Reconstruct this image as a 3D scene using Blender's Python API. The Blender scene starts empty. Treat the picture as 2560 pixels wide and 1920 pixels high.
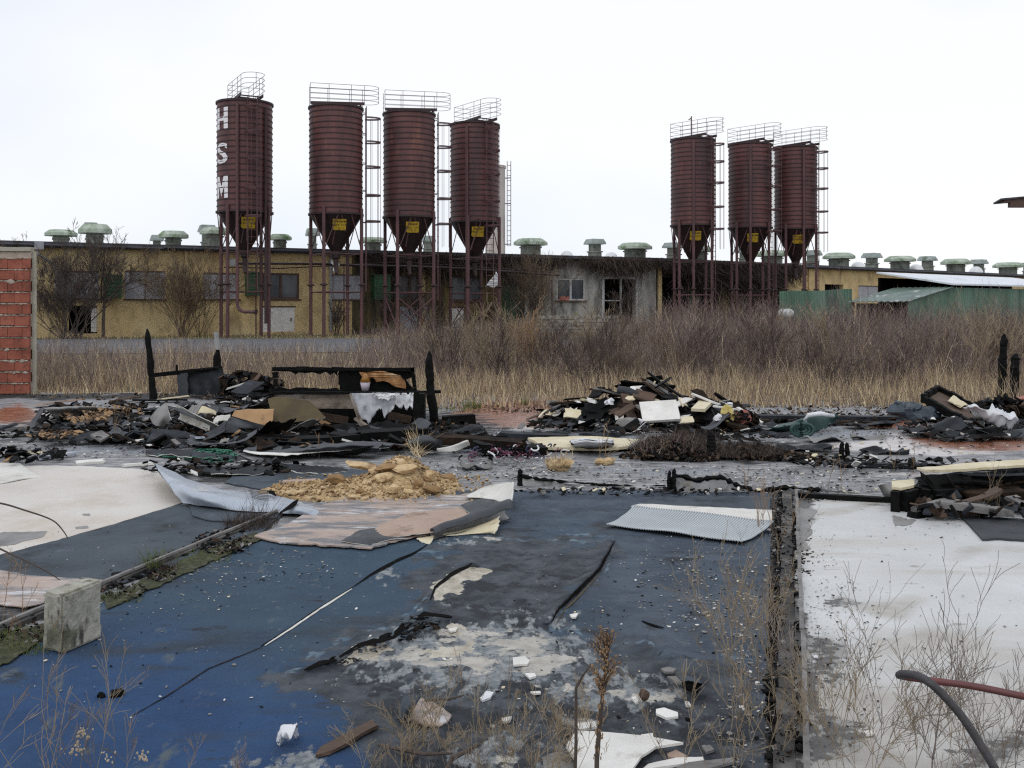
import bpy, bmesh, math, random
import numpy as np
from mathutils import Vector, Matrix, noise, geometry
random.seed(7); rng = np.random.default_rng(7)
S = bpy.context.scene
COL = S.collection
F, CX, HY, H = 2500.0, 1280.0, 770.0, 1.6        # focal length and horizon of the photograph, eye height in metres
def P(px, py, Y): return Vector(((px-CX)*Y/F, Y, H-(py-HY)*Y/F))
def G(px, py, z=0.0):
    Y = F*(H-z)/(py-HY); return Vector(((px-CX)*Y/F, Y, z))
def DY(py, z=0.0): return F*(H-z)/(py-HY)
def sstep(a, b, x):
    t = max(0.0, min(1.0, (x-a)/(b-a))); return t*t*(3-2*t)
def gz(X, Y):
    return -0.10 + 0.10*sstep(19.0, 20.2, Y) + 0.32*sstep(20, 40, Y)
U = random.uniform
def N3(x, y=0.0, z=0.0): return noise.noise(Vector((x, y, z)))

# ------------------------------------------------------------------ materials
MATS = {}
def mat(name, cols, scale=4.0, rough=0.8, bump=0.0, bscale=None, detail=6.0, stretch=(1, 1, 1), metal=0.0, spec=0.5,
        pos=None, attr=None, dirt=None, seed=0.0, rvar=0.0):
    """cols: colours spread along a noise value. attr: name of a float attribute mixing in with the noise.
    dirt: (colour, scale, lo, hi) second noise that lays stains over the first."""
    m = bpy.data.materials.new(name); m.use_nodes = True
    nt = m.node_tree; nd = nt.nodes; lk = nt.links
    b = nd['Principled BSDF']
    tc = nd.new('ShaderNodeTexCoord'); mp = nd.new('ShaderNodeMapping')
    mp.inputs['Scale'].default_value = stretch
    oi = nd.new('ShaderNodeObjectInfo')
    ad = nd.new('ShaderNodeVectorMath'); ad.operation = 'MULTIPLY_ADD'
    cb = nd.new('ShaderNodeCombineXYZ')
    for k in range(3): lk.new(oi.outputs['Random'], cb.inputs[k])
    ad.inputs[1].default_value = (37.0, 19.0, 53.0); ad.inputs[2].default_value = (0, 0, 0)
    lk.new(cb.outputs[0], ad.inputs[0])
    a2 = nd.new('ShaderNodeVectorMath'); a2.operation = 'ADD'
    lk.new(tc.outputs['Object'], a2.inputs[0]); lk.new(ad.outputs[0], a2.inputs[1])
    lk.new(a2.outputs[0], mp.inputs['Vector'])
    nz = nd.new('ShaderNodeTexNoise'); nz.inputs['Scale'].default_value = scale; nz.inputs['Detail'].default_value = detail
    nz.inputs['Roughness'].default_value = 0.62
    lk.new(mp.outputs[0], nz.inputs['Vector'])
    val = nz.outputs['Fac']
    if attr:
        at = nd.new('ShaderNodeAttribute'); at.attribute_name = attr
        mx = nd.new('ShaderNodeMath'); mx.operation = 'MULTIPLY_ADD'
        lk.new(nz.outputs['Fac'], mx.inputs[0]); mx.inputs[1].default_value = 0.35
        lk.new(at.outputs['Fac'], mx.inputs[2]); val = mx.outputs[0]
    cr = nd.new('ShaderNodeValToRGB'); el = cr.color_ramp.elements
    n = len(cols)
    if pos is None: pos = [0.32+0.36*i/max(1, n-1) for i in range(n)]
    while len(el) < n: el.new(0.5)
    for i in range(n):
        el[i].position = pos[i]; el[i].color = (*cols[i], 1)
    lk.new(val, cr.inputs['Fac'])
    out = cr.outputs['Color']
    if dirt:
        for dd in (dirt if isinstance(dirt, list) else [dirt]):
            dc, ds, lo, hi = dd[:4]; st = dd[4] if len(dd) > 4 else (1, 1, 1)
            m2 = nd.new('ShaderNodeMapping'); m2.inputs['Scale'].default_value = st; m2.inputs['Location'].default_value = (5.3, 1.7, 3.1)
            lk.new(a2.outputs[0], m2.inputs['Vector'])
            n2 = nd.new('ShaderNodeTexNoise'); n2.inputs['Scale'].default_value = ds; n2.inputs['Detail'].default_value = 8
            n2.inputs['Roughness'].default_value = 0.65
            lk.new(m2.outputs[0], n2.inputs['Vector'])
            mr = nd.new('ShaderNodeMapRange'); mr.inputs['From Min'].default_value = lo; mr.inputs['From Max'].default_value = hi
            lk.new(n2.outputs['Fac'], mr.inputs['Value'])
            mm = nd.new('ShaderNodeMix'); mm.data_type = 'RGBA'
            lk.new(mr.outputs[0], mm.inputs['Factor']); lk.new(out, mm.inputs['A']); mm.inputs['B'].default_value = (*dc, 1)
            out = mm.outputs['Result']
    lk.new(out, b.inputs['Base Color'])
    b.inputs['Roughness'].default_value = rough; b.inputs['Metallic'].default_value = metal
    b.inputs['Specular IOR Level'].default_value = spec
    if rvar:
        mr = nd.new('ShaderNodeMapRange'); mr.inputs['To Min'].default_value = rough-rvar; mr.inputs['To Max'].default_value = rough+rvar
        mr.inputs['From Min'].default_value = .35; mr.inputs['From Max'].default_value = .65
        lk.new(nz.outputs['Fac'], mr.inputs['Value']); lk.new(mr.outputs[0], b.inputs['Roughness'])
    if bump:
        nb = nd.new('ShaderNodeTexNoise'); nb.inputs['Scale'].default_value = bscale or scale*4; nb.inputs['Detail'].default_value = 8
        lk.new(mp.outputs[0], nb.inputs['Vector'])
        bp = nd.new('ShaderNodeBump'); bp.inputs['Strength'].default_value = 1.0; bp.inputs['Distance'].default_value = bump
        lk.new(nb.outputs['Fac'], bp.inputs['Height']); lk.new(bp.outputs[0], b.inputs['Normal'])
    MATS[name] = m
    return m

M = MATS
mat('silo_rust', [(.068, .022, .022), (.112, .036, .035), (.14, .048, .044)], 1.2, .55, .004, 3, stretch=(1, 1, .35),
    dirt=[((.045, .02, .022), 1.3, .47, .70, (1, 1, .10)), ((.21, .085, .055), 2.2, .56, .74, (1, 1, .15)), ((.05, .022, .022), .5, .50, .70, (1, 1, .8))])
mat('silo_dark', [(.022, .010, .012), (.05, .022, .022)], 3, .6)
mat('silo_band', [(.02, .009, .011), (.035, .014, .016)], 3, .6)
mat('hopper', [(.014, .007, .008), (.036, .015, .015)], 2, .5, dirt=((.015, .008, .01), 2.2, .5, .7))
mat('leg_rust', [(.06, .028, .032), (.12, .05, .05)], 3, .6, .002, stretch=(1, 1, .4))
mat('rail_grey', [(.20, .16, .18), (.30, .25, .27)], 6, .5)
mat('sign_yellow', [(.36, .22, .012), (.52, .35, .02)], 4, .5, dirt=[((.10, .05, .015), 5, .52, .68), ((.05, .03, .015), 9, .58, .68)])
mat('sign_ink', [(.05, .03, .01), (.07, .04, .02)], 4, .6)
mat('letter_white', [(.74, .72, .74), (.85, .84, .86)], 6, .5, dirt=((.35, .22, .2), 8, .62, .8))
mat('ochre', [(.50, .36, .165), (.62, .465, .235), (.68, .54, .30)], .7, .9, .006, 30,
    dirt=[((.07, .055, .035), .45, .56, .72, (1, 1, .35)), ((.30, .24, .13), 2.5, .5, .75, (1, 1, .5)), ((.13, .095, .05), 1.6, .58, .78, (1, 1, .2))])
mat('ochre_dirty', [(.15, .115, .05), (.36, .27, .11)], .5, .9, .006, 30,
    dirt=[((.022, .02, .016), .42, .44, .56, (1, 1, .2)), ((.05, .045, .03), 1.5, .5, .65, (1, 1, .3))])
mat('plaster_grey', [(.32, .31, .285), (.46, .45, .42)], 1.2, .9, .006, 30,
    dirt=[((.05, .05, .045), .9, .5, .68, (1, 1, .35)), ((.26, .22, .06), 1.5, .6, .75)])
mat('fascia', [(.035, .035, .045), (.07, .07, .085)], 2, .7, dirt=((.02, .015, .012), 2, .5, .65))
mat('roof_sheet', [(.45, .46, .47), (.6, .6, .6)], 1.5, .7, dirt=((.15, .16, .12), 1.0, .5, .7))
mat('board_grey', [(.30, .30, .335), (.37, .37, .40)], 3, .8, dirt=[((.15, .15, .15), 3, .58, .75, (1, 1, .4))])
mat('window_frame', [(.06, .03, .02), (.1, .05, .035)], 5, .6)
mat('frame_white', [(.42, .42, .42), (.55, .55, .55)], 5, .6, dirt=((.2, .19, .16), 5, .55, .7))
mat('glass_dark', [(.03, .035, .04), (.075, .085, .10)], 2.5, .15, stretch=(1, 1, .3))
mat('shade_black', [(.003, .003, .003), (.007, .006, .006)], 2, .95, spec=.05)  # near-black colour standing in for unlit depth in openings, tears and holes
mat('box_green', [(.018, .07, .028), (.03, .115, .045)], 3, .5, dirt=((.012, .025, .012), 2.5, .5, .7))
mat('pipe_zinc', [(.22, .23, .25), (.33, .34, .36)], 4, .45, metal=.5)
mat('vent_cap', [(.26, .32, .25), (.50, .55, .47)], 2.2, .8, .01, 20, dirt=((.10, .17, .06), 2.0, .48, .66))
mat('vent_cap_grey', [(.22, .25, .24), (.36, .40, .38)], 2.2, .8, .01, 20, dirt=((.10, .14, .09), 2.0, .5, .68))
mat('vent_neck', [(.12, .13, .11), (.24, .25, .22)], 2.5, .9, .006, 20, stretch=(1, 1, .4), dirt=((.04, .05, .03), 2, .5, .7))
mat('dome_pale', [(.62, .64, .66), (.75, .76, .77)], 3, .4)
mat('chimney_pale', [(.42, .38, .34), (.55, .50, .46)], 1.6, .9, .005, 20, stretch=(1, 1, .3), dirt=((.25, .2, .17), 1.5, .5, .7, (1, 1, .2)))
mat('green_sheet', [(.055, .115, .075), (.095, .18, .125), (.14, .22, .17)], 1.0, .6, stretch=(1, 1, .25), dirt=[((.035, .06, .045), 1.2, .50, .7, (1, 1, .2)), ((.20, .24, .21), 2.5, .60, .75, (1, 1, .15))])
mat('white_roof', [(.62, .66, .72), (.75, .78, .82)], 1.5, .5, dirt=((.4, .43, .45), 1.2, .55, .75))
mat('leanto_roof', [(.07, .11, .09), (.16, .22, .19)], 1.5, .45, dirt=[((.42, .43, .42), 1.5, .58, .66), ((.16, .08, .05), 2, .6, .7)])
mat('brick', [(.20, .056, .034), (.29, .085, .052), (.35, .12, .08)], 3, .85, .006, 40, dirt=[((.14, .045, .03), 7, .52, .7), ((.30, .24, .18), 2.5, .66, .72)])
mat('mortar', [(.30, .25, .20), (.46, .40, .34)], 6, .95, .01, 40, dirt=((.2, .17, .13), 5, .5, .7))
mat('wall_render', [(.28, .27, .20), (.42, .40, .34)], 3, .9, .01, 25)
mat('asphalt', [(.105, .108, .122), (.15, .154, .170)], 1.2, .75, .006, 60, dirt=((.10, .095, .09), .8, .5, .7))
mat('earth', [(.07, .055, .035), (.13, .10, .065), (.17, .13, .085)], 1.5, .95, .03, 12, dirt=((.06, .09, .02), .5, .56, .7))
mat('stem_weed', [(.075, .050, .050), (.17, .120, .113), (.32, .25, .21)], 3, .9, attr='v', pos=[.15, .65, 1.2])
mat('stem_straw', [(.20, .135, .07), (.52, .385, .22), (.85, .70, .45)], 3, .9, attr='v', pos=[.15, .65, 1.2])
mat('stem_green', [(.045, .07, .012), (.10, .135, .025), (.17, .18, .05)], 3, .9, attr='v', pos=[.15, .65, 1.2])
mat('bark_dark', [(.045, .033, .028), (.10, .076, .063)], 6, .9)
mat('bark_tan', [(.10, .07, .045), (.19, .14, .09)], 6, .9)
mat('twig_pale', [(.20, .15, .095), (.33, .26, .17)], 8, .9)
mat('twig_grey', [(.11, .088, .080), (.24, .20, .175)], 8, .9)
mat('dock_brown', [(.17, .10, .052), (.38, .25, .14)], 10, .9)
mat('creeper', [(.018, .012, .009), (.05, .034, .026), (.085, .062, .05)], 3, .95, attr='v', pos=[.1, .6, 1.2])
mat('char', [(.002, .002, .002), (.006, .006, .006), (.03, .03, .034)], 7, .7, .012, 30, pos=[.35, .62, .85], spec=.12)
mat('char_brown', [(.004, .003, .002), (.018, .011, .007), (.05, .03, .019)], 5, .85, .01, 25, spec=.12)
mat('char_panel', [(.008, .009, .012), (.02, .023, .028), (.05, .057, .066)], 3, .65, .004, 20, spec=.2)
mat('wood_dark', [(.05, .03, .02), (.12, .075, .05)], 3, .8, .006, 25, stretch=(.4, 3, 3))
mat('wood_grey', [(.14, .13, .125), (.27, .26, .25)], 3, .8, .005, 25, stretch=(.4, 3, 3), dirt=((.05, .045, .04), 4, .52, .68))
mat('board_cream', [(.56, .48, .31), (.72, .65, .48)], 3, .75, .003, 20, dirt=((.30, .22, .13), 4, .58, .74))
mat('board_white', [(.60, .58, .54), (.80, .78, .74)], 3, .6, .002, 20, dirt=((.33, .29, .24), 4, .6, .75))
mat('board_tan', [(.30, .17, .075), (.45, .28, .14)], 3, .8, .004, 20, dirt=((.08, .045, .02), 3, .56, .7))
mat('board_olive', [(.035, .024, .008), (.10, .07, .025)], 2.5, .7, .004, 20)
mat('panel_scorch', [(.08, .06, .045), (.26, .21, .16), (.36, .32, .29)], 3.2, .7, .003, 20, dirt=((.03, .02, .014), 3, .52, .68))
mat('cloth_white', [(.34, .35, .38), (.55, .56, .58)], 4, .8, .006, 18, dirt=((.12, .12, .12), 5, .56, .72))
mat('cloth_brown', [(.06, .025, .01), (.32, .15, .05), (.52, .38, .24)], 4, .8, .004, 18)
mat('amber', [(.22, .09, .015), (.52, .27, .05)], 6, .4)
mat('seed_pale', [(.30, .24, .16), (.52, .45, .33)], 30, .9)
mat('lavender', [(.42, .36, .42), (.52, .46, .52)], 6, .4)
mat('disc_yellow', [(.10, .07, .02), (.48, .38, .10), (.6, .5, .3)], 9, .7)
mat('red_pink', [(.05, .02, .015), (.34, .10, .07), (.5, .25, .18)], 6, .6)
mat('mat_root', [(.03, .018, .01), (.085, .055, .032), (.15, .11, .07)], 6, .95, .01, 40)
mat('lino_grey', [(.035, .039, .045), (.075, .08, .088)], 4, .6, .003, 25, spec=.3, dirt=((.17, .17, .17), 5, .6, .75))
mat('upstand', [(.28, .275, .27), (.42, .415, .41)], 4, .8, .006, 25, dirt=[((.09, .085, .08), 6, .52, .66), ((.30, .25, .16), 4, .6, .72)])
mat('lino_mid', [(.17, .165, .16), (.27, .26, .25)], 4, .5, .003, 25, dirt=((.08, .075, .07), 3, .52, .7))
mat('lino_back', [(.55, .53, .48), (.72, .70, .66)], 3, .6, .003, 25, dirt=((.3, .26, .2), 3, .55, .72))
mat('lino_blue', [(.30, .34, .40), (.42, .46, .52)], 2.5, .35, .004, 15, dirt=[((.60, .56, .54), 3, .55, .68), ((.16, .18, .22), 5, .6, .74)])
mat('lino_cream', [(.46, .40, .34), (.60, .555, .50), (.64, .61, .57)], .8, .45, .002, 15,
    dirt=[((.42, .31, .21), .5, .55, .75), ((.40, .38, .37), 3.5, .66, .74)], spec=.4)
mat('lino_white', [(.44, .425, .40), (.575, .575, .565), (.63, .645, .65)], .7, .42, .002, 15,
    dirt=[((.40, .34, .28), .8, .54, .74, (.4, 1.6, 1)), ((.16, .15, .14), 7, .69, .74), ((.33, .32, .31), 1.6, .56, .72), ((.30, .28, .25), 18, .63, .70)], spec=.4)
mat('lino_pink', [(.27, .225, .205), (.40, .30, .245), (.44, .37, .33)], 2.6, .5, .010, 14,
    dirt=[((.15, .148, .155), 3.5, .47, .56, (.6, 1.8, 1)), ((.52, .52, .54), 5, .55, .62, (.6, 1.8, 1)), ((.06, .055, .055), 9, .62, .68, (.6, 1.8, 1))])
mat('lino_tan', [(.34, .235, .175), (.44, .32, .25)], 2.5, .6, .006, 14, dirt=[((.20, .13, .09), 4, .53, .68), ((.09, .08, .08), 9, .62, .7)])
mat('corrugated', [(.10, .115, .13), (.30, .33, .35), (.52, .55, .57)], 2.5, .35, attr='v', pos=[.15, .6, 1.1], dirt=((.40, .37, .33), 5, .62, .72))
mat('carpet_dark', [(.028, .038, .050), (.05, .066, .085), (.065, .083, .10)], 2.2, .9, .006, 90, dirt=[((.10, .13, .16), 3, .62, .74), ((.016, .018, .02), 2.5, .56, .7)])
mat('mat_dark', [(.03, .035, .04), (.055, .06, .068)], 5, .9, .006, 60)
mat('moss', [(.018, .018, .011), (.042, .048, .016), (.10, .09, .055)], 24, .95, .02, 40)
mat('sand_rubble', [(.32, .21, .095), (.50, .36, .19), (.64, .50, .31)], 6, .95, .012, 60, dirt=[((.11, .065, .032), 4, .52, .66), ((.20, .10, .05), 11, .55, .68)])
mat('stone_ochre', [(.38, .25, .12), (.55, .40, .22), (.66, .52, .33)], 5, .95, .012, 40, dirt=[((.20, .115, .055), 6, .53, .68), ((.10, .07, .045), 11, .60, .70)])
mat('stone_brown', [(.20, .12, .055), (.34, .21, .10)], 5, .95, .01, 30)
mat('concrete_block', [(.28, .27, .225), (.46, .44, .38)], 9, .9, .010, 40,
    dirt=[((.05, .047, .04), 11, .53, .63, (1, 1, .4)), ((.13, .13, .085), 6, .50, .68), ((.55, .53, .48), 9, .60, .72)])
mat('rust_rod', [(.030, .029, .032), (.065, .060, .066)], 30, .65, .002, 90, dirt=((.17, .075, .05), 4, .55, .7))
mat('red_rod', [(.055, .033, .033), (.15, .045, .045)], 9, .6, .001, 60)
mat('rope_green', [(.01, .10, .06), (.03, .19, .12)], 10, .5)
mat('tarp_green', [(.012, .04, .038), (.035, .085, .078)], 3, .5, .006, 12)
mat('bag_blue', [(.012, .02, .03), (.04, .06, .08)], 3, .3, .015, 8)
mat('plastic_white', [(.55, .56, .58), (.80, .80, .82)], 5, .35, .01, 14, dirt=((.25, .25, .26), 6, .58, .7))
mat('magenta', [(.07, .01, .03), (.17, .03, .065)], 6, .5)
mat('navy', [(.015, .02, .05), (.05, .06, .12)], 6, .5)
mat('slab_stack', [(.20, .18, .15), (.36, .33, .29)], 4, .9, .008, 30, dirt=((.07, .06, .05), 5, .5, .65))
mat('tank_white', [(.30, .36, .35), (.68, .70, .70)], 1.6, .4)
mat('pole_grey', [(.22, .22, .22), (.36, .36, .35)], 6, .8)
mat('sill_wood', [(.012, .011, .010), (.055, .05, .046), (.20, .19, .18)], 4, .85, .01, 30, stretch=(1, .5, 1), dirt=((.02, .02, .02), 3.5, .5, .62))

# ------------------------------------------------------------------ mesh builder
def tag(o, label=None, cat=None, group=None, kind=None):
    if label: o['label'] = label
    if cat: o['category'] = cat
    if group: o['group'] = group
    if kind: o['kind'] = kind
    return o
def thing(name, loc, label, cat, group=None):
    o = bpy.data.objects.new(name, None); COL.objects.link(o); o.location = loc
    o.empty_display_size = .2
    return tag(o, label, cat, group)

class MB:
    def __init__(self): self.v = []; self.f = []; self.mi = []; self.cur = 0
    def add(self, vs, fs):
        n = len(self.v); self.v += [tuple(p) for p in vs]
        for f in fs: self.f.append([i+n for i in f]); self.mi.append(self.cur)
    def box(self, c, s, rot=None):
        c = Vector(c); hx, hy, hz = s[0]/2, s[1]/2, s[2]/2
        vs = [Vector((x, y, z)) for z in (-hz, hz) for y in (-hy, hy) for x in (-hx, hx)]
        if rot is not None: vs = [rot @ p for p in vs]
        self.add([c+p for p in vs], [(0, 2, 3, 1), (4, 5, 7, 6), (0, 1, 5, 4), (2, 6, 7, 3), (0, 4, 6, 2), (1, 3, 7, 5)])
    def bar(self, p, q, w, h, up=(0, 0, 1), taper=1.0):
        p = Vector(p); q = Vector(q); d = (q-p).normalized(); up = Vector(up)
        if abs(d.dot(up)) > .98: up = Vector((1, 0, 0))
        a = d.cross(up).normalized(); b = a.cross(d)
        vs = []
        for k, (o, t) in enumerate(((p, 1), (q, taper))):
            for sa, sb in ((-1, -1), (1, -1), (1, 1), (-1, 1)): vs.append(o+a*(sa*w*t/2)+b*(sb*h*t/2))
        self.add(vs, [(3, 2, 1, 0), (4, 5, 6, 7), (0, 1, 5, 4), (1, 2, 6, 5), (2, 3, 7, 6), (3, 0, 4, 7)])
    def tube(self, pts, r, n=6, closed=False, cap=True):
        pts = [Vector(p) for p in pts]; m = len(pts)
        rr = r if isinstance(r, (list, tuple)) else [r]*m
        vs = []; ref = None
        for i in range(m):
            if closed: d = pts[(i+1) % m]-pts[i-1]
            else: d = pts[min(i+1, m-1)]-pts[max(i-1, 0)]
            if d.length < 1e-9: d = Vector((0, 0, 1))
            d.normalize()
            if ref is None: ref = Vector((0, 0, 1)) if abs(d.z) < .9 else Vector((1, 0, 0))
            a = d.cross(ref)
            if a.length < 1e-4: a = d.cross(Vector((.3, 1, .2)))
            a.normalize(); b = d.cross(a); ref = -b if False else ref
            for k in range(n):
                t = 2*math.pi*k/n; vs.append(pts[i]+(a*math.cos(t)+b*math.sin(t))*rr[i])
        fs = []
        for i in range(m if closed else m-1):
            j = (i+1) % m
            for k in range(n):
                l = (k+1) % n; fs.append((i*n+k, i*n+l, j*n+l, j*n+k))
        if cap and not closed:
            fs.append(tuple(range(n-1, -1, -1))); fs.append(tuple((m-1)*n+k for k in range(n)))
        self.add(vs, fs)
    def lathe(self, prof, c=(0, 0, 0), n=32, rot=0.0, sq=False):
        c = Vector(c); vs = []; fs = []
        for r, z in prof:
            for k in range(n):
                t = rot+2*math.pi*k/n; vs.append(c+Vector((r*math.cos(t), r*math.sin(t), z)))
        for i in range(len(prof)-1):
            for k in range(n):
                l = (k+1) % n; fs.append((i*n+k, i*n+l, (i+1)*n+l, (i+1)*n+k))
        self.add(vs, fs)
    def prism(self, poly, th, up=None):
        """poly: world points (any plane); extruded by th along up (default +z)."""
        up = Vector(up) if up is not None else Vector((0, 0, 1))
        tri = geometry.tessellate_polygon([[Vector(p) for p in poly]])
        n = len(poly); vs = [Vector(p) for p in poly]+[Vector(p)+up*th for p in poly]
        fs = []
        for t in tri:
            a, b, c = t
            nn = (vs[b]-vs[a]).cross(vs[c]-vs[a])
            if nn.dot(up) < 0: a, c = c, a
            fs.append((a+n, b+n, c+n)); fs.append((c, b, a))
        for i in range(n): j = (i+1) % n; fs.append((i, j, j+n, i+n))
        self.add(vs, fs)
    def rock(self, c, r, sc=(1, 1, 1), seed=0, sub=2, rough=.35, rot=None):
        bm = bmesh.new(); bmesh.ops.create_icosphere(bm, subdivisions=sub, radius=1)
        q = Matrix.Rotation(U(0, 6.28), 3, 'Z') if rot is None else rot
        # chisel flat facets so it reads as broken stone
        cuts = [(Vector((U(-1, 1), U(-1, 1), U(-.6, 1))).normalized(), U(.55, .85)) for _ in range(6)]
        vs = []
        for v in bm.verts:
            p = v.co.copy(); p *= 1+rough*noise.noise(p*1.3+Vector((seed*3.1, seed, 0)))
            for nn, dd in cuts:
                k = p.dot(nn)-dd
                if k > 0: p -= nn*k*.9
            p *= 1+.12*noise.noise(p*5+Vector((seed, 0, 0)))
            p = Vector((p.x*sc[0], p.y*sc[1], p.z*sc[2]))*r
            vs.append(Vector(c)+q @ p)
        self.add(vs, [[v.index for v in f.verts] for f in bm.faces]); bm.free()
    def build(self, name, mats, parent=None, smooth=False, origin=None, solid=None, back=0):
        me = bpy.data.meshes.new(name)
        if origin is None:
            if parent is not None: origin = wloc(parent)
            else:
                a = np.array(self.v); lo = a.min(0); hi = a.max(0)
                origin = Vector(((lo[0]+hi[0])/2, (lo[1]+hi[1])/2, lo[2]))
        origin = Vector(origin)
        me.from_pydata([(p[0]-origin.x, p[1]-origin.y, p[2]-origin.z) for p in self.v], [], self.f)
        if not isinstance(mats, (list, tuple)): mats = [mats]
        for m in mats: me.materials.append(M[m] if isinstance(m, str) else m)
        if any(self.mi): me.polygons.foreach_set('material_index', self.mi)
        if smooth: me.polygons.foreach_set('use_smooth', [True]*len(me.polygons))
        me.update()
        o = bpy.data.objects.new(name, me); COL.objects.link(o)
        if parent is not None: o.parent = parent; o.location = origin-wloc(parent)
        else: o.location = origin
        if solid:
            md = o.modifiers.new('thick', 'SOLIDIFY'); md.thickness = solid; md.offset = -1
            if back: md.material_offset = back; md.material_offset_rim = back
        return o
def wloc(o):
    p = Vector(o.location)
    while o.parent: o = o.parent; p += Vector(o.location)
    return p

def jag_poly(pts, seg=14.0, jag=3.0, seed=0.0, closed=True):
    """refine a pixel polygon and roughen its outline"""
    out = []; n = len(pts)
    for i in range(n if closed else n-1):
        a = pts[i]; b = pts[(i+1) % n]
        L = math.hypot(b[0]-a[0], b[1]-a[1]); k = max(1, int(L/seg))
        for j in range(k):
            t = j/k; x = a[0]+(b[0]-a[0])*t; y = a[1]+(b[1]-a[1])*t
            z = (a[2]+(b[2]-a[2])*t) if len(a) > 2 else None
            jj = jag if j else jag*.5
            x += jj*1.6*N3(x*.045, y*.07, seed)+jj*U(-.5, .5); y += (jj*1.2*N3(x*.045+9, y*.07, seed)+jj*U(-.35, .35))*.6
            out.append((x, y) if z is None else (x, y, z))
    return out
def flat(name, pts, z, th, m, jag=3.0, seg=14.0, parent=None, seed=0.0):
    mb = MB(); q = jag_poly(pts, seg, jag, seed)
    mb.prism([G(p[0], p[1], z) for p in q], th)
    return mb.build(name, m, parent)
def cr(p0, p1, p2, p3, t):
    return .5*((2*p1)+(-p0+p2)*t+(2*p0-5*p1+4*p2-p3)*t*t+(-p0+3*p1-3*p2+p3)*t*t*t)
def up1(a, k):
    n = len(a); out = []
    for i in range(n-1):
        p0 = a[max(i-1, 0)]; p3 = a[min(i+2, n-1)]
        for j in range(k): out.append(cr(p0, a[i], a[i+1], p3, j/k))
    out.append(a[-1]); return np.array(out)
def patch(name, rows, mats, th=.006, k=6, wob=.004, jag=.012, parent=None, world=False, seed=0.0, smooth=True, back=1, hole=None, wf=6.0):
    """curved sheet through a grid of (px, py, z) or world points, with torn edges"""
    A = np.array([[tuple(p) if world else tuple(G(*p)) for p in r] for r in rows], float)
    A = np.array([up1(A[i], k) for i in range(A.shape[0])])
    A = np.array([up1(A[:, j], k) for j in range(A.shape[1])]).transpose(1, 0, 2)
    R, C = A.shape[:2]; mb = MB(); vs = []
    for i in range(R):
        for j in range(C):
            p = Vector(A[i, j]); p.z += wob*N3(p.x*wf+seed, p.y*wf, p.z*wf)*2
            e = 0
            if i in (0, R-1) or j in (0, C-1):
                q = Vector(A[min(max(i, 1), R-2), min(max(j, 1), C-2)]); d = (q-p)
                if d.length > 1e-6: p += d*max(0, U(-.6, .9))*min(1, jag/max(d.length, 1e-4))
            vs.append(p)
    fs = []
    for i in range(R-1):
        for j in range(C-1):
            if hole and hole(i/(R-1), j/(C-1)): continue
            fs.append((i*C+j, (i+1)*C+j, (i+1)*C+j+1, i*C+j+1))
    mb.add(vs, fs)
    if not isinstance(mats, (list, tuple)): mats = [mats, mats]
    return mb.build(name, mats, parent, smooth=smooth, solid=th, back=back)

def ribbons(name, B, D, L, C, W, v, mats, segs=3, mi=None, parent=None, tip=.15):
    """many thin blades as one mesh: base B, direction D, length L, sag vector C, width W, value v"""
    n = len(B); az = rng.uniform(0, math.pi, n)
    ax = np.stack([np.cos(az), np.sin(az), np.zeros(n)], 1)
    ts = np.linspace(0, 1, segs+1)
    V = np.empty((n, segs+1, 2, 3))
    for k, t in enumerate(ts):
        p = B+D*(L*t)[:, None]+C*(t*t)
        w = (W*(1-(1-tip)*t)/2)[:, None]
        V[:, k, 0] = p-ax*w; V[:, k, 1] = p+ax*w
    base = (np.arange(n)*(segs+1)*2)[:, None]
    q = []
    for k in range(segs):
        q.append(np.stack([base[:, 0]+2*k, base[:, 0]+2*k+1, base[:, 0]+2*k+3, base[:, 0]+2*k+2], 1))
    FQ = np.stack(q, 1).reshape(-1, 4)
    V = V.reshape(-1, 3)
    org = np.array([B[:, 0].mean(), B[:, 1].mean(), B[:, 2].min()]) if parent is None else np.array(wloc(parent))
    me = bpy.data.meshes.new(name)
    me.vertices.add(len(V)); me.vertices.foreach_set('co', (V-org).ravel())
    me.loops.add(FQ.size); me.loops.foreach_set('vertex_index', FQ.ravel().astype(np.int32))
    me.polygons.add(len(FQ)); me.polygons.foreach_set('loop_start', np.arange(0, FQ.size, 4, dtype=np.int32))
    if not isinstance(mats, (list, tuple)): mats = [mats]
    for m in mats: me.materials.append(M[m])
    if mi is not None: me.polygons.foreach_set('material_index', np.repeat(np.asarray(mi, np.int32), segs))
    at = me.attributes.new('v', 'FLOAT', 'POINT'); at.data.foreach_set('value', np.repeat(np.asarray(v, np.float32), (segs+1)*2))
    me.update(calc_edges=True)
    o = bpy.data.objects.new(name, me); COL.objects.link(o)
    if parent is not None: o.parent = parent
    else: o.location = org
    return o
# ------------------------------------------------------------------ ground, road
def grid_mesh(name, xs, ys, zf, m, kind='structure'):
    n, k = len(xs), len(ys)
    v = [(x, y, zf(x, y)) for y in ys for x in xs]
    f = [(j*n+i, j*n+i+1, (j+1)*n+i+1, (j+1)*n+i) for j in range(k-1) for i in range(n-1)]
    me = bpy.data.meshes.new(name); me.from_pydata(v, [], f); me.materials.append(M[m])
    o = bpy.data.objects.new(name, me); COL.objects.link(o); tag(o, kind=kind); return o
xs = [-900, -400, -200, -120, -80]+list(np.linspace(-60, 70, 66))+[90, 130, 220, 420, 900]
ys = [-60, -20, -6, 0]+list(np.linspace(2, 60, 59))+[70, 90, 130, 220, 500, 1200]
grid_mesh('ground', [float(x) for x in xs], [float(y) for y in ys], lambda x, y: gz(x, y)+.02*N3(x*.5, y*.5), 'earth')
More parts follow.
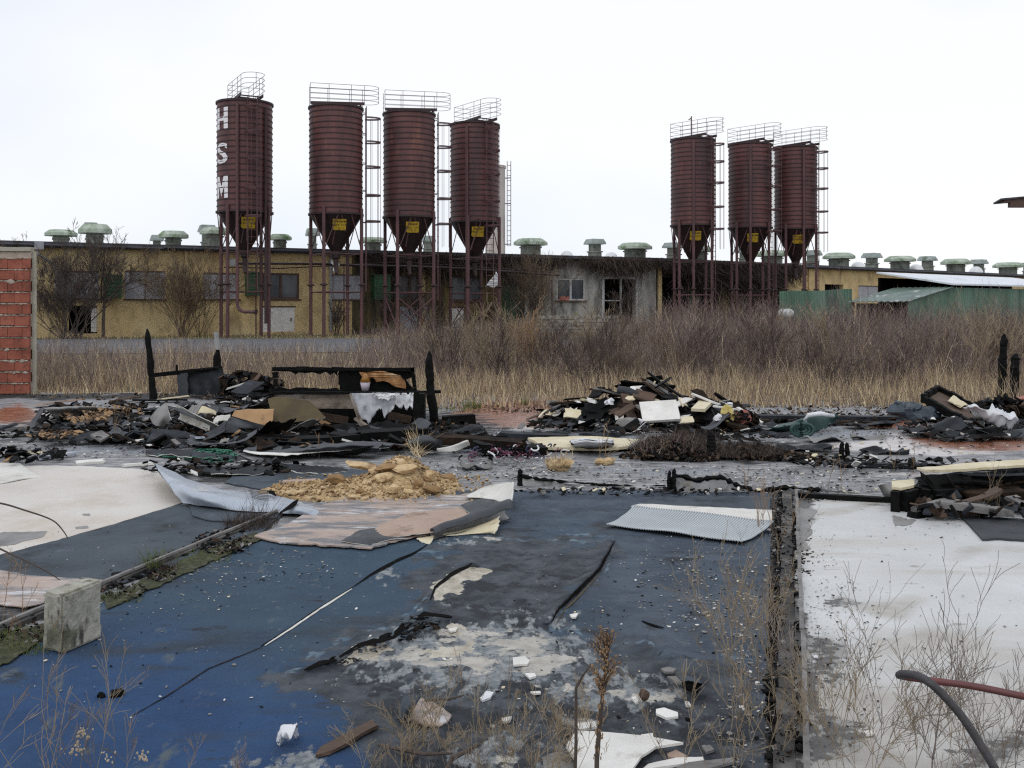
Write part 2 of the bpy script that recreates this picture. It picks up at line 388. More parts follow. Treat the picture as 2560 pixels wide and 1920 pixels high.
# road: far edge as in the photo, near edge under the dry grass
RX = np.linspace(-40, 60, 51)
v = []; 
for x in RX:
    yf = 41.3+.15*(x+15)*(.5 if x < 0 else 1.2); yn = yf-10.5
    for t in np.linspace(0, 1, 12):
        y = yn+(yf-yn)*t; v.append((x, y, gz(x, y)+.012))
f = [(i*12+j, (i+1)*12+j, (i+1)*12+j+1, i*12+j+1) for i in range(50) for j in range(11)]
me = bpy.data.meshes.new('road'); me.from_pydata(v, [], f); me.materials.append(M['asphalt'])
o = bpy.data.objects.new('road', me); COL.objects.link(o); tag(o, kind='structure')

# ------------------------------------------------------------------ walls along a line
class Wall:
    def __init__(s, x0, y0, k, pa, pb):
        s.x0, s.y0, s.k = x0, y0, k; s.A = s.w(pa); s.B = s.w(pb); s.d = (s.B-s.A).normalized(); s.n = Vector((s.d.y, -s.d.x, 0)); s.L = (s.B-s.A).length
    def w(s, px):
        u = (px-CX)/F; Y = (s.y0-s.k*s.x0)/(1-s.k*u); return Vector((u*Y, Y, 0))
    def s(s, px): return (s.w(px)-s.A).dot(s.d)
    def z(s, px, py): return H-(py-HY)*s.w(px).y/F
    def p(s, a, z, o=0.0): q = s.A+s.d*a+s.n*o; return Vector((q.x, q.y, z))
    def rect(s, x0, x1, y0, y1):
        xm = (x0+x1)/2; return (s.s(x0), s.s(x1), s.z(xm, y1), s.z(xm, y0))
    def box(s, mb, s0, s1, z0, z1, o0, o1):
        vs = [s.p(a, z, o) for z in (z0, z1) for o in (o0, o1) for a in (s0, s1)]
        mb.add(vs, [(0, 1, 3, 2), (4, 6, 7, 5), (0, 4, 5, 1), (2, 3, 7, 6), (0, 2, 6, 4), (1, 5, 7, 3)])
    def wall(s, mb, s0, s1, z0, z1, holes, th=.3):
        hs = [h for h in holes if h[1] > s0 and h[0] < s1]
        cs = sorted({s0, s1} | {min(max(c, s0), s1) for h in hs for c in h[:2]})
        zs = sorted({z0, z1} | {min(max(c, z0), z1) for h in hs for c in h[2:4]})
        ins = lambda a, z: any(h[0] < a < h[1] and h[2] < z < h[3] for h in hs)
        full = [[not ins((cs[i]+cs[i+1])/2, (zs[j]+zs[j+1])/2) for j in range(len(zs)-1)] for i in range(len(cs)-1)]
        g = lambda i, j: 0 <= i < len(cs)-1 and 0 <= j < len(zs)-1 and full[i][j]
        for i in range(len(cs)-1):
            for j in range(len(zs)-1):
                if not full[i][j]: continue
                a, b, c, d = cs[i], cs[i+1], zs[j], zs[j+1]
                mb.add([s.p(a, c), s.p(b, c), s.p(b, d), s.p(a, d)], [(0, 1, 2, 3)])
                mb.add([s.p(a, c, -th), s.p(b, c, -th), s.p(b, d, -th), s.p(a, d, -th)], [(3, 2, 1, 0)])
                for e, (q, r) in enumerate((((a, c), (a, d)), ((b, c), (b, d)), ((a, c), (b, c)), ((a, d), (b, d)))):
                    if g(i-1 if e == 0 else i+1 if e == 1 else i, j-1 if e == 2 else j+1 if e == 3 else j): continue
                    mb.add([s.p(*q), s.p(*r), s.p(*r, -th), s.p(*q, -th)], [(0, 1, 2, 3)])

W1 = Wall(-21.25, 41.5, .495, -420, 1640)
W2 = Wall(8.06, 56.0, .80, 1640, 2760)
EAVE = 4.36
def building(W, s0, s1, label, splits, items, lean=9.0):
    root = thing('farm_building', W.p(s0, .3), label, 'building')
    holes = []
    for it in items:
        if it[0] in ('board', 'window', 'shade_black', 'door'): holes.append(W.rect(*it[1:5]))
    for (a, b, m) in splits:
        mb = MB(); W.wall(mb, a, b, .15, EAVE-.12, holes); mb.build('wall', m, root)
    mb = MB(); W.box(mb, s0, s1, .1, EAVE-.15, -lean, -lean+.3)          # rear and end walls keep the inside dark
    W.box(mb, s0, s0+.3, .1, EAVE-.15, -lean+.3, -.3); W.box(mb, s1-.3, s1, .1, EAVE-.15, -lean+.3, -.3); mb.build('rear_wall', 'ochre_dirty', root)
    mb = MB(); sl = .045
    zs = [W.p(s0-.2, EAVE, .35), W.p(s1+.2, EAVE, .35), W.p(s1+.2, EAVE+sl*5, -5), W.p(s0-.2, EAVE+sl*5, -5), W.p(s1+.2, EAVE, -lean-.4), W.p(s0-.2, EAVE, -lean-.4)]
    mb.add(zs+[q+Vector((0, 0, -.1)) for q in zs], [(0, 1, 2, 3), (3, 2, 4, 5), (6, 9, 8, 7), (9, 11, 10, 8), (0, 6, 7, 1), (5, 4, 10, 11), (0, 3, 9, 6), (3, 5, 11, 9), (1, 7, 8, 2), (2, 8, 10, 4)])
    mb.build('roof', 'roof_sheet', root)
    mb = MB(); W.box(mb, s0-.2, s1+.2, EAVE-.22, EAVE+.03, .352, .40)
    ss = s0
    while ss < s1:                                                        # uneven gutter run
        L = U(2.5, 5); z = EAVE-.12+U(-.02, .02)
        mb.tube([W.p(ss, z, .47), W.p(min(ss+L, s1), z+U(-.02, .02), .47)], .07, 6); ss += L
    mb.build('gutter', 'fascia', root)
    for it in items:
        k = it[0]; a, b, z0, z1 = W.rect(*it[1:5])
        if k == 'board':
            mb = MB(); W.box(mb, a, b, z0, z1, -.10, -.05); o = mb.build('boarded_window', 'board_grey', root)
            mb = MB(); W.box(mb, a-.06, b+.06, z0-.07, z0-.003, -.03, .07); mb.build('sill', 'window_frame', o)
            mb = MB(); W.box(mb, a, b, z1-.05, z1-.003, -.045, -.01); W.box(mb, (a+b)/2-.012, (a+b)/2+.012, z0, z1-.053, -.047, -.03); mb.build('frame', 'window_frame', o)
        elif k == 'window':
            mb = MB(); fw = .08; fm = it[5]
            for (p, q, r, t) in ((a, b, z0, z0+fw), (a, b, z1-fw, z1), (a, a+fw, z0+fw, z1-fw), (b-fw, b, z0+fw, z1-fw), ((a+b)/2-.06, (a+b)/2+.06, z0+fw, z1-fw)):
                W.box(mb, p, q, r, t, -.14, -.04)
            o = mb.build('window', fm, root)
            mb = MB(); W.box(mb, a+fw, (a+b)/2-.06, z0+fw, z1-fw, -.11, -.09); W.box(mb, (a+b)/2+.06, b-fw, z0+fw, z1-fw, -.11, -.09); mb.build('pane', 'glass_dark', o)
            mb = MB(); W.box(mb, a-.08, b+.08, z0-.08, z0-.003, -.03, .08); mb.build('sill', 'window_frame', o)
        elif k == 'shade_black':
            mb = MB(); W.box(mb, a, b, z0, z1, -.32, -.302); o = mb.build('doorway', 'shade_black', root)  # black sheet painted as the dark interior behind the opening
        elif k == 'door':
            mb = MB(); W.box(mb, a, b, z0, z1, -.08, -.03); o = mb.build('door', it[5], root)
            mb = MB(); W.box(mb, b-.2, b-.15, (z0+z1)/2-.08, (z0+z1)/2+.08, -.028, .01); mb.build('handle', 'window_frame', o)
            mb = MB(); W.box(mb, a-.05, b+.05, z1+.002, z1+.06, -.03, .03); mb.build('frame', 'window_frame', o)
        elif k == 'greenbox':
            mb = MB(); d = .5
            W.box(mb, a, b, z0, z1, .003, d); o = mb.build('fan_box', 'box_green', root)
            mb = MB(); W.box(mb, a-.03, b+.03, z1+.001, z1+.06, .003, d+.06)
            for q in np.linspace(z0+.12, z1-.12, 5): W.box(mb, a+.1, b-.1, q-.03, q+.03, d+.001, d+.025)
            mb.build('cover', 'box_green', o)
        elif k == 'pier':
            mb = MB(); W.box(mb, a, b, z0, z1, .003, .09); mb.build('pier', it[5], root)
    return root
s = W1.s
b1 = building(W1, 0, W1.L, 'long low ochre farm building with boarded windows behind the tall silos',
    [(0, s(880), 'ochre'), (s(880), s(1312), 'ochre_dirty'), (s(1312), W1.L, 'plaster_grey')],
    [('board', 148, 247, 677, 745), ('board', 312, 413, 677, 747), ('board', 508, 598, 682, 747), ('window', 656, 748, 683, 747, 'window_frame'),
     ('board', 830, 907, 686, 748), ('window', 990, 1060, 687, 750, 'window_frame'), ('window', 1128, 1205, 690, 752, 'window_frame'),
     ('door', 655, 737, 768, 829, 'board_white'), ('door', 1000, 1070, 766, 830, 'board_grey'), ('door', 1122, 1160, 770, 832, 'board_white'),
     ('shade_black', 172, 243, 765, 834), ('greenbox', 258, 303, 690, 744), ('greenbox', 612, 645, 684, 739), ('greenbox', 928, 968, 690, 750),
     ('door', 1256, 1302, 712, 806, 'box_green'), ('window', 1392, 1463, 696, 751, 'frame_white'), ('shade_black', 1510, 1588, 698, 812),
     ('pier', 1046, 1062, 640, 835, 'ochre'), ('pier', 462, 470, 622, 842, 'ochre')])
mb = MB()                                                                  # white glass blocks in the low opening, door frame, red notice, downpipes
for i in range(2):
    for j in range(5):
        a = W1.s(228)+i*.13; z = W1.z(235, 830)+j*.215; W1.box(mb, a, a+.12, z, z+.2, -.2, -.08)
mb.build('glass_block', 'board_white', b1)
a, b, z0, z1 = W1.rect(1510, 1588, 698, 812); mb = MB()
W1.box(mb, a-.14, a-.002, z0, z1+.14, .002, .06); W1.box(mb, b+.002, b+.14, z0, z1+.14, .002, .06); W1.box(mb, a, b, z1+.003, z1+.14, .002, .06)
W1.box(mb, a+.55*(b-a), a+.6*(b-a), z0, z1, -.2, -.1); W1.box(mb, a, a+.55*(b-a), z0+1.3, z0+1.36, -.2, -.1)
mb.build('door_frame', 'frame_white', b1)
a, b, z0, z1 = W1.rect(1396, 1420, 741, 751); mb = MB(); W1.box(mb, a, b, z0, z1, .10, .12); mb.build('notice', 'red_pink', b1)
for px in (97, 825):
    sp = W1.s(px); mb = MB()
    if px == 97:
        W1.box(mb, sp-.18, sp+.18, EAVE-.32, EAVE+.02, .43, .66)
        mb.tube([W1.p(sp-.05, EAVE-.3, .5), W1.p(sp-.05, EAVE-.5, .5), W1.p(sp+.62, EAVE-.95, .12), W1.p(sp+.66, EAVE-1.2, .12), W1.p(sp+.66, 1.9, .12)], .06, 8)
    else: mb.tube([W1.p(sp, EAVE-.12, .48), W1.p(sp, EAVE-.4, .12), W1.p(sp, .5, .12)], .07, 8)
    mb.build('downpipe', 'pipe_zinc', b1)
s = W2.s
b2 = building(W2, .05, W2.L, 'blackened ochre farm building overgrown by dead creeper behind the right silos',
    [(.05, s(1960), 'ochre_dirty'), (s(1960), W2.L, 'ochre')],
    [('shade_black', 1655, 1722, 694, 800), ('shade_black', 1742, 1805, 690, 800), ('shade_black', 1866, 1962, 702, 800), ('shade_black', 2062, 2108, 711, 740),
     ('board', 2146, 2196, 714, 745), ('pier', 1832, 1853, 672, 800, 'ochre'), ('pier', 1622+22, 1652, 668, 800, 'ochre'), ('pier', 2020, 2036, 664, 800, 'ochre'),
     ('door', 1722+3, 1738, 694, 800, 'box_green')])

# ------------------------------------------------------------------ roof ventilators
def vent(W, x0, x1, ytop, ylip, off, kind, label):
    cx = (x0+x1)/2; Y = W.w(cx).y+off; w = (x1-x0)*Y/F; c = P(cx, ytop, Y)
    zt = c.z; zl = H-(ylip-HY)*Y/F; zr = EAVE-.08+.045*min(off, 5)
    root = thing('roof_ventilator', (c.x, c.y, zr), label, 'ventilator', 'ventilators along the roofs')
    mb = MB(); h = zt-zl; R = w/2
    if kind == 'wide':
        n = 8; rot = math.pi/8+math.atan2(W.d.y, W.d.x); R = R/math.cos(math.pi/8)
        mb.lathe([(.01, zt), (R*.70, zt-.02), (R*.97, zl+h*.48), (R, zl+h*.40), (R, zl), (R*.9, zl), (R*.5, zl+.02)], (c.x, c.y, 0), n, rot)
        mb.build('cap', 'vent_cap', root)
        mb = MB(); mb.lathe([(R*.62, zr-.1), (R*.62, zl+h*.3)], (c.x, c.y, 0), 4, math.pi/4+math.atan2(W.d.y, W.d.x))
        mb.lathe([(R*.70, zl-.16), (R*.70, zl-.08)], (c.x, c.y, 0), 4, math.pi/4+math.atan2(W.d.y, W.d.x)); mb.build('neck', 'vent_neck', root)
    else:
        an = math.pi/4+math.atan2(W.d.y, W.d.x); R = R*1.08
        mb.lathe([(.01, zt), (R*.78, zt), (R, zl+h*.25), (R, zl), (R*.6, zl)], (c.x, c.y, 0), 4, an); mb.build('cap', 'vent_cap_grey', root)
        mb = MB(); zm = zl-(zl-zr)*.55
        mb.lathe([(R*.60, zr-.1), (R*.60, zm), (R*.72, zm), (R*.72, zm+.07), (R*.55, zm+.07), (R*.55, zl+.01)], (c.x, c.y, 0), 4, an)
        mb.build('neck', 'vent_neck', root)
    return root
VL = [(115, 190, 574, 590, 1.6, 'wide', 'mossy roof ventilator nearest the gutter box at the left roof end'),
 (199, 276, 560, 584, 1.6, 'wide', 'tall mossy roof ventilator standing above the left bare tree'),
 (203, 250, 557, 570, 6.5, 'narrow', 'grey ventilator cap peeping out behind the tall mossy ventilator at left'),
 (372, 412, 588, 602, 7, 'narrow', 'low grey ventilator half hidden behind the mossy one left of the lettered silo'),
 (398, 468, 577, 595, 1.6, 'wide', 'mossy roof ventilator over the boarded window above the tan shrub'),
 (491, 545, 563, 580, 7, 'narrow', 'grey ventilator behind the mossy cap at the left leg of the lettered silo'),
 (502, 572, 568, 586, 1.6, 'wide', 'mossy roof ventilator at the left leg of the lettered silo'),
 (672, 727, 585, 600, 1.6, 'wide', 'low mossy roof ventilator just right of the lettered silo'),
 (762, 800, 571, 590, 5, 'narrow', 'grey roof ventilator at the left leg of the second silo'),
 (899, 965, 593, 607, 1.8, 'wide', 'mossy roof ventilator between the second and third silo'),
 (1050, 1090, 590, 605, 5, 'narrow', 'grey ventilator behind the right leg of the third silo'),
 (1287, 1366, 596, 613, 1.8, 'wide', 'large mossy roof ventilator right of the left silo row'),
 (1460, 1514, 598, 611, 5, 'narrow', 'slim grey ventilator between two pale domes on the roof'),
 (1547, 1628, 607, 623, 1.8, 'wide', 'mossy roof ventilator above the dark doorway with white frame')]
for a in VL: vent(W1, *a)
VR = [(1657, 1711, 607, 620, 3, 'narrow', 'grey ventilator left of the first right hand silo hopper'),
 (1711, 1779, 614, 630, 1.5, 'wide', 'mossy ventilator behind the first right hand silo hopper'),
 (1838, 1892, 617, 632, 3, 'narrow', 'grey ventilator behind the middle right hand silo hopper'),
 (1893, 1968, 626, 641, 1.2, 'wide', 'mossy ventilator between the middle and last silo hopper'),
 (2008, 2054, 626, 639, 3, 'narrow', 'grey ventilator just right of the last silo hopper'),
 (2060, 2134, 632, 647, 1.5, 'wide', 'first mossy ventilator clear to the right of all silos'),
 (2155, 2204, 633, 645, 3.5, 'narrow', 'slim grey ventilator above the tip of the white shed roof'),
 (2215, 2285, 640, 654, 1.5, 'wide', 'mossy ventilator on the ochre neck above the white shed roof'),
 (2295, 2342, 641, 652, 3.5, 'narrow', 'slim grey ventilator fourth from the right roof end'),
 (2356, 2423, 647, 661, 1.5, 'wide', 'mossy ventilator second of its kind from the right edge'),
 (2425, 2469, 649, 660, 3.5, 'narrow', 'slim grey ventilator last before the rightmost mossy cap'),
 (2487, 2553, 656, 669, 1.5, 'wide', 'rightmost mossy ventilator near the picture edge'),
 (2550, 2592, 657, 667, 3.5, 'narrow', 'slim grey ventilator cut by the right picture edge')]
for a in VR: vent(W2, *a)
for W, px, yt, w, lab in ((W1, 1417, 627, 34, 'pale roof dome left of the slim grey ventilator'), (W1, 1528, 630, 34, 'pale roof dome right of the slim grey ventilator'),
        (W2, 2145, 654, 36, 'pale roof dome beside the first ventilator right of the silos'), (W2, 2290, 660, 36, 'pale roof dome beside the ventilator on the ochre neck'), (W2, 2440, 666, 34, 'pale roof dome between the rightmost ventilators')):
    Y = W.w(px).y+1.0; c = P(px, yt, Y); R = w*Y/F/2; mb = MB(); zr = EAVE-.02
    mb.lathe([(.01, c.z)]+[(R*math.sin(t), zr+(c.z-zr)*math.cos(t)) for t in (.3, .6, .9, 1.2, 1.5)]+[(R, zr-.12)], (c.x, c.y, 0), 16)
    o = mb.build('roof_dome', 'dome_pale', smooth=True); tag(o, lab, 'roof light', 'pale domes on the roof')

# ------------------------------------------------------------------ silos
def silo(px, wpx, label, laz, leg0, pipe=None, letters=False, xbr=False, seed=0, mast=False, num='2'):
    D = 2.3; R = D/2; Y = D*F/wpx; X = (px-CX)*Y/F; g = .34
    dl = -math.atan2(X, Y); laz += dl; leg0 += dl; pipe = None if pipe is None else pipe+dl
    root = thing('feed_silo', (X, Y, g), label, 'silo', 'rust brown feed silos')
    Z0, Z1, ZA = (5.68-g, 10.33-g, 4.05-g) if px < 1400 else (5.97-g, 10.48-g, 4.15-g)
    W3 = lambda x, y, z: Vector((X+x, Y+y, g+z))
    cyl = lambda a, r, z: W3(r*math.cos(a), r*math.sin(a), z)
    c0 = W3(0, 0, 0)
    mb = MB(); nb = 19; prof = []
    for i in range(nb+1):
        z = Z0+.03+(Z1-Z0-.06)*i/nb
        prof.append((R, z))
    mb.lathe(prof, c0, 48)
    mb.build('tank', 'silo_rust', root, smooth=True)
    mb = MB()
    for i in range(nb+1):
        z = Z0+(Z1-Z0)*i/nb; t = .025 if i not in (0, nb) else .05; e = .022 if i not in (0, nb) else .06
        mb.lathe([(R-.01, z-t), (R+e, z-t*.8), (R+e, z+t*.8), (R-.01, z+t)], c0, 48)
    mb.build('band', 'silo_band', root)
    mb = MB(); mb.lathe([(R+.05, Z1+.03), (R*.5, Z1+.13), (.3, Z1+.18), (.01, Z1+.2)], c0, 40); mb.build('roof', 'silo_dark', root)
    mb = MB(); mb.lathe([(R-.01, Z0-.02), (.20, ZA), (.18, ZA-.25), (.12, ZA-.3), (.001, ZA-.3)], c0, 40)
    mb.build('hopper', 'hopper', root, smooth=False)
    mb = MB(); mb.lathe([(.24, ZA+.03), (.24, ZA-.03)], c0, 20); mb.tube([W3(0, 0, ZA-.3), W3(0, 0, ZA-.65), W3(.05, -.1, ZA-.95)], [.12, .1, .07], 8); mb.build('outlet', 'silo_dark', root)
    legs = [leg0+math.pi/2*k for k in range(4)]; RL = R+.06
    for a in legs:
        mb = MB(); p = cyl(a, RL, 0); t = cyl(a, RL, Z0+.25)
        mb.tube([p-Vector((0, 0, .1)), t], .075, 8); o = mb.build('leg', 'leg_rust', root)
        mb = MB(); mb.lathe([(.08, 2.22), (.17, 2.25), (.17, 2.29), (.08, 2.32)], (p.x, p.y, g), 10); mb.build('flange', 'silo_dark', o)
    for a in legs:
        mb = MB()
        for e in (-.26, .26): mb.tube([cyl(a, RL, Z0-1.6), cyl(a+e*2.0, R-.02, Z0-.05)], .022, 5)
        mb.build('strut', 'leg_rust', root)
    mb = MB(); mt = MB()
    for k, a in enumerate(legs):
        b = legs[(k+1) % 4]
        mb.tube([cyl(a, RL, 1.95), cyl(b, RL, 1.95)], .028, 5)
        mt.tube([cyl(a, RL, ZA-.1), cyl(b, RL, ZA-.1)], .022, 5)
        if xbr:
            mb.tube([cyl(a, RL, .35), cyl(b, RL, 1.75)], .028, 5); mb.tube([cyl(a, RL, 1.75), cyl(b, RL, .35)], .028, 5)
    mb.build('brace', 'leg_rust', root); mt.build('tie', 'leg_rust', root)
    # ladder with safety cage
    er = Vector((math.cos(laz), math.sin(laz), 0)); et = Vector((-er.y, er.x, 0))
    L = lambda r, t, z: c0+er*r+et*t+Vector((0, 0, z))
    mb = MB()
    for t in (-.2, .2): mb.bar(L(R+.16, t, 1.6 if xbr else 2.0), L(R+.16, t, Z1+.15), .05, .03)
    z = 2.2
    while z < Z1: mb.tube([L(R+.16, -.2, z), L(R+.16, .2, z)], .013, 4); z += .29
    for z in (Z0-.3, Z0+1.1, Z0+2.3, Z0+3.6, Z1-.15):
        for t in (-.2, .2): mb.bar(L(R-.01, t, z), L(R+.16, t, z), .03, .03)
    mb.build('ladder', 'leg_rust', root)
    mb = MB(); hp = lambda z: [L(R+.18+.62*math.sin(q)*1.0, -.33*math.cos(q), z) for q in np.linspace(0, math.pi, 13)]
    for z in (Z0-.25, Z0+.9, Z0+2.15, Z0+3.25, Z1-.35): 
        for dz in (-.02, .02): mb.tube(hp(z+dz), .02, 5)
        mb.bar(L(R+.16, -.34, z), L(R+.16, .34, z), .03, .05)
    for q in np.linspace(.35, math.pi-.35, 5):
        x = R+.18+.62*math.sin(q); t = -.33*math.cos(q); mb.tube([L(x, t, Z0-1.3), L(x, t, Z1-.35)], .009, 4)
    mb.build('ladder_cage', 'leg_rust', root)
    # platform on the roof with its guard rail
    mb = MB(); w = .46; r0, r1 = -R*.98, R+.72
    for t in (-w, w): mb.bar(L(r0, t, Z1+.14), L(R+.05, t, Z1+.20), .05, .13)
    for r in np.linspace(r0+.2, R-.1, 5): mb.bar(L(r, -w+.03, Z1+.17), L(r, w-.03, Z1+.17), .08, .04)
    for r in (-.6, .1, .8):
        for t in (-w*.8, w*.8): mb.bar(L(r, t, Z1+.02), L(r, t, Z1+.16), .05, .05)
    mb.build('walkway', 'silo_dark', root)
    mb = MB()
    def loop(z):
        pts = [L(r0, w, z), L(r1-w, w, z)]+[L(r1-w+w*math.sin(q), w*math.cos(q), z) for q in np.linspace(.3, math.pi-.3, 8)]+[L(r1-w, -w, z), L(r0, -w, z)]
        return pts
    for z in (.34, .56, .78, 1.0): mb.tube(loop(Z1+z), .011, 5, closed=True)
    for r in (r0, r0+.8, R*.55, R+.05):
        for t in (-w, w): mb.tube([L(r, t, Z1+.2), L(r, t, Z1+1.0)], .012, 5)
    mb.tube([L(r1, 0, Z1+.34), L(r1, 0, Z1+1.0)], .012, 5)
    mb.build('guard_rail', 'rail_grey', root)
    if mast:
        mb = MB(); mb.tube([W3(-.15, -.4, Z1), W3(-.15, -.4, Z1+1.25)], .035, 6); mb.tube([W3(-.15, -.4, Z1+1.15), W3(-.3, -.5, Z1+1.05)], .03, 5); mb.build('mast', 'leg_rust', root)
    if pipe is not None:
        mb = MB(); a = pipe; pts = [cyl(a, R+.10, Z1-.2), cyl(a, R+.10, 1.35)]
        if letters:
            d = Vector((1, -.25, 0)).normalized(); q = cyl(a, R+.10, 1.35)
            pts = [cyl(a, R+.10, Z1-.2), cyl(a, R+.10, 1.45)]+[q+d*(.35*(1-math.cos(t)))+Vector((0, 0, .1-.35*math.sin(t))) for t in (.3, .7, 1.1, 1.5)]+[q+d*.85+Vector((0, 0, -.25))]
        else: pts[1] = cyl(a, R+.10, .5)
        mb.tube(pts, .07, 8)
        o = mb.build('fill_pipe', 'leg_rust', root)
        mb = MB()
        if letters:
            mq = MB(); mq.tube([cyl(a+1.0, R+.1, Z1-.25), cyl(a+1.0, R+.1, .6)], .06, 8); mq.build('fill_pipe', 'silo_dark', root)
        if letters: mb.tube([pts[-1]-d*.05, pts[-1]+d*.03], .12, 10)
        else: mb.lathe([(.1, 2.2), (.13, 2.25), (.13, 2.3), (.1, 2.32)], (pts[1].x, pts[1].y, g), 8)
        mb.build('coupling', 'silo_dark', o)
    # yellow plate on the hopper, facing the yard
    az = -math.pi/2+math.radians(8)+dl
    zc = (Z0+ZA)/2+.32; sl = (R-.2)/(Z0-ZA); rc = .20+(zc-ZA)*sl+.14
    e1 = Vector((-math.sin(az), math.cos(az), 0)); e2 = Vector((sl*.6*math.cos(az), sl*.6*math.sin(az), 1)).normalized(); e3 = e1.cross(e2)
    ctr = cyl(az, rc, zc)
    mb = MB(); hw, hh = .29, .245; pl = [ctr+e1*a+e2*b for a, b in ((-hw, -hh+.05), (-hw+.06, -hh), (hw-.05, -hh), (hw, -hh+.05), (hw, hh), (-hw, hh))]
    mb.prism(pl, .02, e3)
    sg = mb.build('sign_plate', 'sign_yellow', root)
    mb = MB(); mb.bar(ctr-e3*.01-e1*.25-e2*.9, ctr-e3*.03-e1*.05+e2*.62, .035, .035); mb.bar(ctr-e3*.03+e1*.02+e2*.62, ctr-e3*.01+e1*.3-e2*.3, .035, .035); mb.build('bracket', 'leg_rust', root)
    mb = MB(); xx = -.2
    while xx < .26:                                                       # top line: worn away to blots
        wd = U(.03, .07); q = ctr+e3*.024+e1*(xx+wd/2)+e2*(.14+U(-.01, .01)); hh_ = U(.03, .05); mb.prism([q+e1*a+e2*b for a, b in ((-wd/2, -hh_), (wd/2, -hh_*U(.4, 1)), (wd/2*U(.5, 1), hh_), (-wd/2, hh_*U(.5, 1)))], .002, e3); xx += wd+U(.01, .04)
    mb.build('lettering', 'sign_ink', sg)
    for body, size, dy in (('MAX. 10T', .14, -.02), (num, .17, -.19)):
        if body: text(body, size, ctr+e3*.024+e2*dy, e1, e2, 'sign_ink', 'lettering', sg)
    if letters:
        zt = {'H': (272, 327), 'S': (360, 411), 'M': (443, 497)}
        for ch, (ya, yb) in zt.items():
            Yf = Y-R*.55; za = H-(yb-HY)*Yf/F; zb = H-(ya-HY)*Yf/F
            if ch == 'S': o = text(ch, 1.0, Vector((0, 0, 0)), Vector((1, 0, 0)), Vector((0, 1, 0)), 'letter_white', 'painted_letter', None, bold=.02)
            else:
                pl = [(0, 0), (0, 1), (.30, 1), (.30, .58), (.70, .58), (.70, 1), (1, 1), (1, 0), (.70, 0), (.70, .40), (.30, .40), (.30, 0)] if ch == 'H' else [(0, 0), (0, 1), (.30, 1), (.5, .52), (.70, 1), (1, 1), (1, 0), (.74, 0), (.74, .58), (.5, .06), (.26, .58), (.26, 0)]
                mb = MB(); tri = geometry.tessellate_polygon([[Vector((x, y, 0)) for x, y in pl]]); mb.add([Vector((x, y, 0)) for x, y in pl], [tuple(t_) for t_ in tri]); o = mb.build('painted_letter', 'letter_white', origin=(0, 0, 0))
            bm = bmesh.new(); bm.from_mesh(o.data)
            bmesh.ops.triangulate(bm, faces=bm.faces)
            for _ in range(3): bmesh.ops.subdivide_edges(bm, edges=[e for e in bm.edges if e.calc_length() > .09], cuts=1)
            xsv = [v.co.x for v in bm.verts]; ysv = [v.co.y for v in bm.verts]
            x0, x1, y0, y1 = min(xsv), max(xsv), min(ysv), max(ysv)
            q0 = math.acos((px-4-548)/wpx*2*1.0) if False else None
            a0 = dl+math.pi+math.acos((612-547.5)/67.5); a1 = dl+math.pi+math.acos((612-572.5)/67.5)
            for v in bm.verts:
                a = a0+(a1-a0)*(v.co.x-x0)/(x1-x0); z = za+(zb-za)*(v.co.y-y0)/(y1-y0)
                q = Vector((math.cos(a), math.sin(a), 0))*(R+.020)
                v.co = Vector((q.x, q.y, z-g))
            bm.to_mesh(o.data); bm.free(); o.parent = root; o.location = (0, 0, 0)
    return root
def text(body, size, ctr, e1, e2, m, name, parent, bold=0.0):
    cu = bpy.data.curves.new('txt', 'FONT'); cu.body = body; cu.size = size; cu.align_x = 'CENTER'; cu.align_y = 'CENTER'; cu.offset = bold; cu.resolution_u = 3
    t = bpy.data.objects.new('txt', cu); COL.objects.link(t)
    dg = bpy.context.evaluated_depsgraph_get(); me = bpy.data.meshes.new_from_object(t.evaluated_get(dg))
    bpy.data.objects.remove(t); bpy.data.curves.remove(cu)
    me.name = name; me.materials.clear(); me.materials.append(M[m])
    o = bpy.data.objects.new(name, me); COL.objects.link(o)
    e3 = e1.cross(e2); mw = Matrix(((e1.x, e2.x, e3.x), (e1.y, e2.y, e3.y), (e1.z, e2.z, e3.z))).to_4x4()
    if parent is not None:
        me.transform(Matrix.Translation(Vector(ctr)-wloc(parent)) @ mw); o.parent = parent
    return o
R_ = math.radians
silo(612, 134, 'rust brown feed silo with white letters H S M, leftmost of all', R_(-76), R_(-35)-math.pi/2, R_(-104), True, num='3')
silo(840, 131, 'rust brown silo second from the left with ladder cage against the sky', R_(4), R_(-35-90+10), None, num='2')
silo(1023, 127, 'rust brown silo third from the left, between its caged neighbour and the pale tower side', R_(6), R_(-115), None, xbr=True, num='1')
silo(1187, 120, 'rust brown silo in front of the pale narrow tower', R_(-57), R_(-105), R_(-107), xbr=True, num='')
silo(1732, 108, 'rust brown silo with thin mast, first of the right hand trio', R_(-36), R_(-125), R_(-88), xbr=True, mast=True, num='')
silo(1875, 105, 'rust brown silo in the middle of the right hand trio', R_(-33), R_(-125), R_(-89), xbr=True, num='')
silo(1989, 103, 'rust brown silo at the right end of the right hand trio', R_(-30), R_(-115), R_(-70), xbr=True, num='')

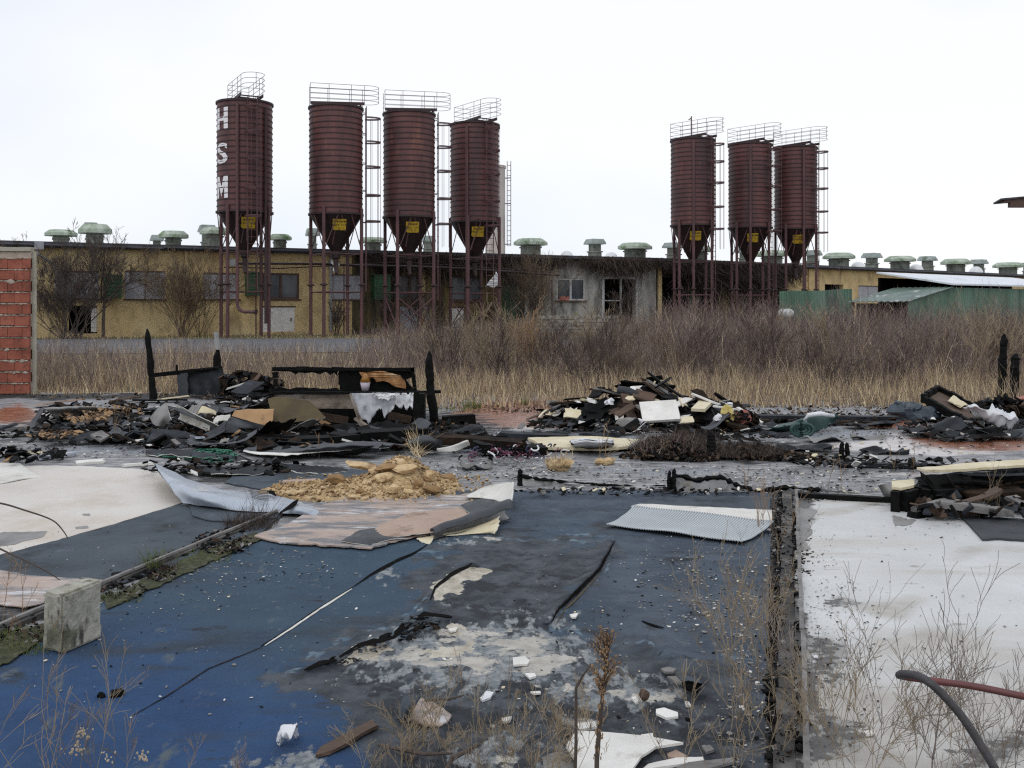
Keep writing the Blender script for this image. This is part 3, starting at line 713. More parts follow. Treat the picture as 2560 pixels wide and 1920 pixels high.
# pale tower behind the fourth silo, with its own ladder
Y = 60.; c = P(1238, 415, Y)
t = thing('pale_tower', (c.x, c.y, .3), 'pale narrow tower with ladder hidden behind the fourth silo', 'tower')
mb = MB(); r = 25*Y/F; mb.lathe([(r, .3), (r, c.z-.15), (r+.05, c.z-.15), (r+.05, c.z), (.01, c.z+.1)], (c.x, c.y, 0), 24); mb.build('shaft', 'chimney_pale', t, smooth=False)
mb = MB(); xl = P(1268, 0, Y).x; xr = P(1277, 0, Y).x; zt = H-(404-HY)*Y/F; zb = H-(615-HY)*Y/F
for x in (xl, xr): mb.tube([(x, Y-.2, zb), (x, Y-.2, zt)], .025, 5)
z = zb
while z < zt: mb.tube([(xl, Y-.2, z), (xr, Y-.2, z)], .016, 4); z += .3
for z in (zb+.1, (zb+zt)/2, zt-1): mb.bar((c.x+r*.8, Y, z), (xr, Y-.2, z), .06, .06)
mb.build('ladder', 'rail_grey', t)

# feed pipe hung between the silo legs, with plastic rags blown onto it
Yp = lambda px: 43.6+(px-560)*.0085
mb = MB(); pts = [P(x, y, Yp(x)) for x, y in ((572, 659), (700, 659), (820, 660), (900, 664), (1050, 667), (1180, 673), (1330, 683), (1398, 688))]
t = thing('feed_pipe', (pts[0].x, pts[0].y, .35), 'long thin feed pipe running past the silo legs in front of the ochre wall', 'pipe')
mb.tube(pts, .055, 8); mb.build('pipe', 'hopper', t)
mb = MB(); mb.tube([P(x, y, Yp(x)+.5) for x, y in ((560, 668), (700, 671), (1000, 655), (1200, 668), (1380, 680))], .03, 6); mb.build('cable', 'silo_dark', t)
mb = MB(); q = P(583, 656, Yp(583)); mb.box(q, (.34, .3, .3)); mb.build('motor_box', 'pole_grey', t)
mb = MB()
for x, y in ((640, 659), (860, 662), (960, 666), (1100, 669), (1240, 677), (1380, 687)): mb = MB(); q = P(x, y, Yp(x)); mb.tube([q, (q.x, q.y, .3)], .03, 5); mb.build('support', 'leg_rust', t)
for lab, pp in (('white torn plastic rag hanging on the feed pipe beside the second silo', ((828, 651), (842, 653), (849, 662), (840, 670), (836, 681), (832, 676), (836, 664), (829, 660))),
                ('white plastic sheet caught on the leg of the fourth silo', ((1240, 678), (1246, 690), (1247, 710), (1236, 719), (1218, 714), (1212, 717), (1226, 699), (1236, 688)))):
    Yq = Yp(pp[0][0])-.9; rows = []
    mb = MB(); pol = [P(x, y, Yq+.15*N3(x*.1, y*.1)) for x, y in jag_poly(list(pp), 4, 1)]
    mb.prism(pol, .03, (0, -1, 0)); o = mb.build('plastic_rag', 'plastic_white'); tag(o, lab, 'plastic rag')

# ------------------------------------------------------------------ green shed on the right
d = W2.d.copy(); nb_ = Vector((-.62, .78, 0)); Q = Vector((15.84, 40.0, 0))
sp = lambda a, w, z: Vector((Q.x+d.x*a+nb_.x*w, Q.y+d.y*a+nb_.y*w, z))
shed = thing('green_shed', sp(0, 0, .3), 'green corrugated shed with white sloping roof at the right edge', 'shed')
def corr(mb, p, q, z0f, z1f, pitch=.16, amp=.02):
    p = Vector(p); q = Vector(q); L = (q-p).length; dd = (q-p)/L; nn = Vector((dd.y, -dd.x, 0)); k = int(L/pitch*4); vs = []; fs = []
    for i in range(k+1):
        t = i/k; a = p+dd*(L*t)+nn*(amp*math.sin(t*L/pitch*2*math.pi)); vs += [Vector((a.x, a.y, z0f(t))), Vector((a.x, a.y, z1f(t)))]
        if i: fs.append((2*i-2, 2*i, 2*i+1, 2*i-1))
    mb.add(vs, fs)
top = lambda t: 1.87+.60*min(1, t*16/3.3)
mb = MB(); corr(mb, sp(0, 0, 0), sp(16, 0, 0), lambda t: .2, top); mb.build('front_wall', 'green_sheet', shed, solid=.02)
mb = MB()
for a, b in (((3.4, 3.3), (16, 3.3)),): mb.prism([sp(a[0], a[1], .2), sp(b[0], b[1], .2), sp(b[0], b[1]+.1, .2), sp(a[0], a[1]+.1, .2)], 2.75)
mb.prism([sp(3.5, .3, .2), sp(3.6, .3, .2), sp(3.6, 3.25, .2), sp(3.5, 3.25, .2)], 2.2); mb.build('inner_wall', 'shade_black', shed)  # walls coloured black in place of the shade inside the shed
mb = MB(); rf = [sp(3.25, -.15, 2.56), sp(16.3, -.15, 2.60), sp(16.3, 3.45, 3.14), sp(3.2, 3.35, 3.14)]
mb.prism(rf, .07); mb.build('roof', 'white_roof', shed)
mb = MB()
for k in range(9):
    a0, a1 = -.15+k*.4, .25+k*.4
n = 40; vs = []; fs = []
for i in range(n+1):
    w = -.1+2.75*i/n; zz = .02*math.sin(i*1.57)
    vs += [sp(-.15, w, 1.87+zz), sp(3.45, w, 2.50+zz)]
    if i: fs.append((2*i-2, 2*i-1, 2*i+1, 2*i))
mb.add(vs, fs); mb.build('lean_to_roof', 'leanto_roof', shed, solid=.025)
mb = MB()
for w in (.05, 1.3, 2.5): mb.bar(sp(.05, w, .2), sp(.05, w, 1.84), .09, .09)
mb.build('post', 'wood_dark', shed)
mb = MB(); mb.prism([sp(.4, 2.5, .2), sp(3.4, 2.5, .2), sp(3.4, 2.58, .2), sp(.4, 2.58, .2)], 1.6); mb.build('lean_to_wall', 'shade_black', shed)  # black sheet painted as the dark beneath the lean-to
fa, fb = Vector((12.3, 46.0, 0)), sp(.1, 2.6, 0)
mb = MB(); corr(mb, fa, fb, lambda t: .2, lambda t: 2.36+.03*t+.02*math.sin(t*9)); o = mb.build('sheet_fence', 'green_sheet', solid=.02); tag(o, 'weathered green sheet metal fence left of the lean-to roof', 'fence')
# white tank lying in the weeds
c = P(1965, 784, 38.5); t = thing('gas_tank', (c.x, c.y, gz(c.x, c.y)), 'rounded white tank lying among tall weeds below the last silo', 'tank')
mb = MB(); r = .19; mb.tube([Vector((c.x-.31+dx, c.y, c.z)) for dx in (0, .03, .10, .2, .42, .52, .59, .62)], [.02, .11, .17, r, r, .17, .11, .02], 16); mb.build('shell', 'tank_white', t, smooth=True)
mb = MB(); mb.box((c.x-.15, c.y, (c.z-r+gz(c.x, c.y))/2), (.08, .3, c.z-r-gz(c.x, c.y)+.06)); mb.box((c.x+.15, c.y, (c.z-r+gz(c.x, c.y))/2), (.08, .3, c.z-r-gz(c.x, c.y)+.06)); mb.build('cradle', 'wood_dark', t)
# stack of concrete planks before the grey wall
a, b = P(1358, 800, 40.5), P(1533, 800, 42.0); zb, zt = H-(832-HY)*41/F, H-(789-HY)*41/F
t = thing('concrete_plank_stack', ((a.x+b.x)/2, (a.y+b.y)/2, zb), 'stack of weathered concrete planks below the grey plaster window', 'stack')
nrow = 5
for k in range(nrow):
    mb = MB(); h = (zt-zb)/nrow; z = zb+h*(k+.5); dd = (b-a).normalized(); e0, e1 = U(-.08, .08), U(-.08, .08)
    for i in range(6):
        p = a+(b-a)*(i/6)+dd*e0; q = a+(b-a)*((i+1)/6)+dd*(e0-.02); p.z = q.z = z+U(-.012, .012); mb.bar(p, q, .9, h*.86)
    mb.build('plank', 'slab_stack', t)
# eaves corner of a building that stands out of frame on the right
Y = 24.; root = thing('canopy_roof', (P(2760, 0, Y).x, Y, gz(14, Y)), 'dark overhanging roof corner high at the right picture edge', 'roof')
z1 = H-(497-HY)*Y/F; z0 = z1-.04; xa = P(2497, 0, Y).x; xb = xa+9
mb = MB(); mb.add([Vector((xa, Y-.1, z1)), Vector((xa, Y-.1, z0)), Vector((xb, Y-.1, z0+.75)), Vector((xb, Y-.1, z1+.80)), Vector((xa+.3, Y+.9, z1)), Vector((xa+.3, Y+.9, z0)), Vector((xb, Y+.9, z0+.75)), Vector((xb, Y+.9, z1+.80))],
    [(0, 1, 2, 3), (7, 6, 5, 4), (0, 3, 7, 4), (1, 5, 6, 2), (0, 4, 5, 1), (3, 2, 6, 7)]); mb.build('roof', 'fascia', root)
mb = MB(); mb.bar(P(2523, 512, Y), Vector((xb, Y, P(0, 512, Y).z)), .14, .13); mb.build('beam', 'window_frame', root)
mb = MB(); mb.bar(P(2507, 502, Y), P(2620, 498, Y), .12, .10); mb.build('fascia', 'window_frame', root)
mb = MB(); mb.prism([(xa+3.4, Y, -.1), (xb, Y, -.1), (xb, Y+.8, -.1), (xa+3.4, Y+.8, -.1)], z0-.05+.1); mb.build('wall', 'brick', root)

# ------------------------------------------------------------------ brick wall at the left edge
Yb = DY(986); xr = P(76, 0, Yb).x; xl = xr-6.0; zt = H-(628-HY)*Yb/F
bw = thing('brick_wall', (xr-1, Yb, 0), 'broken red hollow brick wall with thick mortar at the left edge', 'wall')
mb = MB(); mb.box(((xl+xr)/2, Yb+.085, zt/2), (xr-xl, .11, zt)); mb.build('mortar', 'mortar', bw)
mb = MB(); ch = .2105; rows = int(zt/ch)
for k in range(rows):
    z0 = k*ch+.018; x = xr-.005-(.13 if k % 2 else 0)
    if k % 2: mb.cur = 0; mb.box((xr-.065, Yb+.01, z0+ch/2-.012), (.13, .1, ch-.024+U(-.006, .006)))
    while x > xl+.3:
        mb.box((x-.135, Yb+.01+U(-.006, .006), z0+ch/2-.012+U(-.005, .005)), (.262, .1, ch-.022+U(-.010, .006)), Matrix.Rotation(U(-.012, .012), 3, 'Y')); x -= .268
mb.build('bricks', 'brick', bw)
mb = MB()
for k in range(1, rows+1):                                                 # mortar squeezed out of the joints
    x = xr-.02
    while x > xl:
        L = U(.05, .16); h = U(.007, .02)*(2.4 if U(0, 1) > .92 else 1)
        mb.rock((x-L/2, Yb-.045, k*ch-.002-h*.3), 1, (L*.62, U(.012, .024), h), int(U(0, 900)), 1, .3, Matrix.Rotation(U(-.15, .15), 3, 'Y')); x -= L*U(.7, 1.15)
mb.build('joint_mortar', 'mortar', bw)
mb = MB()
for k in range(16): z = zt*k/16; mb.bar((xr+.012+U(-.004, .004), Yb+.075, z), (xr+.012+U(-.004, .004), Yb+.075, z+zt/16), .022+U(-.006, .006), .13)
mb.build('end_render', 'wall_render', bw)
mb = MB(); x = xl
while x < xr-.1: L = U(.3, .6); mb.bar((x, Yb+.075, zt+.04+U(-.01, .015)), (min(x+L, xr), Yb+.075, zt+.04+U(-.01, .015)), .16, .09+U(-.02, .02)); x += L
mb.build('coping', 'wall_render', bw)
# ------------------------------------------------------------------ floors: masks laid out over the ground
def pdist(X, Y, poly):
    """signed distance (positive inside) of points to a polygon, pixel units"""
    P0 = np.array(poly, float); n = len(P0); d = np.full(X.shape, 1e9); ins = np.zeros(X.shape, bool)
    for i in range(n):
        a = P0[i]; b = P0[(i+1) % n]; ab = b-a; t = np.clip(((X-a[0])*ab[0]+(Y-a[1])*ab[1])/(ab@ab+1e-9), 0, 1)
        d = np.minimum(d, np.hypot(X-a[0]-t*ab[0], Y-a[1]-t*ab[1]))
        c = ((a[1] > Y) != (b[1] > Y)) & (X < (b[0]-a[0])*(Y-a[1])/(b[1]-a[1]+1e-12)+a[0]); ins ^= c
    return np.where(ins, d, -d)
def pm(X, Y, poly, soft): return np.clip(.5+pdist(X, Y, poly)/(2*soft), 0, 1)
def ell(X, Y, cx, cy, rx, ry): return np.clip(1.15-np.hypot((X-cx)/rx, (Y-cy)/ry), 0, 1)
def n2(X, Y, s, seed=0.0): return np.array([N3(x*s, y*s*1.5, seed) for x, y in zip(X.ravel(), Y.ravel())]).reshape(X.shape)

def layer_mat(name, base, layers, rough=.85, bump=.006, bscale=80, bscale2=None):
    m = bpy.data.materials.new(name); m.use_nodes = True; nt = m.node_tree; nd = nt.nodes; lk = nt.links; b = nd['Principled BSDF']
    tc = nd.new('ShaderNodeTexCoord')
    def nz(sc, det=8, st=(1, 1, 1), rgh=.65):
        mp = nd.new('ShaderNodeMapping'); mp.inputs['Scale'].default_value = st; mp.inputs['Location'].default_value = (U(0, 9), U(0, 9), 0)
        lk.new(tc.outputs['Object'], mp.inputs['Vector'])
        n = nd.new('ShaderNodeTexNoise'); n.inputs['Scale'].default_value = sc; n.inputs['Detail'].default_value = det; n.inputs['Roughness'].default_value = rgh
        lk.new(mp.outputs[0], n.inputs['Vector']); return n.outputs['Fac']
    c0, c1, sc = base[:3]; r = nd.new('ShaderNodeValToRGB'); r.color_ramp.elements[0].color = (*c0, 1); r.color_ramp.elements[1].color = (*c1, 1)
    r.color_ramp.elements[0].position = .34; r.color_ramp.elements[1].position = .66
    lk.new(nz(sc), r.inputs['Fac']); out = r.outputs[0]; rg = None
    for L in layers:
        at, ca, cb, sc, amp, lo, hi = L[:7]; st = L[7] if len(L) > 7 else (1, 1, 1)
        f = nz(sc, st=st); mm = nd.new('ShaderNodeMath'); mm.operation = 'MULTIPLY_ADD'; lk.new(f, mm.inputs[0]); mm.inputs[1].default_value = amp
        if at:
            a = nd.new('ShaderNodeAttribute'); a.attribute_name = at; lk.new(a.outputs['Fac'], mm.inputs[2])
        else: mm.inputs[2].default_value = 0
        mr = nd.new('ShaderNodeMapRange'); mr.interpolation_type = 'SMOOTHSTEP'; mr.inputs['From Min'].default_value = lo+amp*.5; mr.inputs['From Max'].default_value = hi+amp*.5
        lk.new(mm.outputs[0], mr.inputs['Value'])
        cm = nd.new('ShaderNodeMapRange'); cm.inputs['From Min'].default_value = .40; cm.inputs['From Max'].default_value = .60; lk.new(nz(sc*1.7, 8), cm.inputs['Value'])
        cn = nd.new('ShaderNodeMix'); cn.data_type = 'RGBA'; lk.new(cm.outputs[0], cn.inputs['Factor']); cn.inputs['A'].default_value = (*ca, 1); cn.inputs['B'].default_value = (*cb, 1)
        mx = nd.new('ShaderNodeMix'); mx.data_type = 'RGBA'; lk.new(mr.outputs[0], mx.inputs['Factor']); lk.new(out, mx.inputs['A']); lk.new(cn.outputs['Result'], mx.inputs['B'])
        out = mx.outputs['Result']
        if len(L) > 8:
            q = nd.new('ShaderNodeMix'); lk.new(mr.outputs[0], q.inputs['Factor'])
            if rg is None: q.inputs['A'].default_value = rough
            else: lk.new(rg, q.inputs['A'])
            q.inputs['B'].default_value = L[8]; rg = q.outputs['Result']
    lk.new(out, b.inputs['Base Color']); b.inputs['Roughness'].default_value = rough
    if rg is not None: lk.new(rg, b.inputs['Roughness'])
    bp = nd.new('ShaderNodeBump'); bp.inputs['Distance'].default_value = bump; lk.new(nz(bscale), bp.inputs['Height'])
    if bscale2:
        b2 = nd.new('ShaderNodeBump'); b2.inputs['Distance'].default_value = bscale2[1]; lk.new(nz(bscale2[0]), b2.inputs['Height']); lk.new(bp.outputs[0], b2.inputs['Normal']); bp = b2
    lk.new(bp.outputs[0], b.inputs['Normal']); M[name] = m
def px_grid(name, X, Y, Zh, attrs, m, parent=None):
    R, C = X.shape; W = F*(H-Zh)/(Y-HY); V = np.stack([(X-CX)*W/F, W, Zh], -1).reshape(-1, 3)
    idx = np.arange(R*C).reshape(R, C); Fq = np.stack([idx[1:, :-1], idx[1:, 1:], idx[:-1, 1:], idx[:-1, :-1]], -1).reshape(-1, 4)
    me = bpy.data.meshes.new(name); me.from_pydata(V.tolist(), [], Fq.tolist()); me.materials.append(M[m])
    for k, a in attrs.items():
        at = me.attributes.new(k, 'FLOAT', 'POINT'); at.data.foreach_set('value', a.ravel().astype(np.float32))
    me.polygons.foreach_set('use_smooth', [True]*len(Fq)); me.update()
    o = bpy.data.objects.new(name, me); COL.objects.link(o); return o

# burnt floor slab
layer_mat('burnt_floor', ((.11, .112, .12), (.27, .272, .285), 2.2), [
    ('', (.28, .28, .285), (.46, .45, .44), 5, 1.0, .0, .12, (.4, 2.2, 1)), ('', (.03, .03, .034), (.06, .06, .065), 7, 1.0, .08, .14, (.5, 1.8, 1)), ('', (.42, .41, .40), (.55, .54, .52), 15, 1.0, .06, .11, (.3, 2.4, 1)), ('', (.035, .035, .04), (.07, .07, .078), 18, 1.0, .07, .12, (.35, 2.2, 1)),
    ('pale', (.46, .41, .39), (.60, .57, .56), 2.5, .7, .45, .6, (.6, 1.6, 1), .3), ('red', (.20, .075, .042), (.34, .15, .09), 2.5, 1.2, .36, .6, (.6, 1.6, 1), .22),
    ('grey', (.17, .18, .20), (.25, .26, .285), 3, .6, .42, .6, (1, 1, 1), .5),
    ('black', (.004, .004, .005), (.03, .029, .029), 3.5, 1.6, .28, .55, (.7, 1.4, 1), .8),
    ('', (.02, .02, .022), (.04, .04, .04), 22, 1.0, .15, .19), ('', (.45, .43, .40), (.6, .58, .55), 26, 1.0, .15, .19, (.5, 1.6, 1))], .6, .004, 60)
ys = np.concatenate([np.linspace(982, 1010, 8), np.linspace(1016, 1300, 60), np.linspace(1310, 2060, 26), [2200, 2500]])
xs = np.linspace(-900, 3500, 150)
X, Y = np.meshgrid(xs, ys)
w1 = X+30*n2(X, Y, .008, 1); w2 = Y+9*n2(X, Y, .012, 2)
red = 1.25*np.maximum.reduce([ell(w1, w2, 1300, 1036, 240, 44), ell(w1, w2, 2050, 1052, 330, 14)*.8, ell(w1, w2, 2440, 1104, 200, 30), ell(w1, w2, 2250, 1062, 90, 18), ell(w1, w2, 40, 1040, 90, 36)*.8, ell(w1, w2, 1650, 1078, 200, 12)*.8])
pale = np.maximum.reduce([ell(w1, w2, 2370, 1110, 270, 48), ell(w1, w2, 1350, 1060, 160, 25), ell(w1, w2, 60, 1045, 130, 40), ell(w1, w2, 2150, 1115, 120, 20), ell(w1, w2, 2300, 1185, 160, 10)*.9])
grey = np.maximum.reduce([ell(w1, w2, 1500, 1088, 330, 18), ell(w1, w2, 2000, 1080, 300, 26), ell(w1, w2, 300, 1120, 420, 36)*.7, ell(w1, w2, 1650, 1180, 600, 24)*.6])
black = np.maximum.reduce([ell(w1, w2, 350, 1080, 460, 46)*1.15, ell(w1, w2, 820, 1080, 520, 80)*1.25, ell(w1, w2, 1650, 1055, 320, 34), ell(w1, w2, 1830, 1130, 380, 34),
                           ell(w1, w2, 2480, 1245, 300, 80), ell(w1, w2, 2480, 1060, 240, 30), ell(w1, w2, 620, 1185, 340, 40)*.8, ell(w1, w2, 1750, 1232, 500, 14), ell(w1, w2, 300, 990, 900, 12), ell(w1, w2, 2400, 1003, 900, 12)*.6, np.exp(-((X-1952)/38)**2)*(Y > 1222)*.85, ell(w1, w2, 150, 1520, 500, 120)*.5])
o = px_grid('concrete_floor', X, Y, np.zeros_like(X), dict(red=red, pale=pale, grey=grey, black=black), 'burnt_floor'); tag(o, kind='structure')
mb = MB(); e = [G(-900, 982, 0), G(3500, 982, 0)]
mb.prism([e[0]+Vector((0, -.1, -.3)), e[1]+Vector((0, -.1, -.3)), e[1]+Vector((0, .25, -.3)), e[0]+Vector((0, .25, -.3))], .295); o = mb.build('floor_edge', 'mortar'); tag(o, kind='structure')

# big blue carpet
layer_mat('carpet', ((.026, .054, .090), (.038, .074, .114), 3.0), [
    ('blue', (.011, .045, .128), (.017, .062, .160), 1.6, .9, .0, 1.1), ('grey', (.038, .055, .080), (.070, .092, .124), 2.0, 1.2, .20, .8),
    ('', (.020, .032, .050), (.040, .055, .074), 1.1, 1.0, .02, .16, (.5, 1.5, 1)), ('', (.070, .095, .118), (.10, .125, .145), 4.5, 1.0, .09, .19, (1.4, .6, 1)), ('', (.014, .020, .030), (.026, .034, .045), 3.2, 1.0, .09, .17, (.7, 1.3, 1)), ('wear', (.026, .031, .040), (.078, .088, .102), 3.2, 2.4, .35, .62),
    ('wear', (.014, .017, .021), (.022, .026, .032), 5.0, 3.0, .95, 1.25), ('edge', (.08, .13, .175), (.15, .21, .26), 4.0, 2.6, .72, 1.0),
    ('streak', (.13, .15, .165), (.30, .315, .32), 13.0, 3.4, .52, .85, (1.2, .5, 1)), ('streak', (.38, .36, .32), (.52, .49, .44), 5.0, 3.4, .86, 1.06),
    ('pale', (.38, .34, .27), (.56, .52, .44), 5.5, 2.2, .48, .54),
    ('', (.13, .14, .15), (.20, .20, .20), 30, 1.0, .17, .20), ('', (.012, .014, .018), (.02, .024, .03), 14, 1.0, .16, .21)], .95, .005, 150, (10, .012))
ys = np.concatenate([np.linspace(1226, 1400, 80), np.linspace(1402.5, 1930, 190), [1960, 2000, 2060]])
t = np.linspace(0, 1, 360)[None, :]; Yv = ys[:, None]
xl = np.where(Yv < 1345, 672+(1345-Yv)*2.45, 672-(Yv-1345)*2.58); xl = np.maximum(xl, -320); xr = 1930-(Yv-1230)*.03
X = xl+(xr-xl)*t; Y = Yv+0*X; Y[0] += 4*np.array([N3(x*.02, 0, 4) for x in X[0]])
wx = X+60*n2(X, Y, .006, 11)+34*n2(X, Y, .02, 12)+14*n2(X, Y, .07, 15); wy = Y+26*n2(X, Y, .007, 13)+14*n2(X, Y, .025, 14)+6*n2(X, Y, .08, 16)
worn = [(1085, 1380), (1180, 1350), (1560, 1340), (1520, 1420), (1420, 1500), (1385, 1570), (1500, 1610), (1640, 1600), (1730, 1650), (1920, 1660), (1920, 2060), (1000, 2060), (900, 1830), (790, 1740), (690, 1690), (730, 1655), (850, 1600), (980, 1560), (1070, 1500), (1060, 1440)]
wear = pm(wx, wy, worn, 80)
edge = np.exp(-(pdist(wx, wy, worn)/10)**2)*.80
edge = np.maximum(edge, np.exp(-((wy-1352-.02*(wx-1300))/8)**2)*((X > 1180) & (X < 1560))*.8)
blue = np.clip((Y-1480)/300-.0012*(X-420)*(X > 420)+.15, 0, 1)*np.clip((1400-X)/600, 0, 1)
grey = np.clip((X-1150)/500, 0, 1)*np.clip((Y-1300)/120, .25, 1)+np.clip((1420-Y)/200, 0, .75)
grey = np.maximum(grey, np.clip((X-1350)/300, 0, 1)*np.clip((Y-1480)/150, 0, 1))
pale = np.maximum.reduce([pm(wx, wy, [(1082, 1500), (1112, 1440), (1150, 1428), (1222, 1440), (1180, 1470), (1135, 1492), (1118, 1512), (1096, 1515)], 7),
    pm(wx, wy, [(838, 1662), (885, 1622), (965, 1608), (990, 1622), (940, 1640), (930, 1664), (880, 1668)], 7),
    pm(wx, wy, [(1020, 1650), (1080, 1610), (1180, 1590), (1230, 1600), (1160, 1640)], 24)*.62, pm(wx, wy, [(1080, 1580), (1130, 1562), (1160, 1572), (1100, 1590)], 10)*.8])
streak = np.maximum.reduce([pm(wx, wy, [(830, 1690), (960, 1600), (1150, 1545), (1380, 1540), (1480, 1640), (1460, 1730), (1250, 1740), (1080, 1720)], 60)*.92,
    pm(wx, wy, [(1360, 1660), (1560, 1670), (1700, 1710), (1680, 1790), (1420, 1760)], 40)*.8, pm(wx, wy, [(1080, 1860), (1300, 1800), (1420, 1860), (1380, 1960), (1100, 1980)], 50)*.62, pm(wx, wy, [(540, 1905), (760, 1880), (900, 1920), (700, 1980)], 26)*.8, pm(wx, wy, [(1380, 1775), (1520, 1790), (1500, 1840), (1400, 1835)], 20)*.7, ell(wx, wy, 1180, 1360, 90, 22)*.75, ell(wx, wy, 960, 1440, 60, 26)*.7])
Zh = .009+.003*n2(X, Y, .01, 20)+wear*(.004+.010*n2(X, Y, .02, 21)+.006*n2(X, Y, .06, 22))
def ridge(pts, hgt, wd, X=X, Y=Y):
    d = np.full(X.shape, 1e9)
    for a, b in zip(pts[:-1], pts[1:]):
        a = np.array(a, float); b = np.array(b, float); ab = b-a; q = np.clip(((X-a[0])*ab[0]+(Y-a[1])*ab[1])/(ab@ab), 0, 1); d = np.minimum(d, np.hypot(X-a[0]-q*ab[0], (Y-a[1]-q*ab[1])))
    return hgt*np.exp(-(d/wd)**2)
tear1 = [(770, 1668), (845, 1650), (900, 1618), (985, 1598), (1020, 1560), (1060, 1540), (1130, 1545)]
tear2 = [(1080, 1500), (1095, 1470), (1130, 1440), (1180, 1412)]
tear3 = [(1378, 1555), (1400, 1520), (1440, 1482), (1500, 1420), (1540, 1345)]
Zh = Zh+ridge(tear1, .022, 12)+ridge(tear2, .022, 12)+ridge([(x-10, y-4) for x, y in tear3], .03, 12)+ridge([(1600, 1560), (1700, 1640), (1760, 1700)], .03, 30)
Zh -= pale*.0; Zh = np.maximum(Zh-.006*pale, .0065)
cp = px_grid('carpet', X, Y, Zh, dict(blue=blue, grey=grey, wear=wear, pale=pale, edge=edge, streak=streak), 'carpet')
tag(cp, 'large blue carpet worn through to dark felt and pale floor between the two sill lines', 'carpet')
cp.location.z += 0.0
def strip(name, pts, w0, w1, z, m, parent=None, jag=1.5, th=.006):
    """thin flat strip along a pixel polyline, width in pixels"""
    n = len(pts); A = []; B = []
    q = jag_poly(pts, 14, jag, U(0, 50), closed=False)+[pts[-1]]; k = len(q)
    for i, p in enumerate(q):
        a = q[max(i-1, 0)]; b = q[min(i+1, k-1)]; dx, dy = b[0]-a[0], b[1]-a[1]; L = math.hypot(dx, dy) or 1; t = i/(k-1)
        w = (w0+(w1-w0)*math.sin(math.pi*t))*U(.75, 1.25)/2; A.append((p[0]-dy/L*w, p[1]+dx/L*w)); B.append((p[0]+dy/L*w, p[1]-dx/L*w))
    mb = MB()
    gg = lambda p: G(p[0], p[1], cz(*p) if z is None else z)
    for i in range(k-1): mb.prism([gg(A[i]), gg(A[i+1]), gg(B[i+1]), gg(B[i])], th)
    return mb.build(name, m, parent)
par = cp; XC, YC, ZC = X.copy(), Y.copy(), Zh.copy()
def cz(px, py):
    r = int(np.abs(YC[:, 0]-py).argmin()); c = int(np.abs(XC[r]-px).argmin()); return float(ZC[max(0, r-1):r+2, max(0, c-1):c+2].max())+.003
strip('seam', [(662, 1614), (730, 1570), (800, 1522), (880, 1472)], 2, 5, None, 'lino_back', par, .8, .001)
strip('torn_gap', [(652, 1616), (730, 1566), (800, 1518), (884, 1466)], 1.5, 2.5, None, 'shade_black', par, .6, .001)  # flat black strips laid on top paint the shaded depth of open tears
strip('torn_gap', [(884, 1466), (930, 1435), (985, 1405), (1040, 1380), (1072, 1358)], 1.2, 7, None, 'shade_black', par, 1.2, .001)
strip('seam', [(330, 1790), (420, 1738), (520, 1672), (655, 1618)], 1, 2, None, 'char_brown', par, .8, .001)
strip('torn_gap', [(1374, 1562), (1398, 1522), (1440, 1482), (1500, 1422), (1538, 1352)], 1.5, 9, None, 'shade_black', par, 1.5, .001)
strip('seam', [(1390, 1560), (1412, 1524), (1450, 1488), (1508, 1424)], 1, 4, None, 'board_olive', par, 1, .001)
strip('torn_gap', [(760, 1676), (800, 1658), (842, 1650)], 3, 10, None, 'shade_black', par, 2, .001)
strip('torn_gap', [(850, 1642), (900, 1612), (985, 1588), (1012, 1560), (1062, 1534), (1130, 1542)], 4, 16, None, 'shade_black', par, 4, .001)
strip('torn_gap', [(1075, 1500), (1088, 1468), (1125, 1438), (1180, 1408)], 2, 9, None, 'shade_black', par, 2, .001)
strip('torn_gap', [(1605, 1552), (1640, 1565), (1660, 1570)], 2, 4, None, 'shade_black', par, 2, .001)

# carpet remnant left of the sill, cream floor sheet, white floor sheet
o = flat('carpet_remnant', [(-300, 1580), (-300, 1448), (0, 1390), (230, 1330), (450, 1262), (520, 1292), (640, 1300), (720, 1278), (650, 1335), (430, 1418), (260, 1476), (230, 1468), (100, 1452), (0, 1430)], .006, .008, 'carpet_dark', 3)
tag(o, 'dark faded carpet remnant along the cream floor sheet at left', 'carpet')
o = flat('floor_sheet', [(-700, 1620), (-700, 1200), (-60, 1190), (70, 1165), (200, 1166), (330, 1172), (392, 1178), (425, 1215), (455, 1258), (300, 1306), (150, 1350), (0, 1392), (-300, 1470)], .004, .004, 'lino_cream', 2)
tag(o, 'cream vinyl floor sheet with brown stains lying at left', 'floor sheet')
flat('hole', [(-40, 1345), (10, 1330), (60, 1330), (118, 1328), (108, 1342), (70, 1352), (30, 1362), (-40, 1372)], .009, .001, 'lino_mid', 3, 10, o)
flat('hole', [(188, 1318), (218, 1314), (222, 1320), (190, 1322)], .009, .001, 'lino_mid', 2, 8, o); flat('hole', [(205, 1285), (225, 1284), (225, 1289), (208, 1289)], .009, .001, 'lino_mid', 2, 8, o)
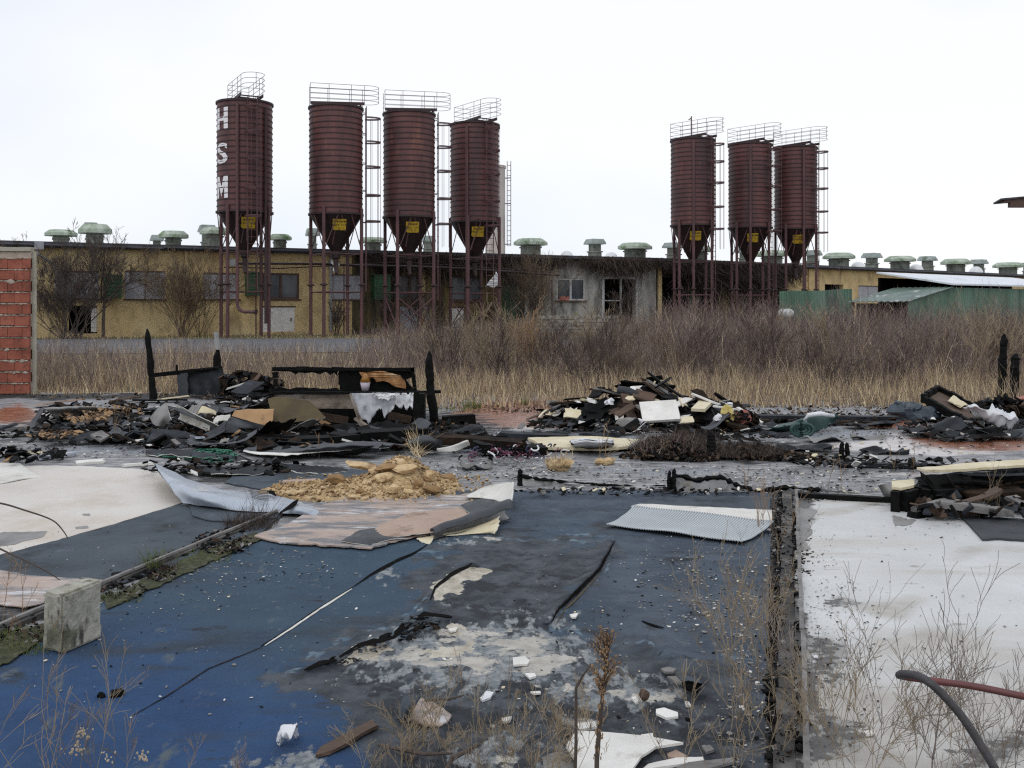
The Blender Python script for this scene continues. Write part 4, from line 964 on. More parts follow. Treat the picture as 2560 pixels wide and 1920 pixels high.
layer_mat('white_floor', ((.50, .505, .50), (.60, .61, .61), 1.1), [('', (.44, .415, .38), (.52, .50, .47), .7, 1.0, .0, .14, (.35, 1.7, 1)), ('stain_shade', (.36, .335, .30), (.46, .44, .41), 1.6, 1.3, .22, .75, (.6, 1.4, 1)),
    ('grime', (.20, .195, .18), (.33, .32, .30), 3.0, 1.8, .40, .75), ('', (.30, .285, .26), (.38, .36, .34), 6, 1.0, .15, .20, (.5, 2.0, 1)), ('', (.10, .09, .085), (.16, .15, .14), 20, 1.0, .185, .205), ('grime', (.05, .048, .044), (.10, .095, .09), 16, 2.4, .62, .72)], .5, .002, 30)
ys = np.linspace(1250, 2300, 90); xs = np.concatenate([np.linspace(1987, 2600, 90), np.linspace(2640, 3500, 12)]); X, Y = np.meshgrid(xs, ys); wx = X+60*n2(X, Y, .006, 31)+20*n2(X, Y, .03, 32); wy = Y+40*n2(X, Y, .006, 33)
stain_shade = np.maximum.reduce([np.clip((Y-1470)/380, 0, .95), ell(wx, wy, 2330, 1600, 220, 60)*.9, ell(wx, wy, 2200, 1520, 160, 30)*.8, ell(wx, wy, 2480, 1390, 160, 26)*.7, ell(wx, wy, 2120, 1265, 200, 16)])  # stains, plus shade painted in that deepens towards the near edge
grime = np.maximum.reduce([np.exp(-((wx-1990)/45)**2)*np.where((Y > 1480) | (Y < 1310), 1, .55), ell(wx, wy, 2070, 1640, 110, 110)*.85, ell(wx, wy, 2060, 1850, 120, 140)*.95, ell(wx, wy, 2300, 1268, 200, 14)*.9, ell(wx, wy, 2480, 1880, 260, 80)*.8, ell(wx, wy, 2095, 1520, 70, 14)*.8, ell(wx, wy, 2270, 1420, 60, 8)*.6])
o = px_grid('floor_sheet', X, Y, np.full_like(X, .007), dict(stain_shade=stain_shade, grime=grime), 'white_floor')
tag(o, 'pale stained vinyl floor sheet right of the charred sill', 'floor sheet')
for pl in ([(1992, 1268), (2040, 1275), (2018, 1300), (2032, 1330), (2012, 1352), (2030, 1372), (1992, 1380)], [(2235, 1288), (2290, 1300), (2280, 1312), (2236, 1316)]):
    flat('worn_patch', jag_poly(pl, 5, 4, 3.3), .0085, .001, 'lino_mid', 4, 5, o)
mb = MB()
for k in range(70):                                                       # flaked printing left on the sheet beside the sill
    x = 1994+abs(random.gauss(0, 16)); y = U(1300, 1440) if k < 55 else U(1290, 1520); a = U(2, 10); q = jag_poly([(x, y-1), (x+a, y-1.2), (x+a, y+U(.6, 2.4)), (x, y+1.2)], 4, 1.5, k)
    mb.prism([G(px, py, .0088) for px, py in q], .0006)
mb.build('flaking', 'char_brown', o)['kind'] = 'stuff'
o = flat('floor_sheet', [(-300, 1520), (-300, 1424), (0, 1427), (60, 1438), (150, 1446), (262, 1452), (236, 1476), (150, 1500), (60, 1520), (0, 1512)], .016, .006, 'lino_pink', 3)
tag(o, 'small pale pink vinyl strip behind the concrete block', 'floor sheet')
o = patch('vinyl_offcut', [[(-60, 1212, .01), (0, 1210, .01), (60, 1199, .01), (108, 1194, .0)], [(-60, 1185, .02), (0, 1182, .02), (50, 1180, .02), (98, 1190, .01)], [(-60, 1158, .02), (0, 1158, .02), (30, 1159, .02), (50, 1160, .01)]], ['lino_blue', 'lino_back'], .008, 5, .003)
tag(o, 'grey blue vinyl offcut at the left edge above the cream floor', 'vinyl sheet')
# dark carpet square and others behind the folded sheet
o = flat('carpet_offcut', [(600, 1178), (790, 1172), (1010, 1180), (1040, 1205), (860, 1205), (700, 1232), (560, 1208)], .006, .006, 'carpet_dark', 4); tag(o, 'dark carpet offcut behind the heap of ochre rubble', 'carpet')
o = flat('carpet_offcut', [(470, 1262), (700, 1278), (690, 1296), (600, 1306), (520, 1302), (482, 1290)], .018, .008, 'carpet_dark', 3); tag(o, 'dark carpet offcut tucked under the folded grey vinyl sheet', 'carpet')
o = flat('carpet_offcut', [(1600, 1268), (1612, 1258), (1640, 1242), (1926, 1242), (1926, 1276)], .022, .008, 'carpet_dark', 2); tag(o, 'turned back carpet fold above the corrugated sheet', 'carpet')
o = flat('board', [(1578, 1268), (1600, 1262), (1930, 1278), (1930, 1310), (1800, 1296), (1650, 1278)], .034, .01, 'lino_back', 1.5); tag(o, 'cream board showing under the corrugated sheet', 'board')

# ------------------------------------------------------------------ sheets with curls
o = patch('vinyl_sheet', [[(388, 1158, .12), (480, 1200, .10), (570, 1226, .06), (680, 1236, .03), (770, 1260, .03), (818, 1284, .02)],
    [(396, 1176, .17), (478, 1218, .15), (580, 1240, .10), (690, 1252, .07), (765, 1270, .06), (817, 1287, .02)],
    [(425, 1217, .13), (490, 1242, .12), (590, 1258, .08), (690, 1268, .06), (760, 1280, .05), (806, 1293, .02)],
    [(455, 1257, .04), (530, 1269, .04), (610, 1277, .04), (700, 1282, .03), (755, 1289, .02), (790, 1297, .01)]], ['lino_blue', 'lino_grey'], .007, 8, .007, wf=9)
tag(o, 'grey blue vinyl sheet folded over the end of the cream floor', 'vinyl sheet')
strip('torn_gap', [(700, 1283), (722, 1270), (738, 1258), (746, 1250)], 2, 9, .075, 'shade_black', o, 2)
strip('torn_gap', [(668, 1228), (682, 1232), (690, 1240)], 3, 9, .075, 'shade_black', o, 2)
for k in range(7): strip('fold_line', [(620+k*1.5, 1222+k*3.6), (650, 1226+k*3.8), (672, 1227+k*4.0)], 1, 1.2, .10, 'lino_grey', o, .8, .002)
# pinkish torn vinyl under the rubble
pk = flat('vinyl_sheet', [(634, 1343), (720, 1312), (790, 1270), (880, 1244), (1000, 1236), (1150, 1240), (1240, 1225), (1250, 1262), (1180, 1312), (1092, 1334), (1000, 1352), (925, 1373), (800, 1366), (700, 1358)], .022, .010, 'lino_pink', 5, 12)
tag(pk, 'torn pinkish vinyl sheet spread under the ochre rubble', 'vinyl sheet')
patch('torn_layer', [[(936, 1322, .05), (1000, 1290, .06), (1080, 1276, .06), (1150, 1266, .06)], [(945, 1335, .05), (1010, 1315, .07), (1090, 1300, .07), (1172, 1284, .07)], [(955, 1347, .04), (1020, 1338, .05), (1090, 1328, .06), (1150, 1310, .06)]], ['lino_tan', 'lino_back'], .006, 6, .006, .02, pk)
patch('torn_layer', [[(850, 1352, .04), (900, 1326, .05), (960, 1318, .05)], [(870, 1357, .04), (930, 1345, .05), (985, 1334, .04)], [(925, 1365, .03), (960, 1352, .04), (1020, 1345, .04)]], ['lino_grey', 'lino_back'], .006, 5, .006, .02, pk)
patch('torn_layer', [[(1150, 1262, .07), (1200, 1246, .08), (1232, 1250, .08)], [(1178, 1285, .07), (1215, 1270, .08), (1250, 1262, .10)]], ['lino_grey', 'lino_back'], .006, 5, .006, .02, pk)
# rolled edge running to the right
pr = []
for t in np.linspace(0, 1, 9):
    c0 = G(1080+195*t, 1335-62*t, .05+.05*t); d = Vector((.95, .55, .1)).normalized(); s_ = Vector((-.5, .86, 0)); r = .035+.035*t
    pr.append([c0+s_*(r*math.cos(a))+Vector((0, 0, r*math.sin(a))) for a in np.linspace(-2.2, 2.9, 8)])
patch('rolled_edge', pr, ['lino_mid', 'lino_grey'], .006, 3, .006, .015, pk, world=True)
patch('curled_flap', [[(1168, 1238, .05), (1215, 1214, .10), (1262, 1206, .16), (1284, 1206, .20)], [(1166, 1244, .05), (1225, 1234, .07), (1262, 1228, .12), (1283, 1222, .18)], [(1200, 1246, .04), (1236, 1250, .05), (1258, 1255, .08), (1280, 1252, .13)]], ['lino_back', 'lino_back'], .006, 6, .005, .015, pk)
patch('curled_flap', [[(1104, 1334, .03), (1160, 1322, .03), (1205, 1308, .05), (1250, 1290, .09)], [(1112, 1341, .02), (1165, 1334, .02), (1215, 1326, .04), (1248, 1312, .08)], [(1120, 1340, .01), (1170, 1336, .015), (1222, 1334, .02), (1236, 1334, .03)]], ['board_cream', 'lino_back'], .006, 5, .004, .02, pk)
patch('curled_flap', [[(1040, 1345, .03), (1070, 1340, .03), (1086, 1336, .03)], [(1050, 1352, .02), (1072, 1358, .02), (1082, 1346, .03)]], ['board_cream', 'lino_back'], .006, 4, .003, .012, pk)
# corrugated sheet
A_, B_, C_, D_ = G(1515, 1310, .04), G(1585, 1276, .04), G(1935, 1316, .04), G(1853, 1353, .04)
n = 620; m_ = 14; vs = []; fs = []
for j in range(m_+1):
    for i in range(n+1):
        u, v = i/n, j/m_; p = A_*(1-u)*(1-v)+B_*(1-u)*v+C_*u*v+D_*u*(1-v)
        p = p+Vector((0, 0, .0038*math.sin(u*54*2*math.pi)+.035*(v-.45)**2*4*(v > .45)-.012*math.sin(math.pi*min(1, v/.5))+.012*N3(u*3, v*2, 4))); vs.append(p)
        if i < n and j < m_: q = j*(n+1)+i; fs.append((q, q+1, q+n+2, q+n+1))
mb = MB(); mb.add(vs, fs); o = mb.build('corrugated_sheet', 'corrugated', solid=.003, smooth=True); at = o.data.attributes.new('v', 'FLOAT', 'POINT'); at.data.foreach_set('value', np.tile(.55+.24*np.sin(np.arange(n+1)/n*54*2*math.pi), m_+1).astype(np.float32)); tag(o, 'grey corrugated plastic sheet lying on the carpet by the sill', 'corrugated sheet')  # v stripes the colour: trough dirt plus painted-in ridge shading
# tent shaped roll at left, brown heap inside
o = patch('vinyl_sheet', [[(140, 1024, 0), (200, 1023, 0), (262, 1024, 0), (330, 1030, 0)], [(108, 1019, .26), (180, 1017, .24), (255, 1018, .16), (320, 1024, .06)], [(128, 1036, .17), (190, 1036, .10), (250, 1032, .06), (310, 1034, .03)], [(146, 1052, .05), (180, 1050, .02), (240, 1046, .02), (300, 1050, .02)]], ['lino_mid', 'lino_grey'], .008, 7, .008, seed=3)
tag(o, 'grey vinyl sheet bent up like a tent at left', 'vinyl sheet')
patch('flap', [[(108, 1019, .26), (96, 1032, .22), (76, 1058, .08), (72, 1080, .0)], [(112, 1021, .26), (104, 1036, .22), (90, 1062, .08), (84, 1082, .0)]], ['lino_grey', 'lino_grey'], .008, 6, .004, .01, o)
o = patch('charred_sheet', [[(150, 1056, .04), (240, 1048, .05), (330, 1040, .05), (385, 1040, .08)], [(160, 1066, .05), (250, 1058, .04), (340, 1054, .02), (390, 1048, .10)], [(110, 1076, .02), (250, 1066, .03), (345, 1060, .02), (374, 1052, .08)]], ['lino_grey', 'char_panel'], .008, 7, .010, seed=5)
tag(o, 'blackened sheet lying between the tent shaped vinyl and the white roll', 'sheet')
# white roll
wr = thing('vinyl_roll', G(440, 1085, 0), 'white and grey vinyl curled into a roll in the burnt heap at left', 'vinyl roll')
patch('flap', [[(374, 1046, .18), (392, 1022, .30), (412, 1007, .38)], [(384, 1064, .12), (402, 1044, .22), (420, 1018, .34)], [(396, 1090, .0), (412, 1066, .10), (429, 1050, .20)]], ['lino_mid', 'lino_back'], .008, 7, .005, .02, wr)
patch('flap', [[(412, 1007, .38), (440, 1010, .38), (475, 1030, .30), (520, 1052, .2), (556, 1072, .10)], [(420, 1014, .36), (446, 1019, .34), (478, 1038, .26), (516, 1060, .15), (545, 1078, .06)]], ['lino_mid', 'lino_back'], .008, 6, .005, .02, wr)
pr = []
for t in np.linspace(0, 1, 7):
    c0 = G(440+78*t, 1034+32*t, .24-.12*t); s_ = Vector((.35, .93, 0)); r = .075-.012*t
    pr.append([c0+s_*(r*math.cos(a))+Vector((0, 0, r*math.sin(a))) for a in np.linspace(-2.6, 2.4, 8)])
patch('inner_roll', pr, ['lino_back', 'lino_grey'], .006, 3, .004, .015, wr, world=True)
o = patch('vinyl_sheet', [[(550, 1066, .12), (570, 1042, .24), (600, 1046, .22), (640, 1056, .16), (668, 1062, .10)], [(548, 1076, .08), (566, 1060, .16), (600, 1064, .14), (640, 1070, .10), (664, 1074, .06)], [(552, 1082, .03), (580, 1084, .04), (610, 1086, .03), (640, 1084, .02), (652, 1080, .02)]], ['lino_grey', 'lino_back'], .008, 6, .006, .02, seed=8)
tag(o, 'dark grey vinyl sheet arched beside the white roll', 'vinyl sheet')
patch('flap', [[(530, 1060, .14), (540, 1040, .24), (562, 1036, .27), (578, 1038, .27)], [(530, 1070, .10), (540, 1056, .17), (556, 1052, .19), (568, 1054, .19)]], ['lino_back', 'lino_back'], .008, 5, .004, .02, o)
o = patch('vinyl_sheet', [[(478, 1028, .2), (490, 1014, .28), (520, 1018, .26), (542, 1030, .2)], [(490, 1038, .16), (505, 1032, .2), (525, 1034, .18), (540, 1038, .16)]], ['board_cream', 'lino_back'], .007, 5, .006, .03, seed=9)
tag(o, 'torn cream vinyl piece standing behind the white roll', 'vinyl sheet')
# long dark sheet with white edge, before the burnt frame
o = patch('vinyl_sheet', [[(640, 1108, .04), (730, 1116, .06), (830, 1107, .12), (920, 1102, .14), (1012, 1110, .08)], [(622, 1116, .07), (710, 1127, .09), (830, 1116, .14), (930, 1112, .13), (1014, 1113, .07)], [(610, 1126, .06), (700, 1134, .07), (830, 1124, .10), (930, 1120, .09), (1012, 1116, .05)]], ['lino_grey', 'lino_back'], .012, 8, .012, .03, seed=10)
tag(o, 'long dark vinyl sheet with torn white edge before the burnt frame', 'vinyl sheet')
strip('torn_edge', [(608, 1128), (650, 1134), (700, 1136), (770, 1130), (830, 1126), (880, 1124)], 3, 8, .075, 'board_white', o, 2)
strip('torn_edge', [(900, 1122), (960, 1119), (1000, 1117)], 2, 4, .07, 'board_white', o, 2)
o = patch('vinyl_sheet', [[(1090, 1124, .10), (1130, 1114, .14), (1170, 1104, .20)], [(1096, 1130, .07), (1140, 1128, .08), (1176, 1112, .15)]], ['board_white', 'lino_back'], .02, 6, .006, .02, seed=12)
tag(o, 'white torn vinyl chunk lying on black char right of the frame', 'vinyl sheet')
o = patch('charred_sheet', [[(1020, 1098, .18), (1060, 1090, .22), (1104, 1098, .2)], [(1018, 1112, .12), (1060, 1108, .16), (1108, 1112, .12)], [(1030, 1126, .02), (1064, 1126, .03), (1100, 1126, .02)]], ['lino_grey', 'char'], .01, 6, .02, .03, seed=13)
tag(o, 'crumpled dark sheet behind the dry tuft before the frame', 'sheet')
for lab, rows in (('black vinyl sheet with pale edge behind the folded grey vinyl sheet', [[(420, 1166, .03), (520, 1168, .05), (620, 1170, .05), (690, 1168, .06)], [(450, 1178, .02), (520, 1182, .04), (620, 1186, .03), (690, 1184, .02)]]),
                  ('black buckled sheet left of the ochre rubble top', [[(690, 1150, .10), (760, 1162, .08), (820, 1166, .05), (870, 1172, .02)], [(700, 1172, .02), (760, 1180, .03), (820, 1182, .02), (870, 1180, .01)]]),
                  ('dark buckled sheet under the coil of green rope', [[(365, 1122, .05), (440, 1122, .06), (540, 1132, .06), (600, 1136, .04)], [(360, 1134, .03), (440, 1140, .04), (540, 1148, .03), (640, 1152, .02)]])):
    o = patch('charred_sheet', rows, ['char_panel', 'lino_back'], .008, 8, .02, .05, seed=U(0, 20)); tag(o, lab, 'sheet')

# ------------------------------------------------------------------ boards, posts, stumps
def board(name, label, cat, ctr, l, w, t, rot, m, group=None, bend=0.0, jag=.02, parent=None, nx=9):
    mb = MB(); vs = []; sd = U(0, 99); ny = 3
    for k in (0, 1):
        for i in range(nx):
            for j in range(ny):
                x = (i/(nx-1)-.5)*l; y = (j/(ny-1)-.5)*w
                if i in (0, nx-1): x += U(-1, .6)*jag*(1 if i else -1)*2
                if j in (0, ny-1): y += jag*.6*N3(x*9, j+sd)
                z = (k-.5)*t+bend*((2*i/(nx-1)-1)**2-.4)+.006*N3(x*4+sd, y*4)
                vs.append(Vector(ctr)+rot @ Vector((x, y, z)))
    n = nx*ny; fs = []
    for i in range(nx-1):
        for j in range(ny-1):
            a = i*ny+j; fs += [(n+a, n+a+ny, n+a+ny+1, n+a+1), (a+1, a+ny+1, a+ny, a)]
    bd = [j for j in range(ny)]+[i*ny+ny-1 for i in range(1, nx)]+[(nx-1)*ny+j for j in range(ny-2, -1, -1)]+[i*ny for i in range(nx-2, 0, -1)]
    for a, b in zip(bd, bd[1:]+bd[:1]): fs.append((a, b, b+n, a+n))
    mb.add(vs, fs); o = mb.build(name, m, parent, origin=Vector(ctr) if parent is None else None)
    if label: tag(o, label, cat, group)
    return o
def rot(yaw, pitch=0, roll=0): return Matrix.Rotation(yaw, 3, 'Z') @ Matrix.Rotation(pitch, 3, 'Y') @ Matrix.Rotation(roll, 3, 'X')
def span(name, label, cat, a, b, w, t, m, group=None, roll=0.0, jag=.02, bend=0, parent=None):
    a = Vector(a); b = Vector(b); d = b-a; yaw = math.atan2(d.y, d.x); pit = -math.asin(max(-1, min(1, d.z/d.length)))
    return board(name, label, cat, (a+b)/2, d.length, w, t, rot(yaw, pit, roll), m, group, bend, jag, parent)
def charpost(name, label, cat, pts, r, m='char', n=7, parent=None):
    """burnt timber: ragged section, eaten away to the top"""
    pts = [Vector(p) for p in pts]; mb = MB(); k = 16; P_ = []
    tot = len(pts)-1
    for i in range(k+1):
        t = i/k*tot; j = min(int(t), tot-1); P_.append(pts[j].lerp(pts[j+1], t-j)+Vector((U(-.12, .12)*r, U(-.12, .12)*r, 0)))
    rr = [r*(.98-.25*i/k)*U(.95, 1.05)*(1+.08*math.sin(i*.9+pts[0].x*9)) for i in range(k-1)]+[r*.55, r*.2]
    mb.tube(P_, rr, n); o = mb.build(name, m, parent)
    if label: tag(o, label, cat)
    return o
Yb = DY(1002); o = charpost('burnt_post', 'tall charred post leaning slightly left of the broken cabinet', 'post', [P(384, 1004, Yb), P(376, 905, Yb), P(368, 822, Yb)], .065)
Yb = DY(985); o = charpost('burnt_post', 'thin charred pole with pale top behind the broken cabinet', 'post', [P(549, 985, Yb), P(547, 900, Yb), P(540, 832, Yb)], .045)
mb = MB(); mb.tube([P(545, 874, Yb-.02), P(540, 830, Yb-.02)], [.05, .045], 7); mb.build('bare_tip', 'pole_grey', o)
mb = MB(); mb.tube([P(541, 922, Yb-.07), P(540, 890, Yb-.07), P(542, 880, Yb-.07)], [.06, .05, .02], 6); mb.build('splinter', 'char', o)
Yb = DY(1066); o = charpost('burnt_post', 'charred tapering post standing at the right end of the burnt frame', 'post', [P(1090, 1068, Yb), P(1080, 1010, Yb), P(1074, 940, Yb), P(1073, 878, Yb)], .068)
mb = MB(); mb.bar(P(1040, 981, Yb+.05), P(1102, 979, Yb+.05), .05, .04); mb.build('crossbar', 'char', o)
Yb = DY(1000); charpost('burnt_post', 'taller of two charred posts at the right edge', 'post', [P(2503, 1000, Yb), P(2507, 900, Yb), P(2511, 834, Yb)], .08)
charpost('burnt_post', 'shorter charred post beside the taller one at the right edge', 'post', [P(2532, 1005, Yb-.4), P(2536, 930, Yb-.4), P(2541, 884, Yb-.4)], .09)
for lab, x, y0, y1, r in (('short charred stump at the left end of the pale upstand', 1301, 1214, 1172, .030), ('left of twin charred stumps beside the high pale upstand', 1673, 1236, 1176, .022), ('right of twin charred stumps beside the high pale upstand', 1685, 1236, 1171, .026),
        ('left of twin charred stumps before the brown root heap', 2105, 1154, 1104, .032), ('right of twin charred stumps before the brown root heap', 2118, 1154, 1106, .030), ('charred stump rising out of the brown root heap', 1778, 1150, 1078, .055), ('charred stump among black sheets left of the rubble', 690, 1184, 1148, .05),
        ('lumpy charred stump at far left above the grey blue offcut', 28, 1150, 1116, .07)):
    Yb = DY(y0); charpost('charred_stump', lab, 'stump', [P(x, y0, Yb), P(x+U(-2, 2), (y0+y1)/2, Yb), P(x+U(-2, 2), y1, Yb)], r, 'char')

# broken cabinet left
Yb = DY(992); t = thing('broken_cabinet', P(460, 992, Yb), 'charred cabinet remains with slanting top rail left of the burnt frame', 'cabinet')
mb = MB(); mb.bar(P(381, 938, Yb), P(556, 920, Yb+.25), .10, .075)
for k in range(9): p = P(470+k*9, 928-k*.9, Yb+.12); mb.rock(p, .05, (1, .6, .8), k, 1)
mb.build('rail', 'char', t)
mb = MB(); mb.bar(P(442, 932, Yb+.02), P(442, 912, Yb+.02), .035, .035); mb.build('peg', 'char', t)
mb = MB(); mb.prism([P(x, y, Yb+.05) for x, y in jag_poly([(442, 934), (468, 932), (470, 986), (446, 990)], 6, 1.2)], .03, (0, 1, 0)); mb.build('side_panel', 'lino_grey', t)
mb = MB(); mb.prism([P(x, y, Yb+.16) for x, y in jag_poly([(466, 930), (556, 922), (560, 940), (574, 965), (565, 984), (520, 986), (500, 988), (470, 986)], 7, 3)], .04, (0, 1, 0)); mb.build('back_panel', 'char_panel', t)

# burnt frame with torn cloth
Yf, Yr = DY(1078), DY(1078)+.75
t = thing('burnt_bed_frame', P(860, 1078, Yf), 'burnt out furniture frame with torn white cloth hanging from its front rail', 'frame')
def rail(name, a, b, th, m='char', n=12):
    a = Vector(a); b = Vector(b); mb = MB()
    for i in range(n): p = a.lerp(b, i/n); q = a.lerp(b, (i+1)/n); s = th*U(.8, 1.15); mb.bar(p+Vector((0, 0, U(-.1, .1)*th)), q+Vector((0, 0, U(-.1, .1)*th)), th, s)
    return mb.build(name, m, t)
rail('top_rail', P(682, 921, Yr), P(1036, 924, Yr), .05); rail('post', P(688, 918, Yr), P(690, 985, Yr), .07); rail('post', P(1031, 920, Yr), P(1039, 985, Yr), .05)
rail('middle_rail', P(674, 979, Yr-.03), P(1048, 979, Yr-.03), .045); rail('front_rail', P(672, 983, Yf+.05), P(1048, 982, Yf+.05), .035)
rail('bottom_rail', P(680, 1072, Yf+.03), P(1060, 1066, Yf+.03), .06); rail('post', P(676, 984, Yf+.05), P(678, 1075, Yf+.05), .08)
mb = MB(); mb.prism([P(x, y, Yr+.03) for x, y in jag_poly([(848, 925), (1034, 925), (1038, 940), (1014, 950), (1030, 968), (1036, 978), (850, 978), (846, 950)], 7, 2)], .03, (0, 1, 0)); mb.build('back_panel', 'char', t)
mb = MB()
fr = [(694, 924), (846, 924), (844, 940), (836, 932), (826, 938), (815, 930), (800, 936), (780, 931), (760, 933), (745, 931), (738, 937), (728, 930), (712, 929), (694, 928)]
mb.prism([P(x, y, Yr+.01) for x, y in jag_poly(fr, 5, 2)], .02, (0, 1, 0)); mb.prism([P(x, y, Yr-.0) for x, y in jag_poly([(694, 966), (720, 972), (760, 968), (800, 972), (846, 970), (846, 978), (694, 978)], 5, 3)], .02, (0, 1, 0)); mb.build('burnt_fringe', 'char', t)
mb = MB(); mb.prism([P(x, y, Yr-.05+.03*N3(x*.05, y*.05)) for x, y in jag_poly([(898, 930), (960, 928), (1000, 938), (1012, 955), (1014, 972), (985, 966), (972, 956), (955, 952), (940, 955), (932, 944), (922, 950), (910, 948), (903, 938)], 5, 2)], .012, (0, 1, 0)); mb.build('scorched_cloth', 'cloth_brown', t)
mb = MB(); q = P(913, 0, Yr-.16)
for zt, zb, r0, r1, m_ in ((934, 955, .022, .075, 'amber'), (955, 977, .072, .045, 'lavender')):
    mb = MB(); z0 = P(0, zb, Yr-.16).z; z1 = P(0, zt, Yr-.16).z; mb.lathe([(.001, z0), (r1, z0), (r0 if m_ == 'amber' else r0, z1), (.001, z1)], (q.x, q.y, 0), 14); mb.build('hanging_cloth' if m_ == 'amber' else 'lavender_cup', m_, t, smooth=True)  # scorched orange cloth hanging above a lavender cup
mb = MB(); mb.prism([P(x, y, Yf+.10+.02*N3(x*.02, 0)) for x, y in jag_poly([(676, 984), (880, 983), (884, 1022), (800, 1022), (770, 1018), (745, 1000), (700, 996), (676, 992)], 8, 1.5)], .02, (0, 1, 0)); mb.build('front_panel', 'panel_scorch', t)
mb = MB(); mb.prism([P(x, y, Yf+.45) for x, y in ((676, 1000), (1040, 1000), (1040, 1076), (676, 1076))], .03, (0, 1, 0)); mb.build('inner_panel', 'char', t)
for a, b in (((800, 1040), (870, 1052)), ((970, 1038), (1028, 1050))): mb = MB(); mb.bar(P(*a, Yf+.3), P(*b, Yf+.35), .03, .10); mb.build('slat', 'wood_dark', t)
def hang(name, top, bot, Yc, m, sag=.05):
    """hanging torn cloth between an upper edge and a ragged lower edge"""
    n = 40; k = 10; vs = []; fs = []
    tx = [p[0] for p in top]; ty = [p[1] for p in top]; bx = [p[0] for p in bot]; by = [p[1] for p in bot]
    for i in range(n+1):
        x = tx[0]+(tx[-1]-tx[0])*i/n; y0 = np.interp(x, tx, ty); xb = bx[0]+(bx[-1]-bx[0])*i/n; y1 = np.interp(xb, bx, by)+U(-3, 3)
        for j in range(k+1):
            s = j/k; vs.append(P(x+(xb-x)*s, y0+(y1-y0)*s, Yc-.03-sag*s*(.5+N3(i*.22, s*2, Yc))+.005*math.sin(i*.9+s*2)+.02*N3(i*.12, s*3, 2)))
            if i and j: a = (i-1)*(k+1)+j-1; b = i*(k+1)+j-1; fs.append((a, a+1, b+1, b))
    mb = MB(); mb.add(vs, fs); return mb.build(name, m, t, smooth=True, solid=.006)
hang('torn_cloth', [(876, 983), (990, 983)], [(893, 1040), (903, 1050), (915, 1046), (922, 1062), (932, 1044), (945, 1022), (956, 1024), (960, 1050), (968, 1034), (980, 1026), (986, 1018)], Yf+.05, 'cloth_white')
hang('torn_cloth', [(982, 983), (1034, 982)], [(984, 1012), (996, 1016), (1004, 1024), (1010, 1012), (1016, 1026), (1024, 1016), (1032, 1022)], Yf+.06, 'plastic_white', .03)
hang('torn_cloth', [(930, 982), (1000, 983)], [(936, 990), (950, 997), (965, 1000), (980, 996), (996, 990)], Yf-.01, 'plastic_white', .03)
mb = MB(); mb.box(P(1049, 1027, Yf+.12), (.145, .2, .46)); mb.build('side_box', 'char', t)
mb = MB(); mb.bar(P(878, 984, Yf+.03), P(905, 1066, Yf-.05), .05, .03); mb.bar(P(888, 1046, Yf), P(918, 1066, Yf-.1), .05, .03); mb.build('strut', 'panel_scorch', t)
# boards leaning at the frame
mb = MB(); mb.prism([P(x, y, Yf-.35+.0035*(1050-y)) for x, y in jag_poly([(670, 998), (690, 993), (735, 996), (772, 1003), (790, 1018), (812, 1046), (770, 1050), (700, 1062), (682, 1060)], 8, 2)], .025, (0, 1, .2)); o = mb.build('board', 'board_olive'); tag(o, 'dark olive board leaning against the left of the burnt frame', 'board')
mb = MB(); mb.prism([P(x, y, Yf-.55+.003*(1060-y)) for x, y in jag_poly([(586, 1028), (620, 1024), (684, 1024), (682, 1050), (672, 1066), (640, 1058), (600, 1046), (580, 1040)], 7, 2)], .03, (0, 1, .2)); o = mb.build('board', 'board_tan'); tag(o, 'tan board standing between the arched sheet and the olive board', 'board')
span('plank', 'charred square timber lying right of the burnt frame', 'plank', P(1104, 1054, DY(1062)), P(1190, 1048, DY(1058)), .16, .15, 'char', jag=.03)
for i, (a, b, w, m_, lab) in enumerate((((830, 1094, .12), (1060, 1078, .12), .22, 'char', 'long charred plank directly before the burnt frame'), ((640, 1104, .05), (900, 1096, .12), .2, 'char', 'long charred plank behind the white edged sheet'),
        ((1110, 1092, .06), (1260, 1102, .05), .18, 'char', 'charred plank running right from the frame towards the cream panel'), ((1180, 1116, .10), (1372, 1126, .05), .2, 'char', 'charred roll ending at the cream panel with splintered tip'), ((1080, 1096, .12), (1310, 1112, .12), .2, 'char_brown', 'brown black plank above the charred roll'),
        ((1240, 1088, .05), (1420, 1096, .03), .12, 'char_panel', 'thin dark plank behind the cream panel'), ((560, 1090, .06), (740, 1098, .08), .2, 'char', 'charred plank under the arched dark vinyl sheet'))):
    span('plank', lab, 'plank', G(*a), G(*b), w, .09, m_, 'charred planks before the frame', jag=.05, bend=U(-.03, .03), roll=U(-.2, .2))

# ------------------------------------------------------------------ cream panel, wrapped bundle
o = flat('panel', [(1320, 1100), (1480, 1096), (1585, 1104), (1600, 1104), (1570, 1122), (1500, 1128), (1365, 1124)], .03, .03, 'board_cream', 1.5); tag(o, 'cream panel lying flat under the white wrapped bundle', 'panel')
o = patch('wrapped_bundle', [[(1424, 1100, .10), (1450, 1096, .15), (1500, 1096, .15), (1534, 1100, .10)], [(1430, 1108, .14), (1460, 1104, .18), (1500, 1104, .18), (1536, 1108, .12)], [(1440, 1117, .06), (1470, 1118, .08), (1500, 1118, .08), (1532, 1116, .05)]], ['plastic_white', 'char'], .03, 6, .012, .02); tag(o, 'white wrapped bundle with black scorched rim on the cream panel', 'bundle')
strip('scorched_rim', [(1424, 1104), (1440, 1115), (1470, 1120), (1510, 1120), (1534, 1112)], 2, 6, .06, 'char', o, 2)
span('lath', 'pale lath leaning at the right end of the cream panel', 'lath', G(1565, 1122, .03), G(1622, 1092, .12), .04, .02, 'wood_grey')
